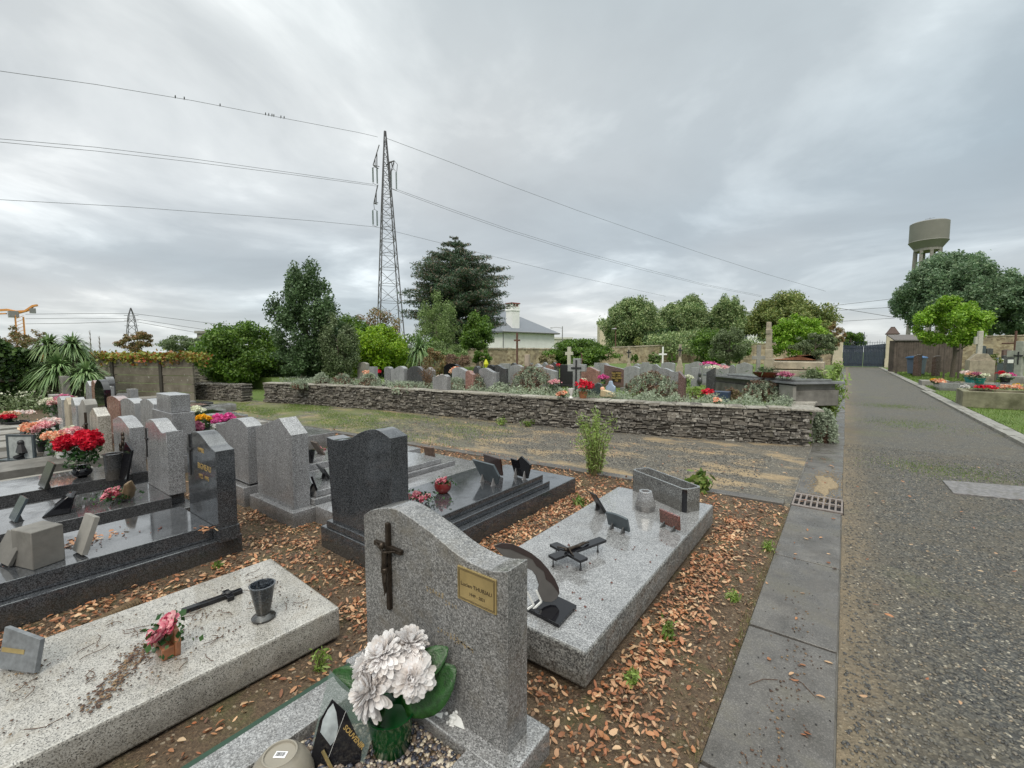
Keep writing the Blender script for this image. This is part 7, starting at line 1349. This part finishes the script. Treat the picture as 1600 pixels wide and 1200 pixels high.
# cordylines: rosettes of long blades on stems
def rosette(c, R_, n, rg, w=.05, droop=.6):
    V = []; F = []; k = 0
    for i in range(n):
        th = math.acos(1-1.5*rg.uniform(0, 1)); ph = rg.uniform(0, 2*PI); d = Vector((math.sin(th)*math.cos(ph), math.sin(th)*math.sin(ph), math.cos(th))); L_ = R_*rg.uniform(.75, 1.1); s = d.cross(Vector((0, 0, 1))); s = s.normalized() if s.length > .01 else Vector((1, 0, 0))
        for j, (t, ww) in enumerate(((0.04, .6), (.35, 1), (.7, .75), (1, .05))): q = Vector(c)+d*L_*t-Vector((0, 0, 1))*droop*L_*t**2.5*(.3+.7*math.sin(th)); V += [q-s*w*ww*.5, q+s*w*ww*.5]
        for j in range(3): F.append((k+j*2, k+j*2+1, k+j*2+3, k+j*2+2))
        k += 8
    return np.array([tuple(v) for v in V]), np.array(F)
for (px, py, r, dp, lab, n, pyb) in ((92, 578, 50, 12.6, 'largest cordyline rosette in front of the left end of the concrete fence', 230, 628), (135, 584, 38, 12.5, 'lower cordyline rosette at the right of the clump', 170, 628), (76, 540, 34, 13, 'upper left cordyline rosette on a tall stem', 150, 628), (113, 540, 36, 13.2, 'upper right cordyline rosette on a tall stem', 150, 628), (655, 547, 30, 20, 'yucca like palm between the bright shrub and the birch', 150, 595)):
    c = far(px, py, dp); gz = 0 if px < 300 else .5; Rr_ = r*dp/FPX*math.cos(math.atan((px-800)/FPX))*1.1; g = thing('cordyline', lab, 'palm', (c.x, c.y, gz), 'cordylines by the concrete fence' if px < 300 else None); rg = np.random.default_rng(px)
    mk('blades', rosette(c, Rr_*1.15, n*2, rg, .05), LF['yucca'], g); m = M(); m.tube([(c.x, c.y, gz), (c.x+.03, c.y, (c.z+gz)/2), tuple(c)], [.12, .08, .09], 8); mk('stem', m, BARK, g)

# ---- silver mounds (cotton lavender) and other terrace border plants: upright tufts
def mound(label, pl, pr, pt, Yd, n=60, leaf='silver', stalks=True, zb=.52, name='silver_mound', seed=1, ln=.13, hgt=None, cat='shrub', w=.30):
    c0 = (pl+pr)/2; A = at(c0, Yd, zb); dpp = depth(A); hw = (pr-pl)/2*dpp/FPX*math.cos(math.atan((c0-800)/FPX)); top = far(c0, pt, dpp).z; h = max(.12, top-zb); rg = np.random.default_rng(seed+int(pl)); g = thing(name, label, cat, (A.x, A.y, zb)); V = []
    h *= 1.12; hw *= 1.12; k = int(n); ph = rg.uniform(0, 2*PI, k); el = rg.uniform(0.02, 1, k)**.7*PI/2; P0 = np.stack([A.x+np.cos(ph)*np.cos(el)*hw*.92, A.y+np.sin(ph)*np.cos(el)*hw*.7, zb+np.sin(el)*h*.88], 1)
    C = np.repeat(P0, 3, 0); C[:, :2] += rg.normal(size=(len(C), 2))*.01; C[1::3, 2] -= ln*.4; C[2::3, 2] += ln*.35; Q = np.tile(np.array([[ln*.26, ln*.26, ln*.45]]), (len(C), 1)); P = clumps(C, Q, k*46, rg, .5); P = P[P[:, 2] > zb-.12]
    mk('foliage', leaves(P, ln*w, rg, .4), LF[leaf], g)
    if stalks: idx = rg.choice(k, k//2); C = P0[idx]+np.array([0, 0, ln*.55])+rg.normal(size=(k//2, 3))*.02; P = clumps(C, np.full((len(C), 3), ln*.35), len(C)*14, rg); mk('dry_heads', leaves(P, ln*.3, rg, .5), LF['brownstem'], g)
    P = clumps(np.array([[A.x, A.y, zb+h*.3]]), np.array([[hw*.75, hw*.6, h*.5]]), 1400, rg); mk('inner_stems', leaves(P[P[:, 2] > zb-.1], .09, rg, .2), LF['brownstem'], g); return g
mound('large silver cotton lavender mound with brown heads, centre of the wall', 797, 866, 577, 617, 230, seed=1); mound('silver mound with many brown heads left of the white flowers', 974, 1062, 588, 622, 240, seed=2); mound('silver mound at the right in front of the slate tomb', 1158, 1226, 600, 626, 150, seed=3)
for (pl, pr, pt, yb, lab) in ((692, 735, 594, 612, 'pale silver mound right of the dry brown weeds'), (728, 762, 590, 614, 'silver mound below the salmon flowers'), (760, 800, 602, 616, 'low silver plant left of the large mound'), (556, 600, 587, 606, 'silver mound below the red geraniums'), (486, 520, 586, 604, 'silver mound at the foot of the holly'), (516, 556, 588, 605, 'drab silver mound left of the red geraniums'), (600, 668, 600, 611, 'low silver carpet in front of the dark granite frame'), (855, 882, 608, 621, 'low silver plant right of the large mound'), (452, 484, 598, 606, 'low grey plant below the laurel'), (1056, 1076, 612, 624, 'low silver plant under the brown granite stele')): mound(lab, pl, pr, pt, yb, 70, seed=int(pl), stalks=pl in (728, 516))
mound('bright green grassy plant under the white flowers and bronze figure', 1062, 1112, 610, 626, 90, 'weed', False, name='border_plant', seed=5); mound('small fresh green plant in the silver border', 735, 758, 607, 614, 40, 'laurel', False, name='border_plant', seed=6, ln=.1); mound('dry pale border plant at the foot of the slate tomb', 1126, 1160, 614, 628, 60, 'drygrass', True, name='border_plant', seed=7)
mound('silver cushion plant spilling round the corner of the dry stone wall', 1268, 1306, 648, 690, 190, 'silver', False, zb=.02, seed=8, ln=.15, w=.3); mound('dark green leafy plant at the wall corner by the slate tomb', 1245, 1290, 585, 628, 130, 'olive', False, name='border_plant', seed=9, ln=.16)
def stalks(label, px, pyb, pyt, w_px, n, leaf, z0, name='tall_weed', seed=1, lw=.2, ls=.07, cat='plant', nl=16, top=.0, lean=.5):
    A = at(px, pyb, z0); dpp = depth(A); hw = w_px/2*dpp/FPX; H = far(px, pyt, dpp).z-z0; rg = np.random.default_rng(seed+px); g = thing(name, label, cat, (A.x, A.y, z0)); m = M(); L_ = []
    for i in range(n):
        a = rg.uniform(0, 2*PI); rr = hw*rg.uniform(.05, 1)*lean*2; h = H*rg.uniform(.55, 1.0); B = Vector((A.x+math.cos(a)*rr*.25, A.y+math.sin(a)*rr*.25, z0-.01)); E_ = Vector((A.x+math.cos(a)*rr, A.y+math.sin(a)*rr, z0+h)); Mi = B.lerp(E_, .5)+Vector((0, 0, h*.06))-Vector((math.cos(a), math.sin(a), 0))*rr*.15; m.tube([B, Mi, E_], [.004+.0015*H*3, .004, .0015], 4)
        for k in range(nl): t = top+(1-top)*rg.uniform(.1, 1.02); q = B.lerp(Mi, t*2) if t < .5 else Mi.lerp(E_, t*2-1); L_.append(np.array(q)+rg.normal(size=3)*ls*.4)
    mk('stems', m, simple('stem_'+leaf+str(px), (.16, .10, .05) if leaf in ('brownstem',) else (.13, .12, .05), .8), g); mk('leaves', leaves(np.array(L_), ls, rg, lw, .15), LF[leaf], g); return g
stalks('tall feathery yellow green weed growing at the kerb in front of the wall', 930, 742, 640, 76, 46, 'weed', 0, seed=1, ls=.055, lw=.16, nl=60); stalks('small broad leaved weed behind the planter trough', 1095, 770, 738, 36, 16, 'grass', 0, seed=2, ls=.09, lw=.5, nl=7)
stalks('dry rust brown weed with thin stalks above the left part of the wall', 668, 610, 566, 40, 46, 'brownstem', .52, seed=3, ls=.06, lw=.2, nl=14); stalks('pale dry grass behind the rust brown weed', 672, 602, 552, 60, 40, 'drygrass', .52, seed=4, ls=.08, lw=.12, nl=14); stalks('tall green leafy plant with thin shoots beside the path at the wall corner', 1290, 664, 578, 62, 110, 'weed', 0, seed=5, ls=.085, lw=.3, nl=46); stalks('darker green shoots rising behind the wall corner plant', 1268, 640, 568, 46, 34, 'olive', .3, seed=6, ls=.08, lw=.4, nl=30); stalks('green weeds growing by the left gate pillar', 1308, 590, 562, 24, 26, 'weed', 0, seed=7, ls=.16, lw=.3, nl=18)
for i, (px, py, w, h, lab) in enumerate(((1200, 862, 26, 18, 'grass tuft at the kerb edge beside the grey slab'), (1240, 668, 14, 44, 'small weed growing against the foot of the dry stone wall near its corner'), (783, 664, 16, 10, 'small green weed at the foot of the wall'), (825, 666, 30, 10, 'spreading weed at the foot of the wall, right of the smaller one'), (1110, 668, 14, 26, 'yellow stalk weed against the wall middle right'), (960, 836-60, 1, 1, ''), (985, 1070, 16, 22, 'little green rosette among the fallen leaves at the bottom'), (1045, 1000, 18, 30, 'narrow leaved weed among the fallen leaves'), (1145, 940, 14, 14, 'green tuft among leaves near the kerb'), (905, 790, 14, 10, 'green tuft between the charcoal grave and the grey slab'), (500, 1050, 34, 30, 'yellow green moss tuft between the rough slab and the nearest grave'), (340, 890, 16, 8, 'small tuft beside the dark blue grave'), (765, 880, 14, 12, 'weed between the nearest headstone and the charcoal grave'))):
    if lab: stalks(lab, px, py, py-h, w, 14, 'grass' if i % 2 else 'weed', 0, name='small_weed', seed=20+i, ls=.035 if py > 800 else .06, lw=.3, nl=12)

# ================================================================ LOOSE STUFF
def inrect(P):
    k = np.zeros(len(P), bool)
    for x0, x1, y0, y1 in RECTS: k |= (P[:, 0] > x0-.01) & (P[:, 0] < x1+.01) & (P[:, 1] > y0-.01) & (P[:, 1] < y1+.01)
    return k
def litter(P, z, size, rg, tilt=.30):
    n = len(P); a = rg.uniform(0, 2*PI, n); L_ = size*rg.uniform(.55, 1.3, n); w = L_*rg.uniform(.34, .58, n); c = rg.uniform(-.35, .55, n)*w; e = rg.uniform(-.35, .35, n)*L_
    u = np.array([-.5, -.28, .12, .40, .52, .40, .12, -.28, 0.0]); v_ = np.array([0, -.42, -.5, -.26, 0, .26, .5, .42, 0]); zc_ = np.array([0, .6, 1, .5, 0, .5, 1, .6, -.25])
    X = L_[:, None]*u; Y = w[:, None]*v_; Z = c[:, None]*zc_*.6+(e[:, None]*(u**2)*1.5)
    tx = rg.normal(size=n)*tilt; ty = rg.normal(size=n)*tilt; Z = Z+X*np.tan(np.clip(tx, -1, 1))[:, None]+Y*np.tan(np.clip(ty, -1, 1))[:, None]; Z -= Z.min(1)[:, None]
    x = X*np.cos(a)[:, None]-Y*np.sin(a)[:, None]+P[:, 0:1]; y = X*np.sin(a)[:, None]+Y*np.cos(a)[:, None]+P[:, 1:2]; v = np.stack([x, y, Z+z[:, None]+.003], -1).reshape(-1, 3)
    f = np.array([(k, (k+1) % 8, 8) for k in range(8)]); return v, (f[None]+(np.arange(n)*9)[:, None, None]).reshape(-1, 3)
rg = np.random.default_rng(99)
def field(n, x0, x1, y0, y1, dens):
    P = np.stack([rg.uniform(x0, x1, n), rg.uniform(y0, y1, n)], 1); return P[(rg.uniform(0, 1, n) < dens(P)) & ~inrect(P)]
def dmain(P):
    x, y = P[:, 0], P[:, 1]; nz = .5+.5*np.sin(x*7.1+np.sin(y*5.7)*1.7)*np.sin(y*6.3+np.cos(x*4.9)*1.5); d = .04+.62*nz**1.6
    s = (x > -.95) & (y > 1.5) & (y < 4.6); d = np.where(s, np.exp(-((x+.73)/.13)**2)*(.5+.6*nz)+.03+.12*nz, d); s2 = (x > -2.45) & (x < -1.78) & (y > 1.4); d = np.where(s2, .45+.5*nz, d); s3 = (x > -.9) & (y <= 1.7); d = np.where(s3, .06+.55*nz**1.3, d)
    s4 = (x > -2.2) & (x < -1.8) & (y < 1.2); d = np.where(s4, .10, d); s5 = y > 4.55; d = np.where(s5, .22, d); return d
P = field(80000, -5.8, -.40, -.3, 5.2, dmain); o = mk('fallen_leaves', litter(P, np.full(len(P), .012)+rg.uniform(0, .010, len(P)), .032, rg, .26), LF['litter']); tag(o, 'rust and tan fallen leaves thick between the graves', 'fallen leaves', kind='stuff')
P = field(85000, -5.8, -.40, -.3, 5.2, lambda P: dmain(P)*.7+.25); o = mk('leaf_mould', litter(P, np.full(len(P), .006)+rg.uniform(0, .006, len(P)), .019, rg, .3), LF['mulch']); tag(o, 'dark rotten leaf scraps covering the soil between the graves', 'leaf mould', kind='stuff')
P = field(2600, -15, -5.8, 1.3, 5.0, lambda P: np.full(len(P), .5)); o = mk('fallen_leaves', litter(P, np.full(len(P), .012), .05, rg), LF['litter']); tag(o, 'sparser leaves around the farther graves at the left', 'fallen leaves', kind='stuff')
P = np.concatenate([np.stack([rg.uniform(-.38, .03, 46), rg.uniform(1.2, 8, 46)], 1), np.stack([rg.uniform(.1, 2.4, 130), rg.uniform(1, 9, 130)], 1), np.stack([rg.uniform(-8, -.5, 220), rg.uniform(5.5, 8, 220)], 1)]); o = mk('fallen_leaves', litter(P, np.full(len(P), .014), .036, rg, .15), LF['litter']); tag(o, 'few tan leaves scattered on the kerb slabs and paths', 'fallen leaves', kind='stuff')
# damp pod and bud debris along the kerb and on slabs
def crumbs(n, f, s0, s1, mat, label, name='debris', seed=5):
    rgl = np.random.default_rng(seed); P = f(n, rgl); o = pebbles(0, 0.0001, 0, 0.0001, 0, len(P), s0, s1, mat, None, name, seed); me = o.data; co = np.zeros(len(me.vertices)*3); me.vertices.foreach_get('co', co); co = co.reshape(-1, 10, 3)+P[:, None, :]; me.vertices.foreach_set('co', co.ravel().astype(np.float32)); tag(o, label, 'debris', kind='stuff')
DEB = leafm('bud_debris', [(.03, .018, .012), (.10, .05, .03), (.22, .15, .08)], .7, .0)
def fk(n, r):
    y = np.concatenate([r.uniform(.9, 3.4, n//2), r.normal(1.75, .16, n//4), r.normal(2.4, .25, n-n//2-n//4)]); x = -.16+.03*np.sin(y*3)+r.normal(size=n)*.05; return np.stack([x, y, np.full(n, .017)], 1)
crumbs(260, fk, .002, .006, DEB, 'dark buds and crumbs in a line down the middle of the kerb slabs', seed=5)
crumbs(1500, lambda n, r: np.stack([np.clip(-.13+r.normal(size=n)*.085, -.37, .03), 6.42+r.normal(size=n)*.36, np.full(n, .013)], 1), .003, .007, SANDM, 'sand grains spread round the sandy patch', 'sand', 16)
crumbs(80, lambda n, r: np.stack([r.uniform(-.37, .02, n), r.uniform(1, 6, n), np.full(n, .016)], 1), .002, .005, simple('black_crumbs', (.012, .012, .012), .6), 'tiny black berries scattered over the kerb slabs', seed=6)
def frs(n, r):
    k = n//7; c = np.stack([r.uniform(-2.95, -2.3, k), r.uniform(.0, 1.25, k)], 1); P = np.repeat(c, 7, 0)+r.normal(size=(k*7, 2))*.03; return np.concatenate([P, np.full((len(P), 1), .205)], 1)
crumbs(420, frs, .002, .0055, DEB, 'brown buds and twig crumbs on the rough pale slab', seed=7)
def fln(n, r): t = r.uniform(0, 1, n); A = at(140, 1110, .2); B = at(240, 1000, .2); return np.stack([A.x+(B.x-A.x)*t+r.normal(size=n)*.035, A.y+(B.y-A.y)*t+r.normal(size=n)*.03, np.full(n, .206)], 1)
crumbs(300, fln, .003, .007, DEB, 'drift of brown debris in front of the ceramic roses', seed=8)
crumbs(60, lambda n, r: np.concatenate([np.stack([r.uniform(-1.75, -.95, n//2), r.uniform(1.9, 3.2, n//2), np.full(n//2, .226)], 1), np.stack([r.uniform(-4.4, -3.9, n//2), r.uniform(.2, 1.0, n//2), np.full(n//2, .274)], 1)]), .004, .008, simple('red_buds', (.11, .03, .02), .6), 'few dark red buds on the polished slabs', seed=9)
P = np.concatenate([np.array([at(130, 845, .27)[:2]])+rg.normal(size=(70, 2))*np.array([.05, .09]), np.array([at(320, 828, .27)[:2]])+rg.normal(size=(14, 2))*.04]); o = mk('fallen_leaves', litter(P, np.full(len(P), .272), .035, rg, .2), LF['litter']); tag(o, 'small pile of leaves on the dark blue slab behind the leaning plaque', 'fallen leaves', kind='stuff')
# twigs on the rough slab
m = M()
for k in range(40):
    a = rg.uniform(0, 2*PI); p = Vector((rg.uniform(-2.95, -2.3), rg.uniform(.0, 1.2), .206)); q = [p]
    for j in range(4): a += rg.normal()*.5; p = p+Vector((math.cos(a), math.sin(a), 0))*rg.uniform(.015, .035); p.z = .206+rg.uniform(0, .004); q.append(p)
    m.tube(q, .0016, 4)
for (a, b) in (((1170, 1070), (1215, 1062)), ((1232, 1055), (1275, 1090))): m.tube([at(*a, .016), at((a[0]+b[0])/2, (a[1]+b[1])/2-5, .018), at(*b, .016)], .0016, 4)
o = mk('twigs', m, simple('twig', (.10, .06, .04), .8)); tag(o, 'thin brown twigs lying on the rough pale slab and kerb', 'twigs', kind='stuff')
# gravel chips on the path near the camera, grit in the soil, grass
def fpath(n, r): y = .6+9*r.uniform(0, 1, n)**1.7; return np.stack([r.uniform(.06, 2.45, n), y, np.full(n, -.005)], 1)
crumbs(42000, fpath, .003, .0085, CHIP, 'loose dark gravel chips on the path', 'gravel', 10); crumbs(9000, lambda n, r: np.stack([r.uniform(-.9, .9, n)*4.2-4.6, 5.6+r.uniform(0, 2.2, n), np.full(n, -.008)], 1), .004, .012, CHIP, 'loose gravel chips on the cross path', 'gravel', 11)
def fsoil(n, r):
    P = np.stack([r.uniform(-5, -.4, n), r.uniform(.2, 5, n)], 1); P = P[~inrect(P)]; return np.concatenate([P, np.full((len(P), 1), .012)], 1)
crumbs(14000, fsoil, .002, .006, leafm('soil_grit', [(.06, .04, .025), (.15, .10, .055), (.30, .22, .14)], .8, 0), 'earth crumbs and grit between the graves', 'grit', 12)
def blades(P, z, h, w, rg, name, leaf, label):
    n = len(P); a = rg.uniform(0, 2*PI, n); H = h*rg.uniform(.5, 1.2, n); ln = rg.normal(size=(n, 2))*.45*H[:, None]; dx_, dy_ = np.cos(a)*w/2, np.sin(a)*w/2
    v = np.stack([np.stack([P[:, 0]-dx_, P[:, 1]-dy_, z+0*a], 1), np.stack([P[:, 0]+dx_, P[:, 1]+dy_, z+0*a], 1), np.stack([P[:, 0]+ln[:, 0], P[:, 1]+ln[:, 1], z+H], 1)], 1).reshape(-1, 3); o = mk(name, (v, np.arange(3*n).reshape(n, 3)), LF[leaf]); tag(o, label, 'grass', kind='stuff')
n = 60000; y = 2+24*rg.uniform(0, 1, n)**1.3; P = np.stack([2.8+rg.uniform(0, 1, n)*(1+y*.35), y], 1); blades(P, -.004, .055, .012, rg, 'grass', 'grass', 'short green lawn right of the path')
P = np.stack([rg.uniform(-15, -5, 36000), rg.uniform(5.0, 7.3, 36000)], 1); P = P[(np.sin(P[:, 0]*1.9)+np.sin(P[:, 1]*4+P[:, 0])+rg.normal(size=len(P))*.5 > -.1) & (rg.uniform(0, 1, len(P)) < np.clip((-P[:, 0]-4)/6, .05, 1))]; blades(P, -.012, .035, .010, rg, 'grass', 'grass', 'patchy worn grass in front of the low wall at the left')
P = field(30000, -5.5, -.4, .2, 5.2, lambda P: (np.sin(P[:, 0]*4+1)*np.sin(P[:, 1]*3.3+P[:, 0]*2) > .55)*.8); blades(P, .008, .022, .0022, rg, 'grass', 'drygrass', 'thin grass and moss between the graves')
P = np.stack([rg.uniform(-.42, -.38, 1500), rg.uniform(1, 5, 1500)], 1); blades(P, .0, .03, .004, rg, 'grass', 'drygrass', 'grass fringe along the kerb')
P = np.concatenate([np.stack([rg.normal(1.15, .45, 1600), rg.normal(y_, s_, 1600)], 1) for y_, s_ in ((13, .5), (17, .4), (8.2, .3))]+[np.stack([rg.normal(1.6, .2, 900), rg.normal(4.4, .15, 900)], 1)]); P = P[(P[:, 0] > .1) & (P[:, 0] < 2.4)]; blades(P, -.006, .02, .008, rg, 'grass', 'grass', 'thin moss and grass patches on the gravel path')
n = 42000; t = rg.uniform(0, 1, n)*(len(WALLP)-1); i_ = np.minimum(t.astype(int), len(WALLP)-2); f_ = (t-i_)[:, None]; WP = np.array(WALLP); Q_ = WP[i_]*(1-f_)+WP[i_+1]*f_; Q_[:, 1] += .42+np.abs(rg.normal(size=n))*.45; Q_ = Q_[Q_[:, 0] < -.75]; hgt_ = .5+rg.uniform(0, 1, len(Q_))**1.5*(.12+.16*np.sin(Q_[:, 0]*5.3)**2)
o = mk('ground_cover', leaves(np.column_stack([Q_, hgt_]), .045, rg, .35), LF['silver']); tag(o, 'low silvery ground cover along the top of the dry stone wall', 'ground cover', kind='stuff')
P = np.stack([rg.uniform(-20, -1, 30000), rg.uniform(9.3, 26, 30000)], 1); blades(P, .5, .06, .03, rg, 'grass', 'grass', 'grass growing between the terrace graves')
P = np.stack([rg.uniform(3.0, 8, 20000), rg.uniform(26, 50, 20000)], 1); blades(P, -.004, .09, .04, rg, 'grass', 'grass', 'rough grass by the bin and the shed')
